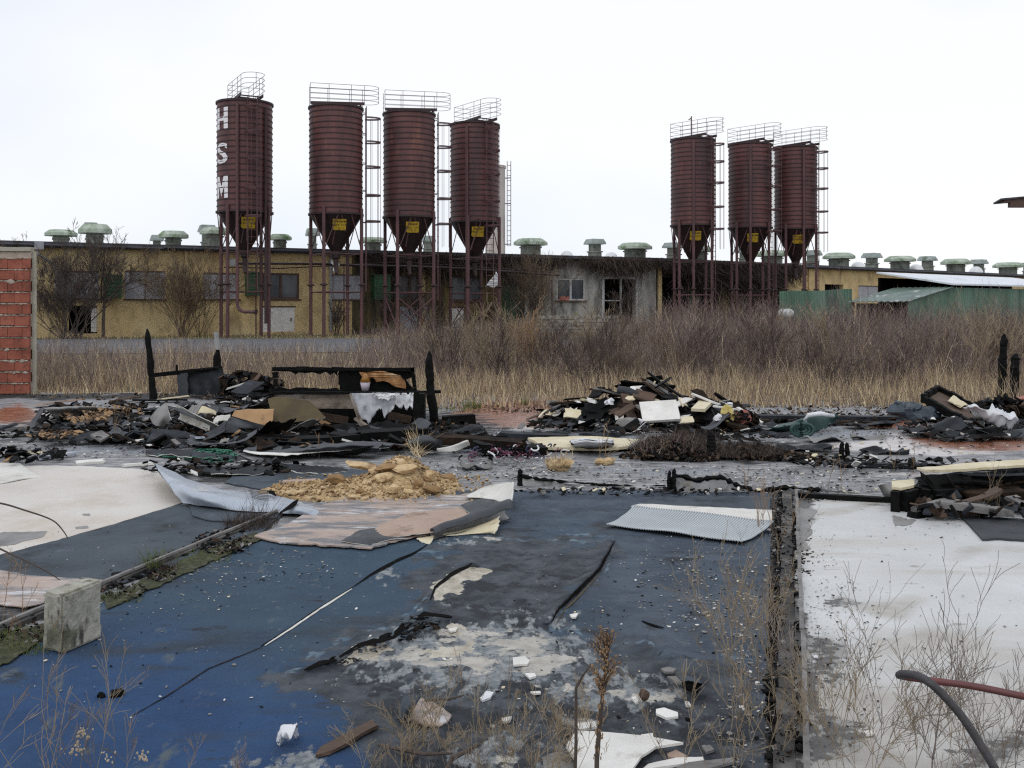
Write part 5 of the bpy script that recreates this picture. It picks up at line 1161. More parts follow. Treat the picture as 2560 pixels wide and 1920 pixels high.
# low pale upstand left of the burnt wall
Yu = DY(1233)
t = thing('wall_upstand', P(1420, 1226, Yu), 'low pale wall remnant with charred top between the stumps', 'wall remnant')
for pl, nm in (([(1306, 1194), (1330, 1198), (1380, 1204), (1430, 1210), (1480, 1212), (1530, 1218), (1560, 1222), (1560, 1226), (1306, 1216)], 'face'),):
    mb = MB(); mb.prism([P(x, y+1, Yu+.35) for x, y in jag_poly(pl, 8, 1.5)], .03, (0, 1, 0)); mb.build(nm, 'upstand', t)
mb = MB(); q = jag_poly([(1306, 1190), (1330, 1195), (1400, 1203), (1450, 1208), (1530, 1214), (1600, 1218), (1670, 1212)], 9, 4, closed=False)
mb.tube([P(x, y, Yu+.34) for x, y in q], [.010*U(.4, 2.2) for _ in q], 5); mb.build('charred_top', 'char', t)
t = thing('wall_upstand', P(1790, 1234, Yu), 'high pale wall remnant with arched charred top right of the twin stumps', 'wall remnant')
pl = [(1690, 1192), (1712, 1195), (1740, 1204), (1760, 1200), (1800, 1194), (1822, 1206), (1850, 1218), (1884, 1232), (1690, 1232)]
mb = MB(); mb.prism([P(x, y, Yu) for x, y in jag_poly(pl, 8, 2)], .03, (0, 1, 0)); mb.build('face', 'upstand', t)
mb = MB(); q = jag_poly([(1688, 1189), (1712, 1192), (1740, 1201), (1760, 1197), (1800, 1191), (1822, 1203), (1850, 1214), (1890, 1228), (1960, 1218), (2060, 1225)], 8, 4, closed=False)
mb.tube([P(x, y, Yu) for x, y in q], [.013*U(.4, 2.2) for _ in q], 5); mb.build('charred_top', 'char', t)
span('plank', 'long thin charred lath along the rear edge of the white floor', 'plank', G(1990, 1238, .03), G(2290, 1252, .03), .06, .04, 'char', jag=.02)
span('plank', 'thin dark board with pale edge before the root heap', 'plank', G(2090, 1160, .03), G(2560, 1170, .03), .10, .04, 'char_panel', jag=.02)
# sill lines
def sill(a, b, w, label, pale, m='sill_wood'):
    t = thing('charred_sill', G(*a), label, 'sill'); A = G(*a); B = G(*b); d = (B-A).normalized(); s_ = Vector((-d.y, d.x, 0)); L = (B-A).length; n = int(L/.3)
    mb = MB()
    for i in range(n):
        p = A+d*(L*i/n); q = A+d*(L*(i+1)/n); mb.bar(p+s_*U(-.006, .006)+Vector((0, 0, .014)), q+s_*U(-.006, .006)+Vector((0, 0, .014)), w*U(.8, 1.05), .03*U(.8, 1.1))
    mb.build('timber', m, t)
    mb = MB()
    for i in range(n*16):
        p = A+d*(L*U(0, 1))+s_*(w*random.choice((U(-.9, .9), U(.2, .9)))); mb.rock(p+Vector((0, 0, .018)), U(.006, .028), (1.6, 1, .55), i, 1, .6)
    mb.build('charred_edge', 'char', t)
    if pale is not None:
        mb = MB(); p = A+s_*pale; q = p+d*L; z = Vector((0, 0, .045)); k = 10
        for i in range(k): mb.bar(p.lerp(q, i/k)+z+s_*U(-.004, .004), p.lerp(q, (i+.97)/k)+z+s_*U(-.004, .004), .022, .014)
        mb.build('edge_strip', 'wood_grey', t)
    return t
sill((-120, 1630), (720, 1276), .10, 'rotten sill line with pale edge strip running behind the concrete block', -.02)
sill((1962, 2000), (1968, 1236), .08, 'charred sill line between the carpet and the white floor', -.075)
# concrete block
Lc, Cc, Rc = Vector((-2.185, 4.65, 0)), Vector((-2.06, 4.58, 0)), Vector((-1.975, 4.82, 0)); Bk = Lc+Rc-Cc
bm = bmesh.new(); hts = {0: .272, 1: .268, 2: .272, 3: .285}
lo = [bm.verts.new(p) for p in (Lc, Cc, Rc, Bk)]; hi = [bm.verts.new(p+Vector((.0, 0, z))) for p, z in zip((Lc, Cc, Rc, Bk), (.268, .272, .278, .274))]
bm.faces.new(lo[::-1]); bm.faces.new(hi)
for i in range(4): bm.faces.new((lo[i], lo[(i+1) % 4], hi[(i+1) % 4], hi[i]))
bmesh.ops.bevel(bm, geom=list(bm.edges), offset=.012, segments=2, affect='EDGES')
bmesh.ops.subdivide_edges(bm, edges=[e for e in bm.edges if e.calc_length() > .05], cuts=6, use_grid_fill=True)
for v in bm.verts:
    n_ = noise.noise(v.co*9)*.006+noise.noise(v.co*28)*.003
    v.co += Vector((n_, n_*.6, n_*.8)); 
    if v.co.z < .05: v.co.x += .01*noise.noise(v.co*20)
mb = MB(); mb.add([v.co.copy() for v in bm.verts], [[v.index for v in f.verts] for f in (bm.verts.index_update() or bm.faces)]); bm.free()
o = mb.build('concrete_block', 'concrete_block'); o.location.z += .012; tag(o, 'weathered concrete block standing on the carpet edge at lower left', 'concrete block')
# ------------------------------------------------------------------ main debris heap
def shard(mb, p, s, tilt=.5, fl=.25):
    n = random.choice((4, 4, 5)); R_m = rot(U(0, 6.28), U(-tilt, tilt), U(-tilt, tilt)); e = U(.35, 1); pts = [p+R_m @ Vector((s*math.cos(a)*U(.7, 1.1), s*e*math.sin(a)*U(.7, 1.1), 0)) for a in (np.arange(n)/n*6.283+U(0, 6))]
    up = R_m @ Vector((0, 0, 1)); th = s*fl*U(.3, 1); mb.add([q for q in pts]+[q+up*th for q in pts], [tuple(range(n, 2*n))]+[(i, (i+1) % n, (i+1) % n+n, i+n) for i in range(n)])
def lumps(label, posf, n, s0, s1, mats=('char', 'char_brown', 'wood_dark', 'char_panel'), wts=(6, 4, 1, 2)):
    mb = MB()
    for _ in range(n): mb.cur = random.choices(range(len(mats)), wts)[0]; shard(mb, posf(), U(s0, s1), 1.1, .5)
    mb.cur = 0; o = mb.build('charred_lumps', list(mats)); tag(o, label, 'lumps', kind='stuff')
hc = G(1640, 1060, 0); HW, HD, HH = 1.62, .95, .43
def hz(x, y):
    r2 = ((x-hc.x)/HW)**2+((y-hc.y-.5)/HD)**2; sk = (1-.25*((x-hc.x)/HW))*(.8+.5*N3(x*2.2, y*2.2, 8))
    return max(0, HH*(1-r2)*sk)
GRP = 'boards of the big debris heap'
n = 46; vs = []; fs = []
for j in range(n+1):
    for i in range(n+1):
        x = hc.x+(i/n-.5)*2*HW*1.05; y = hc.y+.5+(j/n-.5)*2*HD*1.05
        vs.append((x, y, max(-.01, hz(x, y)*.86+.10*N3(x*5, y*5, 3)*(hz(x, y) > .03)-.02)))
        if i < n and j < n: a = j*(n+1)+i; fs.append((a, a+1, a+n+2, a+n+1))
mb = MB(); mb.add(vs, fs); o = mb.build('ash_mound', 'char'); tag(o, 'black ash and char filling the big debris heap', 'ash', kind='stuff')
kinds = [('char', 'charred black board lying in the big debris heap', 30), ('char_brown', 'scorched brown board lying in the big debris heap', 14), ('wood_dark', 'dark brown wooden board lying in the big debris heap', 8),
         ('board_cream', 'small cream board piece lying in the big debris heap', 12), ('wood_grey', 'grey weathered lath lying in the big debris heap', 8), ('board_white', 'small white splinter lying in the big debris heap', 16), ('char_panel', 'dark grey slate like sheet lying in the big debris heap', 9)]
for m_, lab, cnt in kinds:
    for _ in range(cnt):
        while True:
            x, y = hc.x+U(-1, 1)*HW, hc.y+.5+U(-1, .6)*HD; z = hz(x, y)
            if z > .02: break
        gx = (hz(x+.1, y)-hz(x-.1, y))/.2; gy = (hz(x, y+.1)-hz(x, y-.1))/.2
        nrm = Vector((-gx, -gy, 1)).normalized(); q = Vector((0, 0, 1)).rotation_difference(nrm).to_matrix()
        small = m_ in ('board_cream', 'board_white'); l = U(.12, .30) if small else U(.3, .95); w = U(.05, .14) if small else U(.05, .24); th = U(.006, .018) if small else U(.008, .03)
        board('debris_board', lab, 'board', (x, y, z+U(.02, .07)), l, w, th, q @ rot(U(0, 3.14), U(-.3, .3), U(-.35, .35)), m_, GRP, U(-.02, .03), .03, nx=6)
def quad3(name, label, cat, pts, th, m, group=None, jag=0):
    """thick board through four world corners"""
    a, b, c, d = [Vector(p) for p in pts]; nn = (b-a).cross(d-a).normalized()
    if nn.y > 0: nn = -nn
    mb = MB(); n = 6; vs = []
    for k in (0, 1):
        for j in range(n+1):
            for i in range(n+1):
                u, v = i/n, j/n; p = a*(1-u)*(1-v)+b*u*(1-v)+c*u*v+d*(1-u)*v
                if jag and (i in (0, n) or j in (0, n)): p = p+Vector((U(-1, 1), 0, U(-1, 1)))*jag
                vs.append(p+nn*(th*k))
    m2 = (n+1)**2; fs = []
    for j in range(n):
        for i in range(n):
            q = j*(n+1)+i; fs += [(m2+q, m2+q+1, m2+q+n+2, m2+q+n+1), (q+n+1, q+n+2, q+1, q)]
    bd = list(range(n+1))+[k*(n+1)+n for k in range(1, n+1)]+[n*(n+1)+k for k in range(n-1, -1, -1)]+[k*(n+1) for k in range(n-1, 0, -1)]
    for p, q in zip(bd, bd[1:]+bd[:1]): fs.append((p, q, q+m2, p+m2))
    mb.add(vs, fs); o = mb.build(name, m); tag(o, label, cat, group); return o
Yh = 13.25
quad3('white_board', 'large white rectangular board propped on the front of the big debris heap', 'board', [P(1607, 1058, Yh), P(1702, 1052, Yh), P(1690, 1004, Yh+.35), P(1598, 1010, Yh+.35)], .035, 'board_white')
quad3('cream_board', 'yellowish cream board lying right of the large white board in the heap', 'board', [P(1728, 1028, Yh+.2), P(1762, 1030, Yh+.1), P(1782, 1010, Yh+.5), P(1748, 1008, Yh+.55)], .04, 'board_cream')
span('white_lath', 'long white lath sloping down the right side of the big debris heap', 'lath', P(1843, 1020, Yh+.1), P(1905, 1058, Yh-.1), .09, .03, 'board_white', jag=.005)
span('white_lath', 'white flat strip above the sloping lath of the big debris heap', 'lath', P(1784, 1015, Yh+.25), P(1845, 1024, Yh+.1), .06, .02, 'board_white', jag=.008)
span('pink_lath', 'white lath with pinkish lower end on the upper right of the heap', 'lath', P(1728, 984, Yh+.6), P(1800, 1012, Yh+.4), .07, .02, 'board_white', jag=.01)
span('lath', 'thin brown lath sticking out of the top of the big debris heap', 'lath', P(1620, 952, Yh+.7), P(1672, 982, Yh+.6), .05, .025, 'wood_grey')
span('lath', 'short pale stick crossing the lath on top of the heap', 'lath', P(1633, 962, Yh+.66), P(1638, 952, Yh+.66), .03, .02, 'board_cream', jag=.005)
mb = MB(); mb.tube([P(1545, 974, Yh+.6), P(1570, 978, Yh+.55), P(1594, 988, Yh+.5)], [.055, .06, .05], 10); o = mb.build('grey_tube', 'mat_dark', smooth=True); tag(o, 'dark grey tube on the upper left of the big debris heap', 'tube')
span('slab_board', 'pale half round board behind the grey tube on the heap', 'board', P(1576, 976, Yh+.75), P(1610, 972, Yh+.75), .14, .03, 'board_white', roll=.5)
span('board', 'scorched brown board across the top middle of the heap', 'board', P(1585, 982, Yh+.5), P(1640, 1000, Yh+.45), .22, .03, 'wood_dark', roll=.5)
span('board', 'grey splintered board left of the white board top', 'board', P(1540, 1040, Yh), P(1585, 1012, Yh+.2), .10, .03, 'wood_dark', roll=.4)
mb = MB(); mb.rock(P(1572, 1060, Yh-.15), .17, (1.15, .8, .62), 5, 3, .3); o = mb.build('sack', 'wood_grey', smooth=True); tag(o, 'brown grey burnt sack at the foot of the heap left of the white board', 'sack')
for lab, px, py, m_ in (('yellow and red scorched disc at the right end of the heap', 1818, 1036, 'disc_yellow'), ('reddish scorched disc right of the yellow one', 1858, 1048, 'red_pink')):
    c = P(px, py, Yh-.25); mb = MB(); ax = rot(0, 0, 1.15); pts = [c+ax @ Vector((.10*math.cos(a)*U(.85, 1.1), .12*math.sin(a)*U(.85, 1.1), 0)) for a in np.linspace(0, 6.28, 14)[:-1]]
    mb.prism(pts, .03, ax @ Vector((0, 0, 1))); o = mb.build('scorched_disc', m_); tag(o, lab, 'disc')
lumps('charred lumps at the right foot of the big debris heap', lambda: P(U(1795, 1895), U(1036, 1074), Yh-.35+U(0, .4)), 120, .03, .09)
for i, (x, y, w, m_, lab) in enumerate(((1718, 1050, 26, 'board_cream', 'curved cream shard at the foot of the heap right of the white board'), (1432, 1034, 34, 'board_cream', 'cream block at the left foot of the big debris heap'), (1574, 996, 18, 'board_cream', 'small cream block below the grey tube'),
        (1520, 1006, 22, 'plastic_white', 'white scrap on the left slope of the heap'), (1600, 1052, 16, 'plastic_white', 'white crumpled scrap at the left corner of the white board'), (1795, 1045, 20, 'plastic_white', 'white crumpled scrap beside the yellow disc'), (1707, 1070, 20, 'plastic_white', 'pale lump at the foot of the heap below the cream shard'),
 (1823, 1010, 14, 'plastic_white', 'pale lump at the far right top of the heap'))):
    c = P(x, y, Yh-.1-.2*(y > 1040)+.3*(y < 1010)); 
    if m_ == 'board_cream': board('scrap', lab, 'scrap', c, w*Yh/F*1.1, w*Yh/F*.8, .02, rot(U(-.5, .5), U(-.2, .2), .7), m_, None, 0, .02, nx=5)
    else: mb = MB(); mb.rock(c, w*Yh/F*.7, (1, .6, .6), i+40, 3, 1.3); o = mb.build('scrap', m_); tag(o, lab, 'scrap')
# small row of rubbish running right of the heap
span('plank', 'long weathered plank lying behind the green tarpaulin', 'plank', G(1880, 1042, .06), G(2240, 1046, .06), .20, .06, 'char_panel', jag=.02)
span('plank', 'second dark plank below the weathered one behind the tarpaulin', 'plank', G(1900, 1054, .03), G(2230, 1060, .03), .14, .06, 'char_brown', jag=.02)

# ------------------------------------------------------------------ green tarpaulin, rope, bag, tray
t = thing('green_tarpaulin', G(2020, 1074, 0), 'dark green tarpaulin rolled into loops with a white edge right of the heap', 'tarpaulin')
o = patch('roll', [[(1905, 1066, .02), (1960, 1062, .05), (2010, 1052, .10), (2060, 1046, .14), (2095, 1042, .14)], [(1905, 1070, .05), (1965, 1064, .12), (2015, 1044, .2), (2060, 1036, .22), (2098, 1040, .16)], [(1910, 1078, .0), (1970, 1076, .0), (2015, 1078, .02), (2060, 1072, .04), (2090, 1054, .08)]], ['tarp_green', 'tarp_green'], .01, 8, .02, .02, t, wf=5)
mb = MB(); c = G(2000, 1072, .11)
for k, r in enumerate((.05, .08, .11)): mb.tube([c+Vector((r*1.25*math.cos(a), -.06-.02*k, r*.75*math.sin(a))) for a in np.linspace(0, 6.28, 18)[:-1]], .022, 6, closed=True)
mb.build('coil', 'tarp_green', t, smooth=True)
mb = MB(); mb.tube([G(2018, 1070, .05), G(2012, 1050, .18), G(2020, 1038, .25), G(2050, 1034, .26), G(2085, 1040, .22)], [.012, .02, .03, .03, .02], 8); mb.build('white_edge', 'plastic_white', t, smooth=True)
mb = MB()
for px, w, k in ((2075, 30, 3), (2088, 18, 4)): mb.tube([G(px-w, 1048, .14), G(px, 1036, .2), G(px+w*.5, 1042, .18), G(px-w*.3, 1052, .12)], .014, 6)
mb.build('fold', 'tarp_green', t)
t = thing('rope_coil', G(525, 1138, 0), 'tangled coil of green rope on the burnt floor at left', 'rope')
mb = MB(); 
for k in range(13):
    cx, cy = U(500, 560), U(1130, 1146); rx, ry = U(22, 52), U(4, 12); a0 = U(0, 6); pts = [(cx+rx*math.cos(a0+a)+6*N3(a, k), cy+ry*math.sin(a0+a)+3*N3(a, k, 5), .015+.07*abs(N3(a*1.5, k, 9))) for a in np.linspace(0, U(4, 6.5), 20)]
    mb.tube([G(*p) for p in pts], .011, 5)
mb.tube([G(*p) for p in ((480, 1148, .01), (440, 1142, .02), (410, 1141, .02), (385, 1132, .02), (365, 1134, .01))], .011, 5)
mb.build('rope', 'rope_green', t, smooth=True)
t = thing('plastic_bag', G(2285, 1050, 0), 'crumpled blue black plastic sack before the dry grass at right', 'bag')
mb = MB()
for px, py, r in ((2268, 1034, .20), (2300, 1036, .20), (2250, 1022, .15), (2325, 1042, .16), (2246, 1010, .07), (2288, 1020, .12)): mb.rock(P(px, py, 14.3), r, (1.15, .8, .8), px, 3, .55)
mb.build('sack', 'bag_blue', t)
t = thing('charred_tray', G(2380, 1070, 0), 'charred tray shaped panel tilted up at right with cream scrap inside', 'panel')
A_, B_, C_, D_ = P(2306, 1003, 14.6), P(2344, 978, 15.3), P(2462, 1040, 14.6), P(2432, 1072, 13.7)
def tp(u, v, h=0): return A_*(1-u)*(1-v)+D_*u*(1-v)+C_*u*v+B_*(1-u)*v+Vector((0, -.3, 1)).normalized()*h
mb = MB(); mb.prism([tp(0, 0), tp(1, 0), tp(1, 1), tp(0, 1)], .02, (0, -.3, 1)); mb.build('base', 'wood_dark', t)
mb = MB()
for a, b in (((0, 0), (1, 0)), ((0, 1), (1, 1)), ((0, 0), (0, 1))):
    for k in range(8): s0, s1 = k/8, (k+1)/8; mb.bar(tp(a[0]+(b[0]-a[0])*s0, a[1]+(b[1]-a[1])*s0, .04), tp(a[0]+(b[0]-a[0])*s1, a[1]+(b[1]-a[1])*s1, .04+U(-.01, .01)), .06*U(.8, 1.2), .11*U(.8, 1.2))
mb.build('rim', 'char', t)
quad3('scrap_board', 'cream rectangular scrap lying in the charred tray panel', 'board', [tp(.35, .55, .05), tp(.62, .55, .05), tp(.66, .9, .05), tp(.36, .92, .06)], .02, 'board_cream', jag=.01)
o = patch('plastic_sheet', [[(2408, 1014, .42), (2450, 1022, .40), (2500, 1022, .36), (2544, 1044, .22)], [(2425, 1026, .34), (2460, 1036, .32), (2505, 1038, .30), (2548, 1054, .18)], [(2436, 1034, .28), (2470, 1052, .22), (2510, 1064, .16), (2528, 1070, .10)]], ['plastic_white', 'plastic_white'], .012, 8, .045, .04, wf=9); tag(o, 'crumpled whitish plastic sheet draped below the two charred posts', 'plastic sheet')
lumps('heap of charred lumps at the foot of the two right posts', lambda: P(U(2440, 2580), U(1000, 1090), 14.4+U(-.5, .6)), 190, .04, .14)
span('lath', 'red brown board end at the right edge beside the charred posts', 'board', P(2545, 1000, 14.8), P(2590, 985, 14.8), .16, .04, 'red_pink')
# layered panels at right
Yp_ = DY(1262)
t = thing('sandwich_panel', G(2420, 1255, 0), 'broken sandwich panel with cream top and burnt black side at right', 'panel')
pl = [(2292, 1174), (2318, 1182), (2420, 1178), (2560, 1168), (2900, 1160), (2900, 1150), (2560, 1154), (2400, 1164), (2340, 1172)]
zt = .27
mb = MB(); mb.prism([G(x, y, zt) for x, y in jag_poly(pl, 10, 2)], .02); mb.build('top_layer', 'board_cream', t)
mb = MB(); q = jag_poly([(2296, 1178), (2318, 1186), (2420, 1182), (2560, 1172), (2900, 1164)], 12, 2, closed=False); A0 = [G(x, y, zt-.004) for x, y in q]
vs = []; fs = []
for i, p in enumerate(A0):
    for k in range(5): h = k/4; vs.append(Vector((p.x+U(-.02, .02), p.y-.02+.10*math.sin(h*3)*U(.3, 1)*-1+U(-.02, .02), p.z*(1-h)-.0)))
    if i:
        for k in range(4): a = (i-1)*5+k; fs.append((a, a+1, a+6, a+5))
mb.add(vs, fs); mb.build('burnt_side', 'char', t)
mb = MB(); mb.prism([G(x, y, .17) for x, y in jag_poly([(2228, 1208), (2286, 1204), (2286, 1218), (2252, 1226), (2230, 1224)], 7, 1.5)], .02); mb.build('step_layer', 'board_cream', t)
mb = MB(); pts = [(2230, 1224), (2252, 1226), (2290, 1216), (2330, 1222), (2400, 1218)]
for a, b in zip(pts[:-1], pts[1:]): p, q = G(*a, .17), G(*b, .17); mb.bar(p-Vector((0, 0, .09)), q-Vector((0, 0, .09)), .12, .17)
mb.build('step_side', 'char', t)
for k, (x0, y0, x1, y1, z) in enumerate(((2300, 1204, 2480, 1196, .20), (2330, 1222, 2560, 1206, .14), (2380, 1190, 2640, 1184, .24), (2300, 1240, 2440, 1232, .07), (2450, 1222, 2660, 1226, .10))):
    span('burnt_layer', None, None, G(x0, y0, z), G(x1, y1, z+U(-.02, .02)), U(.14, .26), .02, ('char', 'char_brown', 'char_panel')[k % 3], None, U(-.3, .3), .06, U(-.03, .03), t)
mb = MB()
for p, q in (((2320, 1200), (2352, 1196)), ((2530, 1196), (2560, 1204))): mb.bar(P(*p, Yp_+.75), P(*q, Yp_+.75), .05, .03)
mb.build('pale_rib', 'wood_grey', t)
o = patch('vinyl_scrap', [[(2194, 1214, .14), (2212, 1208, .16), (2228, 1212, .15)], [(2204, 1232, .06), (2216, 1232, .08), (2230, 1232, .10)], [(2208, 1240, .01), (2222, 1246, .01), (2232, 1250, .02)]], ['lino_mid', 'lino_back'], .006, 6, .006, .02); tag(o, 'curled grey and pink vinyl scrap at the left end of the sandwich panel', 'vinyl sheet')
for a, b, w, th, m_, lab in (((2286, 1272, .05), (2360, 1256, .13), .16, .05, 'wood_grey', 'grey plank propped up at the left of the right hand plank pile'), ((2345, 1258, .13), (2535, 1282, .07), .13, .05, 'wood_grey', 'long grey plank bent down to the right in the right hand plank pile'),
        ((2352, 1282, .02), (2460, 1284, .03), .12, .05, 'wood_dark', 'brown plank lying under the long grey plank'), ((2405, 1262, .10), (2500, 1226, .16), .08, .03, 'wood_dark', 'thin brown lath slanting up behind the long grey plank'), ((2330, 1240, .06), (2400, 1258, .09), .14, .03, 'board_white', 'pale scorched board behind the grey planks'),
        ((2470, 1268, .06), (2600, 1240, .10), .16, .06, 'char', 'charred beam at the right edge behind the grey plank'), ((2520, 1242, .12), (2580, 1268, .08), .12, .04, 'wood_grey', 'grey board end at the right edge beside the charred beam'), ((2400, 1236, .12), (2560, 1228, .14), .22, .05, 'char_brown', 'broad scorched board under the sandwich panel'),
        ((2280, 1290, .02), (2330, 1276, .04), .10, .04, 'char', 'short charred board at the corner of the white floor')):
    span('plank', lab, 'plank', G(*a), G(*b), w, th, m_, 'planks of the right hand pile', bend=U(-.01, .02))
o = flat('mat', [(2402, 1293), (2480, 1297), (2640, 1306), (2640, 1358), (2500, 1350), (2456, 1352)], .010, .014, 'mat_dark', 1.2); tag(o, 'dark grey mat lying on the white floor at the right edge', 'mat')
lumps('charred lumps under the planks of the right hand pile', lambda: G(U(2290, 2620), U(1200, 1285), .02+U(0, .10)), 320, .02, .08)

# ------------------------------------------------------------------ ochre rubble on the pink vinyl
rc = G(1000, 1238, 0)
def rz(x, y):
    a = math.exp(-(((x-rc.x+.02)/.29)**2+((y-rc.y-.35)/.42)**2))*.25; b = math.exp(-(((x-rc.x+.62)/.45)**2+((y-rc.y-.1)/.26)**2))*.08; return a+b
n = 80; vs = []; fs = []
for j in range(n+1):
    for i in range(n+1):
        x = rc.x-1.25+2.15*i/n; y = rc.y-.55+1.6*j/n; h = rz(x, y); vs.append((x, y, .012+h+min(1, h*12)*(.03*N3(x*14, y*14, 2)+.015*N3(x*40, y*40, 4))-.03*(h < .012)))
        if i < n and j < n: a = j*(n+1)+i; fs.append((a, a+1, a+n+2, a+n+1))
mb = MB(); mb.add(vs, fs); o = mb.build('rubble_grit', 'sand_rubble'); tag(o, 'ochre grit and sand of the rubble heap on the pink vinyl', 'grit', kind='stuff')
mb = MB()
for k in range(3600):
    x, y = rc.x+U(-1.15, .75), rc.y+U(-.5, .9)
    if rz(x, y) < .015 and U(0, 1) > .2: continue
    shard(mb, Vector((x, y, .012+rz(x, y)+U(0, .012))), U(.004, .024)*U(.6, 1.3), .9, .7)
for f_ in range(len(mb.f)): mb.mi[f_] = (f_//37) % 7 % 3
o = mb.build('small_rubble', ['stone_ochre', 'stone_brown', 'sand_rubble']); tag(o, 'small ochre stones covering the rubble heap', 'small stones', kind='stuff')
big = [(905, 1166, 78, 16, 'stone_ochre', 'long pale ochre stone slab on the upper left of the rubble heap'), (965, 1172, 48, 16, 'stone_brown', 'brownish stone beside the long slab on the rubble heap'), (1006, 1160, 26, 18, 'stone_ochre', 'rounded ochre stone on the very top of the rubble heap'), (1012, 1176, 56, 20, 'stone_ochre', 'broad ochre stone below the topmost one'),
    (958, 1196, 36, 26, 'stone_ochre', 'upright pale ochre stone in the middle of the rubble heap'), (1074, 1194, 32, 24, 'stone_ochre', 'pale tilted stone on the right shoulder of the rubble heap'), (1078, 1228, 42, 18, 'stone_brown', 'brown stone low on the right side of the rubble heap'), (842, 1200, 42, 22, 'stone_brown', 'grey brown stone at the left foot of the long slab'),
    (984, 1226, 34, 20, 'stone_ochre', 'angular ochre stone at the lower middle of the rubble heap'), (1020, 1232, 24, 14, 'stone_ochre', 'small ochre block at the foot of the heap right of centre'), (885, 1246, 30, 12, 'stone_ochre', 'ochre stone at the front foot of the rubble heap'), (730, 1234, 30, 10, 'stone_ochre', 'ochre stone on the low left tail of the rubble heap'),
    (900, 1232, 22, 14, 'stone_brown', 'brown stone in the front slope of the rubble heap'), (1046, 1210, 26, 20, 'stone_brown', 'dark ochre stone under the pale tilted one'), (935, 1180, 30, 14, 'stone_ochre', 'stone wedged under the right end of the long slab'), (1118, 1193, 44, 20, 'stone_brown', 'lone brown clod lying right of the rubble heap'), (912, 1250, 20, 8, 'stone_ochre', 'flat ochre chip before the rubble heap')]
for i, (px, py, w, h, m_, lab) in enumerate(big):
    Yq = rc.y-.5
    while Yq < rc.y+.6:
        c = P(px, py+h*.35, Yq)
        if c.z <= .015+rz(c.x, c.y): break
        Yq += .01
    c = P(px, py, min(Yq, rc.y+.55)); Yq = c.y; r = w*Yq/F/2*1.2; c.z += .012
    if px == 1118: c = G(px, 1196, .05)
    mb = MB(); mb.rock(c, 1, (r, r*.75, h*Yq/F/2*1.15), i+3, 3 if w > 30 else 2, .3, rot(U(-.3, .3), {905: .18, 965: -.15}.get(px, U(-.2, .2)), U(-.2, .2))); o = mb.build('stone', m_); tag(o, lab, 'stone', 'larger stones of the ochre rubble')
span('board', 'thin pinkish board on the left tail of the rubble heap', 'board', G(706, 1204, .03), G(788, 1199, .05), .10, .012, 'lino_tan', jag=.005)
span('board', 'narrow tan strip below the pinkish board on the rubble tail', 'board', G(738, 1212, .03), G(815, 1212, .05), .05, .012, 'lino_tan', jag=.005)
mb = MB(); mb.rock(G(1400, 1162, .05), 1, (.17, .12, .075), 3, 3, .35); o = mb.build('clod', 'sand_rubble'); tag(o, 'sandy clod with dry grass before the cream panel', 'clod')
for px, lab in ((1500, 'left pale ochre stone below the cream panel'), (1522, 'right pale ochre stone below the cream panel')):
    mb = MB(); mb.rock(G(px, 1154, .03), 1, (.10, .07, .045), px, 2, .35); o = mb.build('stone', 'stone_ochre'); tag(o, lab, 'stone')

# low ridges of black char under the burnt sheets
def char_mound(label, pts, hgt, wid, seed):
    A0 = [G(x, y) for x, y in pts]; mb = MB(); n = 90; k = 14; vs = []; fs = []
    for i in range(n+1):
        t = i/n*(len(A0)-1); q = min(int(t), len(A0)-2); c = A0[q].lerp(A0[q+1], t-q); e = min(1, i/8, (n-i)/8)
        for j in range(k+1):
            v = j/k*2-1; y = c.y+v*wid*(.8+.5*N3(i*.1, seed)); h = hgt*e*(1-v*v)*(.75+.9*N3(c.x*2.2, y*2.2, seed))+.07*N3(c.x*7, y*7, seed)*(1-abs(v))+.03*N3(c.x*19, y*19, seed)*(1-abs(v))
            vs.append((c.x+.04*N3(i*.7, j, 3), y, max(-.02, h-.012)))
            if i and j: a = (i-1)*(k+1)+j-1; fs.append((a, a+k+1, a+k+2, a+1))
    mb.add(vs, fs); o = mb.build('charred_ground', 'char'); tag(o, label, 'char', kind='stuff')
char_mound('black charred ridge before the burnt frame', [(560, 1098), (760, 1094), (960, 1086), (1140, 1088), (1260, 1100)], .12, .42, 1)
char_mound('black charred ridge under the long white edged sheet', [(560, 1128), (700, 1136), (860, 1130), (1010, 1124), (1110, 1126), (1180, 1120)], .06, .16, 2)
char_mound('black charred ridge under the white vinyl roll', [(380, 1092), (460, 1092), (560, 1088), (680, 1078)], .13, .40, 3)
char_mound('black charred ridge below the tent shaped vinyl', [(100, 1082), (200, 1078), (300, 1080), (400, 1090)], .06, .22, 4)
char_mound('black charred ridge behind the root heap stump', [(1730, 1092), (1790, 1100), (1850, 1096), (1900, 1104)], .08, .2, 5)
# large curled sheets lying about in the burnt heaps
def curled(label, group, cx, cy, w, d, h, yaw, m_, back='lino_grey', z=.06):
    c = G(cx, cy, z); e1 = Vector((math.cos(yaw), math.sin(yaw), 0)); e2 = Vector((-math.sin(yaw), math.cos(yaw), 0)); rows = []; k1, k2 = U(-1, 1), U(.4, 1.3); sd = U(0, 50)
    for i in range(5):
        v = i/4-.5; r = []
        for j in range(6):
            u = j/5-.5; zz = h*(k2*(2*u)**2*(1 if u > 0 else .3)+k1*.5*v)+.06*N3(u*3, v*3, sd); q = c+e1*(w*u*(1-.25*abs(2*u)*k2*h))-e2*(d*v)+Vector((0, 0, max(-z*.9, zz+U(-.01, .01)))); r.append(tuple(q))
        rows.append(r)
    o = patch('curled_sheet', rows, [m_, back], .008, 5, .010, .05, world=True, seed=sd); tag(o, label, 'sheet', group)
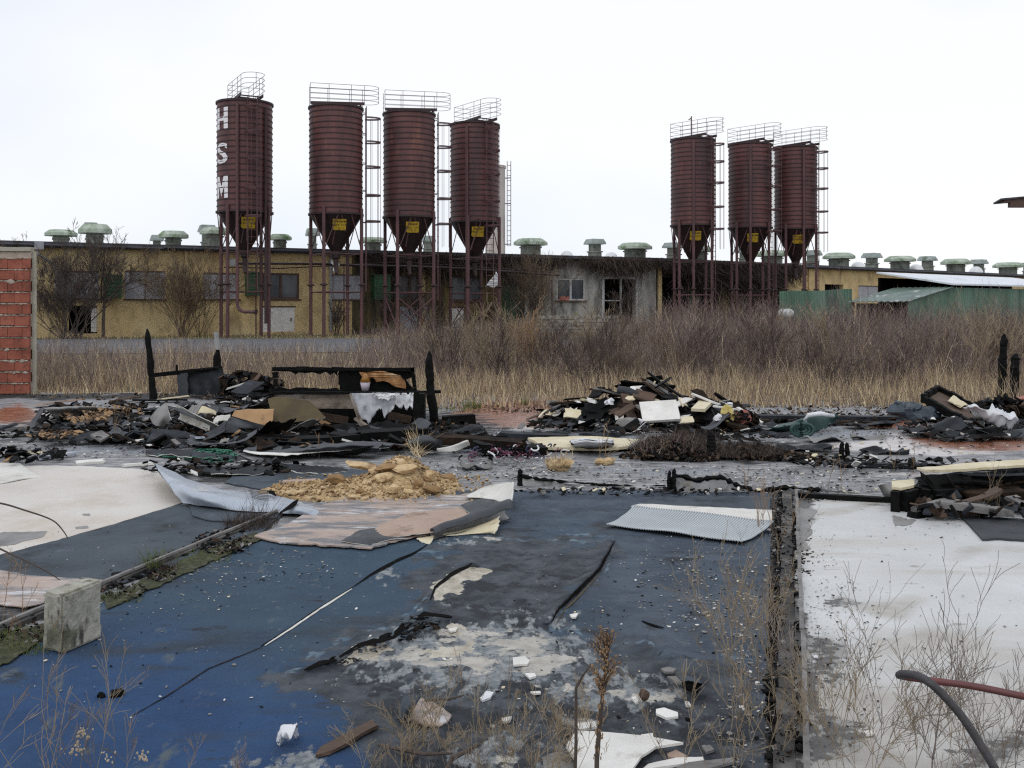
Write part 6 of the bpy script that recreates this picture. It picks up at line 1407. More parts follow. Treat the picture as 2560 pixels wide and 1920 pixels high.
for cx, cy, w, d, h, m_ in ((470, 1100, .9, .5, .16, 'char_panel'), (560, 1108, .8, .4, .14, 'lino_grey'), (640, 1090, .9, .5, .22, 'char_panel'), (720, 1078, .8, .5, .18, 'lino_grey'), (790, 1106, .9, .4, .12, 'char_panel'), (930, 1092, .9, .4, .12, 'char_panel'), (300, 1092, .7, .4, .12, 'lino_grey'), (180, 1098, .6, .3, .1, 'char_panel'),
        (620, 1020, 1.1, .8, .22, 'char_panel'), (540, 1034, .9, .7, .2, 'lino_grey'), (400, 1022, .9, .6, .16, 'char_panel'), (1000, 1080, .7, .4, .12, 'lino_grey'), (1130, 1082, .8, .4, .08, 'char_panel'), (860, 1126, .9, .3, .06, 'lino_grey'), (430, 1068, .7, .5, .22, 'lino_mid')):
    curled('curled scorched vinyl sheet in the burnt heap at left', 'curled sheets of the left burnt heap', cx, cy, w, d, h, U(-.7, .7), m_, random.choice(('lino_grey', 'lino_mid', 'char')))
for cx, cy, w, d, h, m_ in ((1440, 1066, .6, .3, .1, 'char_panel'), (1560, 1074, .5, .3, .08, 'char'), (1760, 1070, .6, .3, .12, 'lino_grey'), (1880, 1068, .6, .3, .1, 'char_panel'), (2330, 1078, .8, .4, .12, 'char_panel'), (2420, 1088, .8, .4, .1, 'char'), (2520, 1084, .8, .5, .14, 'lino_grey'), (2180, 1060, .7, .3, .06, 'char_panel')):
    curled('curled scorched sheet at the foot of the right hand heaps', 'curled sheets of the right heaps', cx, cy, w, d, h, U(-.7, .7), m_, random.choice(('lino_grey', 'char', 'board_white')))
for cx, cy, w, d, m_ in ((1190, 1166, .3, .16, 'wood_grey'), (2060, 1098, .5, .25, 'lino_mid'), (2170, 1092, .4, .15, 'wood_grey'), (2210, 1128, .5, .2, 'char_panel'), (1940, 1086, .4, .2, 'char_panel'), (2010, 1120, .6, .2, 'char_panel'), (1500, 1086, .5, .15, 'char_panel'), (1380, 1080, .5, .15, 'char_panel')):
    curled('thin torn scrap lying flat on the burnt floor', 'flat scraps on the burnt floor', cx, cy, w, d, .02, U(-.4, .4), m_, 'lino_grey', .03)
# ------------------------------------------------------------------ burnt litter
def litter(name, label, regions, mats, wts, tilt=.4, kind='stuff', cat='litter', zmax=.03):
    mb = MB()
    for (cx, cy, rx, ry, n, s0, s1) in regions:
        for _ in range(n):
            a = U(0, 6.283); r = math.sqrt(U(0, 1)); x, y = cx+rx*r*math.cos(a), cy+ry*r*math.sin(a)
            mb.cur = random.choices(range(len(mats)), wts)[0]; shard(mb, G(x, y, .01+U(0, zmax)), U(s0, s1)**1.0*U(.5, 1), tilt)
    mb.cur = 0; o = mb.build(name, mats); tag(o, label, cat, kind=kind); return o
litter('burnt_litter', 'black and brown burnt litter covering the ground round the frame', [(850, 1088, 330, 40, 420, .03, .14), (620, 1086, 380, 34, 70, .12, .30), (650, 1070, 160, 36, 240, .03, .14), (330, 1040, 250, 40, 380, .03, .15), (250, 1085, 260, 22, 260, .02, .10), (620, 1000, 80, 26, 200, .05, .18), (560, 1165, 220, 22, 170, .02, .08), (60, 1135, 110, 18, 110, .02, .10), (1100, 1075, 110, 24, 160, .03, .12), (480, 1105, 170, 14, 120, .02, .08)],
       ['char', 'char_brown', 'char_panel', 'wood_grey', 'board_white', 'board_tan'], [8, 5, 4, 1, .35, .4], .6, zmax=.09)
litter('burnt_litter', 'burnt litter around the big heap and the right hand piles', [(1640, 1062, 340, 20, 300, .03, .12), (1640, 1060, 320, 20, 26, .1, .24), (1450, 1040, 110, 30, 150, .03, .12), (2030, 1050, 330, 16, 260, .02, .10), (2430, 1070, 170, 26, 260, .03, .14), (2440, 1240, 200, 34, 240, .02, .09), (2300, 1160, 300, 12, 160, .02, .08), (1600, 1228, 330, 10, 260, .01, .05), (2080, 1150, 120, 14, 120, .02, .08), (1800, 1092, 180, 10, 90, .02, .07)],
       ['char', 'char_brown', 'char_panel', 'wood_grey', 'board_white', 'board_cream'], [8, 4, 4, 1.2, .6, .4], .6, zmax=.07)
litter('edge_litter', 'brown leaf and bark litter along the foot of the dry grass', [(1900, 1024, 700, 14, 1300, .012, .05), (1250, 1020, 160, 12, 200, .012, .04), (400, 992, 330, 8, 260, .015, .06), (2150, 1072, 420, 26, 330, .008, .03), (1350, 1080, 200, 20, 160, .008, .03)], ['wood_dark', 'char_brown', 'board_tan', 'mat_root', 'wood_grey'], [4, 3, .7, 4, 1], .7, zmax=.03)
litter('brown_flakes', 'rusty brown flakes heaped inside the tent shaped vinyl', [(215, 1036, 66, 20, 420, .02, .07), (140, 1085, 60, 10, 110, .02, .06), (300, 1022, 60, 10, 60, .02, .06)], ['dock_brown', 'wood_dark', 'board_tan'], [3, 2, 1], .8, zmax=.16)
litter('floor_chips', 'pale and dark chips strewn over the grey burnt floor', [(1500, 1185, 560, 26, 900, .006, .028), (2050, 1195, 260, 40, 520, .006, .03), (1250, 1170, 220, 26, 420, .006, .028), (300, 1120, 330, 26, 380, .008, .035), (2250, 1105, 330, 34, 200, .01, .05), (2030, 1235, 160, 20, 160, .006, .025)],
       ['board_white', 'lino_mid', 'char', 'char_panel', 'board_cream', 'wood_grey'], [2, 3, 4, 3, .8, 2], .25, zmax=.004)
litter('floor_chips', 'crumbs and flakes strewn over the carpets', [(600, 1560, 640, 260, 230, .004, .013), (1600, 1480, 330, 130, 260, .004, .016), (1760, 1440, 170, 120, 260, .005, .020), (1500, 1720, 420, 200, 260, .004, .016), (640, 1420, 200, 50, 200, .004, .016), (350, 1360, 300, 60, 80, .004, .013), (1860, 1700, 70, 240, 260, .005, .016), (400, 1490, 200, 50, 110, .004, .013)],
       ['board_white', 'lino_mid', 'char', 'board_cream', 'wood_grey'], [1, 3, 3, 1, 3], .3, zmax=.006)
litter('floor_chips', 'dark crumbs strewn over the white floor sheet at right', [(2280, 1500, 290, 220, 70, .004, .014), (2040, 1500, 60, 220, 240, .003, .011), (2100, 1660, 120, 220, 240, .003, .012), (2300, 1310, 200, 40, 34, .005, .018)], ['char', 'char_brown', 'wood_dark'], [3, 2, 1], .3, zmax=.003)
litter('sill_debris', 'charred crumbs and bark lying along both sill lines', [(1958, 1400, 30, 160, 420, .006, .022), (1958, 1700, 36, 240, 420, .005, .018), (400, 1432, 40, 20, 130, .008, .03), (560, 1355, 70, 30, 260, .008, .035), (310, 1475, 60, 24, 140, .006, .022), (60, 1580, 90, 30, 130, .005, .018), (1940, 1300, 40, 40, 120, .008, .025)], ['char', 'char_brown', 'wood_grey', 'wood_dark'], [5, 3, 2, 2], .7, zmax=.03)
litter('charred_fringe', 'charred crust fragments along the torn carpet edge', [(1050, 1560, 50, 18, 70, .012, .04), (1005, 1592, 36, 10, 40, .01, .03), (920, 1618, 50, 12, 40, .008, .025), (860, 1650, 40, 8, 24, .008, .02)], ['char_brown', 'char', 'carpet_dark'], [3, 3, 3], .5, zmax=.03)
litter('tile_chips', 'greyish tile chips lying in rows at the right carpet edge', [(1870, 1640, 36, 160, 60, .008, .022), (1700, 1540, 120, 60, 40, .008, .022)], ['lino_mid', 'wood_grey', 'board_white'], [3, 2, 1], .2, zmax=.006)
mb = MB()                                                                  # tangled magenta and blue strips
for k in range(130):
    p = G(random.gauss(1262, 50), U(1116, 1144), U(.01, .13)); mb.cur = random.choices((0, 1, 2, 3), (3, 1.5, 1.2, 4))[0]; r = U(.02, .06); ax = rot(U(0, 6.28), U(-1, 1), U(-1, 1)); a1 = U(1.5, 4.5)
    mb.tube([p+ax @ Vector((r*math.cos(a), r*math.sin(a), .01*a)) for a in np.linspace(0, a1, 7)], U(.005, .010), 4)
mb.cur = 0; o = mb.build('plastic_strips', ['magenta', 'navy', 'plastic_white', 'char']); tag(o, 'tangle of magenta, blue and white plastic strips before the charred roll', 'plastic strips', kind='stuff')
litter('plastic_scraps', 'blue, white and magenta scraps strewn beside the plastic tangle', [(1290, 1142, 120, 12, 120, .006, .022), (1340, 1150, 90, 10, 90, .006, .02)], ['magenta', 'navy', 'plastic_white', 'lino_mid'], [2, 3, 3, 2], .6, zmax=.03)
# brown root heap with dead stalks
RB = [(1680, 1116, 100, 24, .20, 7), (1640, 1132, 80, 16, .10, 3), (1850, 1128, 100, 20, .13, 4), (1940, 1138, 70, 12, .07, 2), (1600, 1140, 50, 10, .05, 1), (2000, 1145, 40, 8, .04, 1), (1740, 1142, 90, 10, .06, 2)]
def rootp():
    cx, cy, rx, ry, h, _ = random.choices(RB, [b[5] for b in RB])[0]; a = U(0, 6.283); r = math.sqrt(U(0, 1)); x, y = cx+rx*r*math.cos(a), cy+ry*r*math.sin(a); return G(x, y, .01+h*(1-r*r)*U(.4, 1)*(.7+.6*N3(x*.03, y*.05)))
lumps('heap of brown burnt roots and earth around the charred stump', rootp, 1900, .010, .042, ('char_brown', 'wood_dark', 'char', 'mat_root'), (5, 1, 6, 3))
def fuzz(name, label, regions, mats, kind='stuff', cat='dry stalks', w=.006, up=.5, zb=0.0):
    B = []; D = []; L = []; MI = []
    for (cx, cy, rx, ry, n, l0, l1, mi) in regions:
        for _ in range(n):
            a = U(0, 6.283); r = math.sqrt(U(0, 1)); p = G(cx+rx*r*math.cos(a), cy+ry*r*math.sin(a), zb); B.append(tuple(p)); d = Vector((U(-1, 1), U(-1, 1), U(up*.3, up*2))).normalized(); D.append(tuple(d)); L.append(U(l0, l1)); MI.append(mi)
    n = len(B); L = np.array(L); o = ribbons(name, np.array(B), np.array(D), L, rng.normal(0, .25, (n, 3))*L[:, None], np.full(n, w)*rng.uniform(.6, 1.3, n), rng.uniform(0, 1, n), mats, 3, MI); tag(o, label, cat, kind=kind); return o
fuzz('dry_stalks', 'dead brown stalks matted over the root heap', [(1690, 1112, 100, 22, 1300, .06, .22, 0), (1860, 1130, 100, 16, 800, .05, .18, 0), (1660, 1120, 90, 20, 420, .05, .2, 2), (1400, 1158, 30, 8, 200, .04, .14, 1), (1045, 1125, 16, 24, 160, .06, .26, 1)], ['creeper', 'stem_straw', 'stem_weed'], w=.008, zb=.06)

# ------------------------------------------------------------------ loose pieces on the carpet
def frag(label, pts, z, th, m, name='tile_fragment', cat='fragment', group=None, jag=1.2):
    o = flat(name, pts, max(.012, z-.012), min(th, .009), m, jag, 16); tag(o, label, cat, group); return o
frag('white pentagon shaped tile fragment at the centre of the lower carpet', [(1282, 1648), (1312, 1645), (1325, 1656), (1318, 1665), (1284, 1667)], .03, .014, 'board_white')
frag('white fragment with pointed right side above the big white sheets', [(1640, 1778), (1660, 1774), (1694, 1786), (1696, 1796), (1666, 1800), (1640, 1788)], .03, .014, 'board_white')
frag('smaller white fragment below the pentagon shaped one', [(1312, 1688), (1336, 1687), (1340, 1694), (1324, 1700)], .03, .010, 'board_white')
frag('white diamond shaped chip right of the long carpet tear', [(1424, 1540), (1446, 1536), (1440, 1546), (1430, 1547)], .035, .010, 'board_white')
frag('pale chip on the worn patch left of the pentagon fragment', [(1120, 1576), (1144, 1571), (1140, 1580), (1126, 1582)], .03, .008, 'board_white')
frag('crumpled white scrap between the dry twigs at lower centre', [(1200, 1750), (1216, 1732), (1234, 1736), (1226, 1748), (1206, 1756)], .03, .02, 'plastic_white')
frag('white chip beside the dry twigs below the pentagon fragment', [(1326, 1733), (1350, 1732), (1352, 1736), (1334, 1738)], .03, .008, 'board_white')
frag('small white bent chip left of the brown cone', [(1578, 1748), (1588, 1746), (1596, 1760), (1590, 1762)], .03, .02, 'board_white')
frag('small white chip right of the brown cone', [(1712, 1758), (1722, 1760), (1728, 1768), (1716, 1768)], .03, .02, 'board_white')
frag('white chip left of the brown dock plant stem', [(1254, 1800), (1280, 1796), (1276, 1806), (1258, 1810)], .03, .012, 'board_white')
frag('upper of two grey slate pieces on the right half of the carpet', [(1652, 1676), (1672, 1672), (1690, 1676), (1684, 1684), (1662, 1684)], .04, .010, 'wood_grey')
frag('lower of two grey slate pieces beside the black carpet hole', [(1668, 1696), (1700, 1696), (1726, 1702), (1712, 1714), (1690, 1710)], .05, .010, 'wood_grey')
frag('white trapezoid sheet fragment behind the dock plant at the bottom', [(1440, 1815), (1486, 1808), (1492, 1822), (1445, 1830)], .05, .014, 'board_white')
frag('big white jagged sheet lying at the bottom behind the dock plant', [(1414, 1870), (1440, 1832), (1520, 1836), (1620, 1846), (1708, 1862), (1640, 1872), (1604, 1896), (1580, 1930), (1430, 1960), (1438, 1905)], .055, .016, 'board_white', 'white_sheet', 'sheet', None, .8)
frag('white strip lying behind the big white sheet', [(1602, 1842), (1632, 1838), (1634, 1848), (1606, 1848)], .03, .016, 'board_white')
frag('long greenish white strip at the bottom right of the big sheet', [(1604, 1930), (1620, 1916), (1690, 1900), (1758, 1898), (1760, 1906), (1690, 1918)], .03, .014, 'board_white')
frag('second long pale strip at the bottom edge', [(1690, 1925), (1720, 1912), (1832, 1900), (1836, 1910), (1760, 1930)], .03, .014, 'wood_grey')
frag('pinkish brown stone shard beside the big white sheet', [(1668, 1890), (1690, 1880), (1718, 1896), (1700, 1902), (1670, 1898)], .02, .03, 'lino_tan')
frag('grey shard lying right of the big white sheet', [(1755, 1872), (1775, 1868), (1786, 1880), (1766, 1886)], .03, .010, 'wood_grey')
frag('flat grey stone below the left twigs of the dock plant', [(1356, 1900), (1390, 1885), (1440, 1894), (1450, 1925), (1360, 1940)], .02, .02, 'wood_grey', 'flat_stone', 'stone')
frag('white fragment on the white floor sheet near the bottom', [(2158, 1833), (2180, 1830), (2190, 1838), (2166, 1842)], .012, .010, 'board_white')
frag('white fragment right of the last twig on the white floor', [(2030, 1640), (2046, 1642), (2048, 1646), (2034, 1646)], .012, .006, 'plastic_white')
o = patch('plastic_rag', [[(690, 1846, .03), (700, 1826, .05), (722, 1818, .05)], [(702, 1850, .04), (716, 1834, .08), (742, 1822, .06)], [(692, 1856, .01), (720, 1846, .03), (748, 1830, .02)]], ['plastic_white', 'plastic_white'], .004, 7, .02, .02, wf=20); tag(o, 'crumpled white plastic rag on the blue carpet at lower left', 'plastic rag')
o = patch('torn_board', [[(1040, 1745, .06), (1085, 1755, .04), (1130, 1785, .03)], [(1026, 1770, .05), (1075, 1780, .04), (1120, 1800, .03)], [(1018, 1800, .03), (1060, 1812, .03), (1100, 1818, .02)]], ['lino_pink', 'lino_pink'], .012, 7, .006, .025); tag(o, 'pinkish torn board piece on the worn carpet at lower centre', 'board')
o = patch('carpet_flap', [[(1008, 1746, .05), (1030, 1738, .12), (1056, 1742, .10)], [(998, 1770, .06), (1018, 1764, .13), (1040, 1768, .10)], [(990, 1800, .02), (1006, 1800, .07), (1022, 1802, .05)]], ['carpet_dark', 'char_panel'], .012, 6, .008, .02); tag(o, 'dark carpet flap folded up beside the pinkish torn board', 'carpet')
o = patch('carpet_flap', [[(1690, 1692, .06), (1716, 1690, .10), (1750, 1700, .06)], [(1700, 1704, .08), (1726, 1702, .11), (1756, 1712, .06)]], ['carpet_dark', 'shade_black'], .012, 6, .01, .02); tag(o, 'lifted dark carpet flap over a black hole at right', 'carpet')
o = flat('carpet_hole', [(1705, 1706), (1730, 1704), (1752, 1716), (1745, 1734), (1722, 1728), (1708, 1722)], .045, .002, 'shade_black', 2, 6, cp)  # black patch painted as the dark inside the hole
flat('carpet_hole', [(1712, 1794), (1726, 1796), (1730, 1806), (1714, 1804)], .04, .002, 'shade_black', 2, 6, cp)
mb = MB(); mb.rock(G(1610, 1738, .06), 1, (.021, .021, .027), 8, 2, .4); o = mb.build('pine_cone', 'wood_dark'); tag(o, 'small brown cone lying on the worn carpet', 'cone')
mb = MB(); mb.rock(G(292, 1734, .02), 1, (.034, .024, .018), 8, 2, .4); o = mb.build('lump', 'char'); tag(o, 'larger of two black lumps on the blue carpet at lower left', 'lump')
mb = MB(); mb.rock(G(254, 1739, .015), 1, (.02, .018, .016), 9, 2, .4); o = mb.build('lump', 'char'); tag(o, 'smaller of two black lumps on the blue carpet at lower left', 'lump')
span('lath', 'brown wooden lath half sunk in the carpet at lower centre', 'lath', G(800, 1885, .02), G(945, 1806, .03), .055, .012, 'wood_dark')
for a, b, r, lab in ((((945, 1862), (1060, 1885), (1130, 1884)), 0, .006, 'dark twig lying flat below the pinkish torn board'), (((1110, 1940), (1130, 1896), (1200, 1860)), 0, .008, 'charred twig leaning at the bottom centre'), (((1060, 1752), (1120, 1748), (1160, 1738)), 0, .004, 'thin twig right of the pinkish torn board')):
    mb = MB(); mb.tube([G(x, y, .05+.03*i) for i, (x, y) in enumerate(a)], [r, r*1.2, r*.6], 6); o = mb.build('twig', 'bark_dark'); tag(o, lab, 'twig')
# boards by the left edge and beyond
for a, b, w, m_, lab in (((96, 1012, .05), (190, 1000, .08), .34, 'lino_tan', 'pale pinkish board behind the tent shaped vinyl at left'), ((395, 1000, .04), (470, 990, .10), .16, 'board_cream', 'thin cream board at the foot of the tall charred post'), ((568, 972, .22), (622, 955, .34), .08, 'board_white', 'white lath sticking out of the dark pile behind the cabinet'),
        ((595, 985, .2), (640, 955, .36), .30, 'char_panel', 'blue grey sheet leaning on the dark pile behind the cabinet'), ((566, 935, .35), (590, 948, .34), .08, 'wood_grey', 'small pale board end on top of the dark pile behind the cabinet'), ((600, 990, .1), (650, 984, .12), .14, 'char_panel', 'slate coloured board at the foot of the dark pile'),
        ((250, 990, .05), (300, 984, .07), .10, 'wood_grey', 'grey lath lying behind the tent shaped vinyl'), ((330, 1000, .05), (470, 1000, .03), .22, 'char', 'charred board lying across the foot of the tall post'), ((280, 1002, .05), (350, 992, .06), .10, 'wood_dark', 'thin brown lath beside the tall charred post'),
        ((0, 1090, .02), (110, 1080, .03), .12, 'wood_grey', 'grey board lying at the far left edge'), ((-20, 1078, .12), (42, 1060, .20), .12, 'char_panel', 'dark tube like board end at the far left edge'), ((70, 1132, .05), (106, 1130, .06), .14, 'board_cream', 'small cream board beside the lumpy stump at far left'),
        ((90, 1148, .02), (186, 1132, .04), .08, 'lino_blue', 'thin blue grey lath right of the lumpy stump'), ((190, 1158, .01), (262, 1152, .02), .10, 'board_white', 'white torn strip along the rear edge of the cream floor'), ((305, 1164, .01), (380, 1158, .02), .10, 'board_white', 'white torn strip beside the tip of the folded vinyl'), ((475, 1102, .05), (502, 1094, .12), .10, 'lino_blue', 'small pale blue scrap before the white roll')):
    span('board', lab, 'board', G(*a), G(*b), w, .025, m_, 'loose boards on the left side', jag=.02, roll=U(-.15, .15))
def pilep():
    x = U(556, 704); return P(x, max(U(925, 1000), 934+abs(x-600)*.25), DY(1000)+U(0, 1.2))
lumps('dark charred pile between cabinet and burnt frame', pilep, 330, .03, .13)
# bent rods at lower right
Yr0 = 2.35
pts = [P(2690, 1765, Yr0-.1), P(2560, 1741, Yr0), P(2430, 1715, Yr0+.05), P(2330, 1702, Yr0+.08), P(2262, 1692, Yr0+.08), P(2248, 1688, Yr0+.05), P(2258, 1685, Yr0), P(2300, 1692, Yr0-.05), P(2340, 1720, Yr0-.08), P(2400, 1785, Yr0-.1), P(2450, 1860, Yr0-.12), P(2500, 1945, Yr0-.14), P(2540, 2030, Yr0-.15)]
t = thing('bent_rod', (P(2540, 2030, Yr0).x, Yr0, 0), 'rusty steel rod bent into a hairpin at the lower right corner', 'steel rod')
A0 = up1(np.array([tuple(p) for p in pts[5:]]), 5); end = Vector(A0[-1]); pl = [Vector(p) for p in A0]+[Vector((end.x+.12, end.y+.02, 0))]
mb = MB(); mb.tube(pl, .0095, 10); mb.build('grey_arm', 'rust_rod', t, smooth=True)
A0 = up1(np.array([tuple(p) for p in pts[:6]]), 5); pl = [Vector((A0[0][0]+.3, A0[0][1]-.1, 0)), Vector((A0[0][0]+.2, A0[0][1]-.05, .35))]+[Vector(p) for p in A0]
mb = MB(); mb.tube(pl, .0085, 10); mb.build('red_arm', 'red_rod', t, smooth=True)

# ------------------------------------------------------------------ vegetation
def field(name, label, n, xr, yr, hf, mix, keep, mats, wbr=6, w=.010, cat='weeds'):
    """field of dead stalks: hf height(x,y), mix (x,y)->probability of second material"""
    B = []; Hh = []; MI = []
    while len(B) < n:
        x, y = U(*xr), U(*yr)
        if U(0, 1) > keep(x, y): continue
        h = hf(x, y)*U(.55, 1.15)
        if h < .03: continue
        B.append((x, y, max(-.005, gz(x, y)-.02))); Hh.append(h); MI.append(1 if U(0, 1) < mix(x, y) else 0)
    B = np.array(B); Hh = np.array(Hh); MI = np.array(MI); D = np.concatenate([rng.normal(0, .22, (n, 2)), np.ones((n, 1))], 1); D /= np.linalg.norm(D, axis=1)[:, None]
    C = np.concatenate([rng.normal(0, .14, (n, 2))*Hh[:, None], -np.abs(rng.normal(0, .05, (n, 1)))*Hh[:, None]], 1); Wd = w*rng.uniform(.6, 1.4, n); V_ = np.clip(rng.normal(.42, .34, n), 0, 1)
    Bs, Ds, Ls, Cs, Ws, Vs, Ms = [B], [D], [Hh], [C], [Wd], [V_], [MI]
    for k in range(wbr):
        sel = np.where((MI == 0) | (rng.uniform(0, 1, n) < .25))[0]; m = len(sel); t = rng.uniform(.3, .95, m); Lk = Hh[sel]*rng.uniform(.12, .38, m)*(1.15-t*.6)
        Pk = B[sel]+D[sel]*(Hh[sel]*t)[:, None]+C[sel]*(t*t)[:, None]; d = D[sel]+rng.normal(0, .55, (m, 3)); d[:, 2] = np.abs(d[:, 2])*.8+.25; d /= np.linalg.norm(d, axis=1)[:, None]
        Bs.append(Pk); Ds.append(d); Ls.append(Lk); Cs.append(rng.normal(0, .12, (m, 3))*Lk[:, None]); Ws.append(Wd[sel]*.6); Vs.append(np.clip(V_[sel]+rng.normal(.05, .15, m), 0, 1)); Ms.append(MI[sel])
    o = ribbons(name, np.concatenate(Bs), np.concatenate(Ds), np.concatenate(Ls), np.concatenate(Cs), np.concatenate(Ws), np.concatenate(Vs), mats, 3, np.concatenate(Ms)); tag(o, label, cat, kind='stuff'); return o
def px_of(x, y): return CX+F*x/y
def tall(x, y):
    p = px_of(x, y)+60*N3(x*.5, y*.5); return sstep(720, 980, p)
clump = lambda x, y: .35+1.1*max(0, .5+N3(x*.45, y*.45, 7))
hw = lambda x, y: (.30+(.66+.50*sstep(1300, 1800, px_of(x, y)))*tall(x, y)*sstep(18.0, 22.5, y))*(1-.42*math.exp(-((px_of(x, y)-1445)/95)**2))*(1+.55*N3(x*.7, y*.7, 2)+.45*N3(x*2.1, y*2.1, 12))
front = lambda x, y: y > 18.7-2.9*sstep(560, 1150, px_of(x, y))+.7*N3(x*.6, 0, 5)+.6*N3(x*2.3, y*.8, 15)
field('dead_weeds', 'tall purplish dead weeds covering the yard before the silos', 17000, (-4, 22), (18.6, 33), hw, lambda x, y: .12, lambda x, y: tall(x, y)*min(1, clump(x, y)*.8)*(px_of(x, y) < 2750), ['stem_weed', 'stem_straw'], 8, .010)
field('dead_weeds', 'dead weeds growing along the foot of the farm buildings', 6500, (-12, 34), (37, 52), lambda x, y: (.25+.75*sstep(760, 1500, px_of(x, y)))*(1+.4*N3(x*.5, y*.5, 5)), lambda x, y: .15,
      lambda x, y: (y > 41+.2*max(0, x+15) or px_of(x, y) > 900)*(y < 43+.5*(x+21))*min(1, clump(x, y)), ['stem_weed', 'stem_straw'], 6, .012)
field('dry_grass', 'straw coloured dry grass along the far edge of the burnt floor', 30000, (-10, 12), (16.0, 24), lambda x, y: (.32+.10*(px_of(x, y) > 900)+.34*N3(x*.8, y*.8, 3)+.30*N3(x*2.6, y*2.6, 4))*(1-.30*sstep(20, 24, y)), lambda x, y: .68-.4*sstep(20, 23, y)+.3*N3(x*.9, y*.9, 33), lambda x, y: front(x, y)*min(1, clump(x, y))*min(1, .25+2.2*max(0, .35+N3(x*1.7, y*1.7, 17)))*(1-.6*sstep(20.5, 24, y)), ['stem_weed', 'stem_straw'], 1, .008)
field('dry_grass', 'low dry weeds before the grey road at left', 9500, (-18, -2), (19, 32), lambda x, y: .66*(1+1.1*N3(x*.9, y*.9, 9))*(1-.35*sstep(25, 31, y)), lambda x, y: .32, lambda x, y: (1-.8*sstep(24, 32, y))*(1-tall(x, y)*.8)*min(1, .15+1.6*max(0, .45+N3(x*.8, y*.8, 21))), ['stem_weed', 'stem_straw'], 6, .008)
field('dry_grass', 'matted dead straw lying at the edge of the burnt floor', 16000, (-10, 12), (16.0, 19.5), lambda x, y: .13*(1+.5*N3(x*2, y*2, 3)), lambda x, y: .65, lambda x, y: front(x, y+.25), ['stem_weed', 'stem_straw'], 1, .012)
field('verge_grass', 'green grass verge between the road and the ochre wall', 7000, (-22, 2), (40.6, 46.5), lambda x, y: .13*(1+.5*N3(x, y)), lambda x, y: .45, lambda x, y: (y > 41.2+.15*(x+15)*(.5 if x < 0 else 1.2))*(y < 42+.495*(x+21.2))*min(1, clump(x, y)), ['stem_green', 'stem_straw'], 0, .02)
field('verge_grass', 'patch of green grass behind the weeds below the fourth silo', 2600, (-6, 2), (33, 39), lambda x, y: .2, lambda x, y: .2, lambda x, y: math.exp(-((px_of(x, y)-1110)/90)**2), ['stem_green', 'stem_straw'], 0, .02)
fuzz('moss_grass', 'moss and short grass growing along the left sill line', [(470, 1400, 120, 18, 500, .02, .06, 0), (620, 1320, 60, 14, 700, .03, .14, 1), (390, 1430, 60, 12, 300, .02, .08, 1), (50, 1612, 110, 34, 900, .02, .05, 0), (300, 1500, 60, 16, 300, .02, .04, 0), (382, 1428, 6, 5, 60, .08, .16, 0), (640, 1310, 60, 10, 140, .08, .25, 1)], ['stem_green', 'creeper'], cat='moss', w=.005, up=.8)
o = flat('moss_patch', [(0, 1600), (70, 1572), (200, 1530), (100, 1600), (20, 1660), (-200, 1720), (-200, 1660)], .016, .004, 'moss', 6, 10); tag(o, 'moss patch along the sill left of the concrete block', 'moss', kind='stuff')
o = flat('moss_patch', [(262, 1500), (400, 1430), (520, 1372), (640, 1330), (660, 1346), (560, 1392), (440, 1444), (330, 1496), (268, 1524)], .016, .004, 'moss', 6, 10); tag(o, 'moss patch along the sill right of the concrete block', 'moss', kind='stuff')
fuzz('floor_tufts', 'green tufts sprouting at the red floor beside the dry grass', [(1180, 1018, 22, 6, 120, .05, .2, 0), (1312, 1010, 12, 3, 80, .05, .18, 0), (1120, 1026, 60, 6, 120, .03, .1, 0)], ['stem_green'], cat='tufts', w=.012, up=.8)

def grow(mb, p, d, L, r, depth, nbr, spread, bendz=.1, sides=4, kink=.18, minr=.0012):
    """recursive bare branch"""
    k = 5; pts = [p.copy()]; dd = d.normalized(); q = p.copy()
    for i in range(k):
        dd = (dd+Vector((U(-1, 1), U(-1, 1), U(-1, 1)))*kink+Vector((0, 0, bendz*.2))).normalized(); q = q+dd*(L/k); pts.append(q.copy())
    mb.tube(pts, [max(minr, r*(1-.75*i/k)) for i in range(k+1)], sides if depth > 0 else 3, cap=False)
    if depth <= 0: return
    for _ in range(nbr):
        t = U(.25, 1); j = min(k-1, int(t*k)); s = pts[j].lerp(pts[j+1], t*k-j); nd = (dd+Vector((U(-1, 1), U(-1, 1), U(-.5, .9)))*spread).normalized()
        grow(mb, s, nd, L*U(.35, .62)*(1.1-.4*t), max(minr, r*.5*(1.1-.5*t)), depth-1, nbr, spread, bendz, sides, kink, minr)
def bare(name, label, cat, base, stems, h, spread, r, depth, nbr, m, group=None, lean=(0, 0), kink=.14, minr=.006, trunk=None, sp2=.8):
    root = thing(name, base, label, cat, group); mb = MB(); b = Vector(base)
    if trunk:
        top = b+Vector((U(-.1, .1), 0, trunk)); mb.tube([b-Vector((0, 0, .1)), b.lerp(top, .5)+Vector((U(-.04, .04), 0, 0)), top], [r*1.7, r*1.4, r*1.2], 7); mb.build('trunk', m, root); mb = MB(); b = top
    for i in range(stems):
        a = U(0, 6.283); d = Vector((math.cos(a)*spread*U(.3, 1)+lean[0], math.sin(a)*spread*U(.3, 1)+lean[1], 1)); grow(mb, b+Vector((U(-.15, .15), U(-.1, .1), -.05 if not trunk else 0)), d, h*U(.65, 1), r*U(.6, 1), depth, nbr, sp2, .1, 4, kink, minr)
    mb.build('branches' if not trunk else 'crown', m, root); return root
Yw = lambda px, o=1.6: W1.w(px).y-o
def gp(px, o=1.6): Y = Yw(px, o); x = (px-CX)*Y/F; return Vector((x, Y, gz(x, Y)))
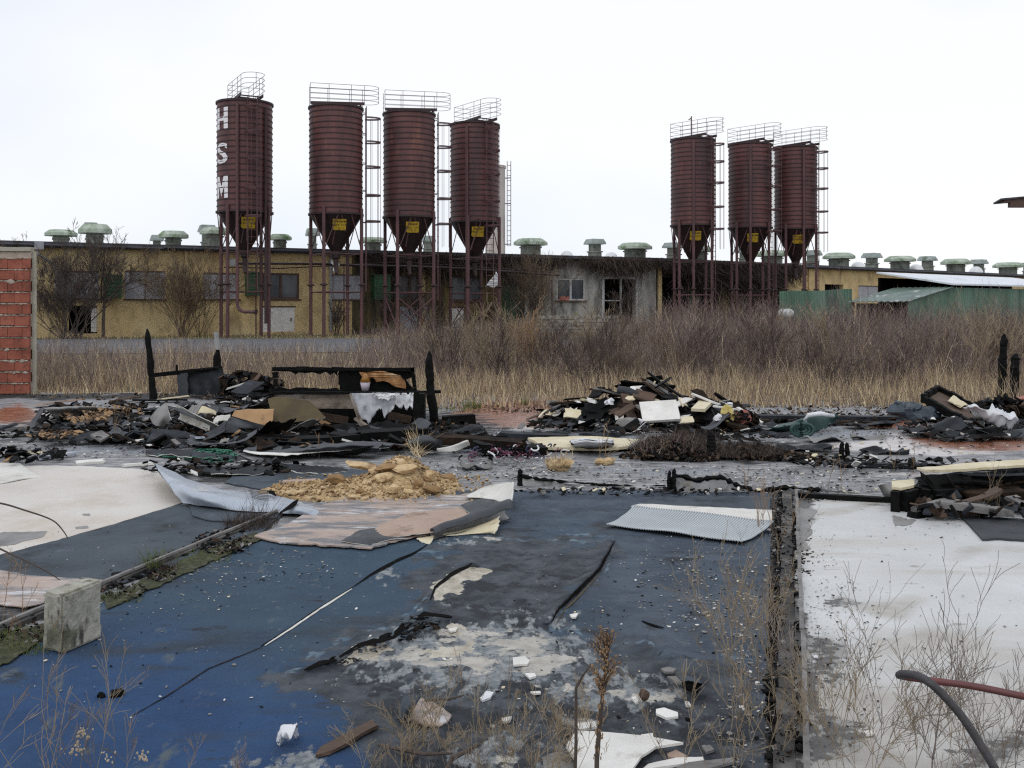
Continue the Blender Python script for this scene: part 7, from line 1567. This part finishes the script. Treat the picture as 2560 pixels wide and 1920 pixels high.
bare('bare_shrub', 'dense dark bare shrub with slanting stems beside the brick wall', 'shrub', gp(160), 18, 3.2, 1.0, .026, 3, 6, 'bark_dark', 'bare shrubs before the ochre wall', (-.2, 0), .2)
bare('bare_shrub', 'bare shrub with upright stems in front of the glass block opening', 'shrub', gp(190), 10, 4.0, .75, .03, 3, 5, 'bark_dark', 'bare shrubs before the ochre wall', (.05, 0), .2)
bare('bare_tree', 'single trunk bare tree beside the left green fan box', 'tree', gp(258), 7, 3.0, 1.2, .045, 3, 5, 'bark_dark', None, (.1, 0), .22, .006, 1.5)
bare('bare_shrub', 'tan many stemmed shrub fanning out left of the lettered silo', 'shrub', gp(455), 22, 3.5, .75, .026, 3, 5, 'bark_tan', 'bare shrubs before the ochre wall', (-.03, 0))
bare('bare_shrub', 'bare twiggy shrub leaning towards the leg of the lettered silo', 'shrub', gp(500), 10, 3.2, .55, .02, 3, 4, 'bark_tan', 'bare shrubs before the ochre wall', (.1, 0))
for px, lab, s, h in ((1045, 'bare shrub between the third and fourth silo legs', 14, 2.4), (1340, 'tall brown dead bush left of the grey plaster window', 26, 3.6), (1300, 'dead brown bush beside the green door', 16, 3.2), (960, 'low bare bush below the third silo', 12, 1.7), (1560, 'thin bare bush before the dark doorway', 9, 2.6), (840, 'low bare bush at the legs of the second silo', 12, 1.6)):
    bare('bare_shrub', lab, 'shrub', gp(px, 2.4), s, h, .4, .02, 2, 6, 'bark_tan' if px == 1340 else 'bark_dark', 'bare shrubs before the ochre wall')
Yd = 24.
for px, lab, s, h, m_ in ((1255, 'forked dark bare sapling rooted at the edge of the red floor', 7, 1.5, 'bark_dark'), (1330, 'brown leafy dead stalk standing in the weeds below the concrete planks', 8, 1.5, 'dock_brown'), (1520, 'bare sapling in the tall weeds left of the big heap', 6, 1.6, 'bark_dark'), (1900, 'dark bare sapling standing tall in the weeds behind the tarpaulin', 10, 1.6, 'bark_dark'),
        (1440, 'bare sapling with slanting branches in the straw grass', 6, 1.3, 'bark_dark'), (2080, 'pale bare branch arching out of the straw grass', 4, 1.4, 'twig_pale'), (2450, 'pale bare stems in the weeds left of the charred posts', 6, 1.6, 'twig_pale'), (2540, 'dry seeded weed standing behind the charred posts', 8, 1.9, 'twig_pale')):
    Y = 20.3 if px in (1255, 1440) else 22.; x = (px-CX)*Y/F; bare('bare_sapling', lab, 'sapling', (x, Y, gz(x, Y)), s, h, .6, .016, 2, 5, m_, 'bare saplings in the weeds', minr=.004)
for k in range(46):
    Y = U(17.6, 27); px = U(1000, 2560); x = (px-CX)*Y/F; bare('dead_bush', 'twiggy dead bush standing in the weeds', 'bush', (x, Y, max(0, gz(x, Y))), random.randint(5, 12), U(.55, 1.6), U(.3, .9), U(.006, .012), 2, 6, random.choice(('bark_dark', 'bark_dark', 'bark_tan', 'twig_pale')), 'dead bushes in the weeds', (U(-.2, .2), 0), minr=.003)
# dead creeper over the dark wall and the eaves
def creeper(label, W, x0, x1, n, l0, l1, off=.5):
    B = []; L = []; D = []; C = []
    for _ in range(n):
        px = U(x0, x1); pq = W.w(px); q = W.p((pq-W.A).dot(W.d), EAVE+U(-.5, .04), off+U(-.1, .35)); k = sstep(x0, x0+120, px)*(1-sstep(x1-90, x1, px))*.8+.2; l = U(l0, l1)*k*(1+.6*N3(px*.02, 3)); B.append(tuple(q)); L.append(l); d = Vector((U(-.8, .8), U(-.6, .2), -1)).normalized(); D.append(tuple(d)); C.append((U(-.5, .5)*l, U(-.2, .1)*l, U(-.2, .5)*l))
    L = np.array(L); n = len(L); o = ribbons('dead_creeper', np.array(B), np.array(D), L, np.array(C), rng.uniform(.012, .05, n), rng.uniform(0, 1, n)**1.5, ['creeper'], 5, tip=.6); tag(o, label, 'creeper'); return o
creeper('dead creeper hanging from the eaves over the grey plaster wall', W1, 1430, 1640, 1900, .3, 1.3)
creeper('dead creeper tangled along the eaves behind the third and fourth silo', W1, 900, 1420, 2800, .3, 1.4)
creeper('dense dark creeper covering the wall behind the right hand silos', W2, 1640, 1990, 5200, .5, 2.6)

# near weeds
def plant(label, px, py, s, h, m_, spread=.5, r=.003, depth=2, nbr=5, lean=(0, 0), group='dry weeds in the foreground', name='dry_weed', kink=.12, minr=.0009, sp2=.7, z=0):
    if m_ in ('twig_grey', 'twig_pale'): r *= .68; kink = .2; minr = .0008; s = max(2, int(s*(.62 if px > 1990 else .8)))
    b = G(px, py, z); return bare(name, label, 'weed', b, s, h, spread, r, depth, nbr, m_, group, lean, kink, minr, None, sp2)
plant('pale branching weed with seed heads on the blue carpet at lower left', 140, 1960, 4, .52, 'twig_pale', .55, .0028, 2, 4)
plant('tall thin weed beside the concrete block at lower left', 205, 1985, 3, .46, 'twig_pale', .30, .0026, 2, 4)
plant('low arching weed in the lower left corner', 60, 1980, 4, .36, 'twig_pale', .8, .0024, 2, 4)
plant('faint grey weed on the blue carpet right of the seed heads', 290, 1940, 4, .36, 'twig_grey', .6, .0018, 2, 5)
plant('small grey weed at the bottom edge below the white rag', 470, 1975, 4, .26, 'twig_grey', .7, .0018, 2, 5)
plant('dark thin stem rising before the cream floor at far left', 95, 1560, 2, .36, 'dock_brown', .12, .0032, 2, 4, lean=(0, 0))
plant('second dark stem left of the concrete block', 60, 1600, 2, .26, 'dock_brown', .2, .0025, 2, 3)
for pts, lab in ((((-60, 1255, .3), (0, 1258, .3), (60, 1275, .28), (130, 1300, .25), (160, 1330, .22), (170, 1348, .2)), 'upper bramble runner arching in from the left edge'), (((-60, 1340, .3), (0, 1372, .27), (60, 1400, .22), (110, 1425, .12), (150, 1450, .02)), 'lower bramble runner arching in from the left edge')):
    A0 = up1(np.array([tuple(P(x, y, 4.6)) for x, y, z in pts]), 5); mb = MB(); mb.tube([Vector(p) for p in A0], [.005-.003*i/len(A0) for i in range(len(A0))], 6); o = mb.build('bramble_runner', 'bark_dark'); tag(o, lab, 'bramble')
plant('dry twigs around the big white sheet at the bottom', 1330, 1985, 7, .36, 'twig_pale', .8, .0022, 2, 5)
plant('dry twigs left of the dock plant', 1210, 1940, 6, .30, 'twig_pale', .9, .002, 2, 5)
plant('dry grey twigs at the bottom edge under the torn board', 1080, 1990, 6, .30, 'twig_grey', .9, .002, 2, 5)
for k in range(7): plant('fine dry twigs on the worn carpet at the bottom', U(980, 1420), U(1830, 1960), 5, U(.2, .32), 'twig_pale', .9, .0019, 2, 6, group='fine dry twigs at the bottom')
plant('single thin stem in front of the pale worn carpet', 1215, 1780, 2, .30, 'dock_brown', .15, .0022, 1, 3)
plant('dry tuft beside the second slate piece', 1640, 1700, 5, .12, 'twig_pale', 1.0, .0014, 1, 5)
plant('low dry tuft right of the dock plant', 1535, 1880, 5, .15, 'twig_pale', .7, .0014, 1, 5)
plant('dry twigs at the bottom right of the carpet', 1790, 1960, 9, .40, 'twig_pale', .7, .0022, 2, 5)
plant('tall straw coloured weed at the carpet edge by the sill', 1900, 1760, 12, .62, 'twig_pale', .6, .0028, 2, 6, lean=(-.25, 0))
plant('straw coloured weed on the middle of the right sill', 1945, 1600, 9, .42, 'twig_pale', .5, .0024, 2, 5)
plant('reddish brown stalk rising at the rear end of the right sill', 1945, 1330, 7, .50, 'dock_brown', .16, .003, 1, 6)
plant('second stalk at the rear of the right sill', 1925, 1420, 7, .42, 'twig_pale', .25, .003, 1, 6)
plant('dry weed at the near end of the right sill', 1960, 1880, 9, .34, 'twig_pale', .6, .0022, 2, 5)
plant('broad twiggy weed on the white floor left of the bent rod', 2150, 1960, 9, .62, 'twig_grey', .7, .0028, 2, 6)
plant('fine dry weed on the white floor beside the sill', 2080, 1940, 9, .50, 'twig_pale', .7, .0022, 2, 6)
plant('tall dark forked stem right of the white floor middle', 2380, 1990, 3, .74, 'twig_grey', .16, .005, 2, 4)
plant('tall dark stem near the right edge', 2450, 1980, 3, .72, 'twig_grey', .22, .0045, 2, 4)
plant('dense grey twigs in the lower right corner', 2480, 2010, 14, .50, 'twig_grey', .8, .0026, 2, 6)
plant('fine twigs behind the bent rod at right', 2300, 1960, 10, .48, 'twig_pale', .7, .002, 2, 6)
plant('thin weed with drooping tips at the right edge', 2560, 1940, 8, .55, 'twig_grey', .5, .0026, 2, 5)
plant('long bowed stem crossing the white floor', 2180, 1900, 2, .95, 'twig_grey', .12, .0034, 1, 7, lean=(.28, .15))
plant('small weed at the rear right edge of the white floor', 2480, 1300, 3, .5, 'twig_pale', .2, .003, 2, 4)
for px, py, h, lab in ((1490, 1160, .5, 'thin bare stalk rising before the left foot of the heap'), (810, 1140, .30, 'thin stalk before the white edged sheet'), (316, 1096, .5, 'thin bare stalk before the tent shaped vinyl'), (2075, 1225, .34, 'thin bare stalk on the grey floor behind the white sheet'), (1862, 1225, .3, 'thin bare stalk at the high pale wall remnant'), (2240, 1180, .4, 'thin bare stalk before the sandwich panel')):
    plant(lab, px, py, 2, h, 'dock_brown', .12, .0045, 1, 4, group='thin stalks on the burnt floor', name='dry_stalk', minr=.002)
# brown dock plant with seed clusters
t = thing('dock_plant', G(1485, 2010, 0), 'rust brown dock plant with seed clusters standing at the bottom centre', 'weed')
Yd = 3.25
mb = MB(); main = [P(1490, 2090, Yd), P(1492, 1900, Yd), P(1500, 1800, Yd), P(1508, 1720, Yd), P(1518, 1640, Yd), P(1524, 1585, Yd)]; mb.tube(main, [.008, .008, .007, .005, .004, .002], 7)
oth = [P(1434, 2090, Yd+.05), P(1440, 1850, Yd+.05), P(1440, 1720, Yd+.05), P(1456, 1690, Yd+.05), P(1475, 1665, Yd+.05)]; mb.tube(oth, [.006, .0055, .005, .004, .002], 7)
br = []
for k in range(44):
    y = U(1590, 1725); b = P(1520-(y-1590)*.1, y+U(10, 40), Yd); e = P(1514+U(-58, 50)*(1-abs(y-1655)/130), y-U(5, 25), Yd+U(-.04, .04)); mb.tube([b, b.lerp(e, .6)+Vector((0, 0, .004)), e], [.002, .0015, .001], 4); br.append((b, e))
mb.build('stem', 'bark_dark', t)
mb = MB()
for b, e in br:
    for _ in range(13): p = b.lerp(e, U(.15, 1.05))+Vector((U(-1, 1), U(-1, 1), U(-1, 1)))*.008; mb.rock(p, U(.0022, .0048), (1, .5, 1.2), int(U(0, 99)), 1)
for _ in range(60): tq = U(0, 1); p = main[1].lerp(main[3], tq)+Vector((U(-1, 1), U(-1, 1), U(-1, 1)))*.013; mb.rock(p, U(.003, .006), (.6, .5, 1.6), int(U(0, 99)), 1)
mb.build('seeds', 'dock_brown', t)
mb = MB()
for px, py, n_ in ((208, 1830, 26), (198, 1870, 14), (355, 1890, 20), (270, 1890, 10), (182, 1876, 10)):
    for _ in range(n_): mb.rock(P(px+random.gauss(0, 8), py+random.gauss(0, 8), 3.25), U(.003, .0065), (1, .6, 1), int(U(0, 99)), 1)
o = mb.build('seed_heads', 'seed_pale'); tag(o, 'pale dry seed heads on the weeds at lower left', 'seed heads', kind='stuff')
# ------------------------------------------------------------------ camera, sky, sun
cam = bpy.data.cameras.new('camera'); co = bpy.data.objects.new('camera', cam); COL.objects.link(co)
cam.sensor_width = 36; cam.lens = 36*F/2560; cam.shift_y = -(960-HY)/2560; cam.clip_start = .05; cam.clip_end = 3000
co.location = (0, 0, H); co.rotation_euler = (math.pi/2, 0, 0); S.camera = co
w = bpy.data.worlds.new('World'); S.world = w; w.use_nodes = True; nt = w.node_tree; nd = nt.nodes; lk = nt.links
bg = nd['Background']; bg.inputs['Strength'].default_value = .1
SUN_EL, SUN_AZ = math.radians(48), math.radians(200)
sky = nd.new('ShaderNodeTexSky'); sky.sky_type = 'NISHITA'; sky.sun_disc = False; sky.sun_elevation = SUN_EL; sky.sun_rotation = SUN_AZ
tc = nd.new('ShaderNodeTexCoord'); mp = nd.new('ShaderNodeMapping'); mp.inputs['Scale'].default_value = (1, 1, 2.2); lk.new(tc.outputs['Generated'], mp.inputs['Vector'])
nz = nd.new('ShaderNodeTexNoise'); nz.inputs['Scale'].default_value = 1.1; nz.inputs['Detail'].default_value = 4; lk.new(mp.outputs[0], nz.inputs['Vector'])
cr_ = nd.new('ShaderNodeValToRGB'); cr_.color_ramp.elements[0].color = (8.0, 8.7, 9.8, 1); cr_.color_ramp.elements[1].color = (10.6, 10.7, 10.9, 1)
cr_.color_ramp.elements[0].position = .35; cr_.color_ramp.elements[1].position = .62; lk.new(nz.outputs['Fac'], cr_.inputs['Fac'])
mx = nd.new('ShaderNodeMix'); mx.data_type = 'RGBA'; mx.inputs['Factor'].default_value = .9; lk.new(sky.outputs[0], mx.inputs['A']); lk.new(cr_.outputs[0], mx.inputs['B']); lk.new(mx.outputs['Result'], bg.inputs['Color'])
sl = bpy.data.lights.new('sun', 'SUN'); sl.energy = .6; sl.angle = math.radians(25); sl.color = (1, .97, .93)
so = bpy.data.objects.new('sun', sl); COL.objects.link(so)
dv = Vector((math.sin(SUN_AZ)*math.cos(SUN_EL), math.cos(SUN_AZ)*math.cos(SUN_EL), math.sin(SUN_EL))); so.rotation_euler = (-dv).to_track_quat('-Z', 'Y').to_euler()
S.view_settings.view_transform = 'Standard'; S.view_settings.look = 'None'; S.view_settings.exposure = 0; S.view_settings.gamma = 1
S.render.engine = 'CYCLES'; S.cycles.use_denoising = False; S.cycles.filter_width = 1.25
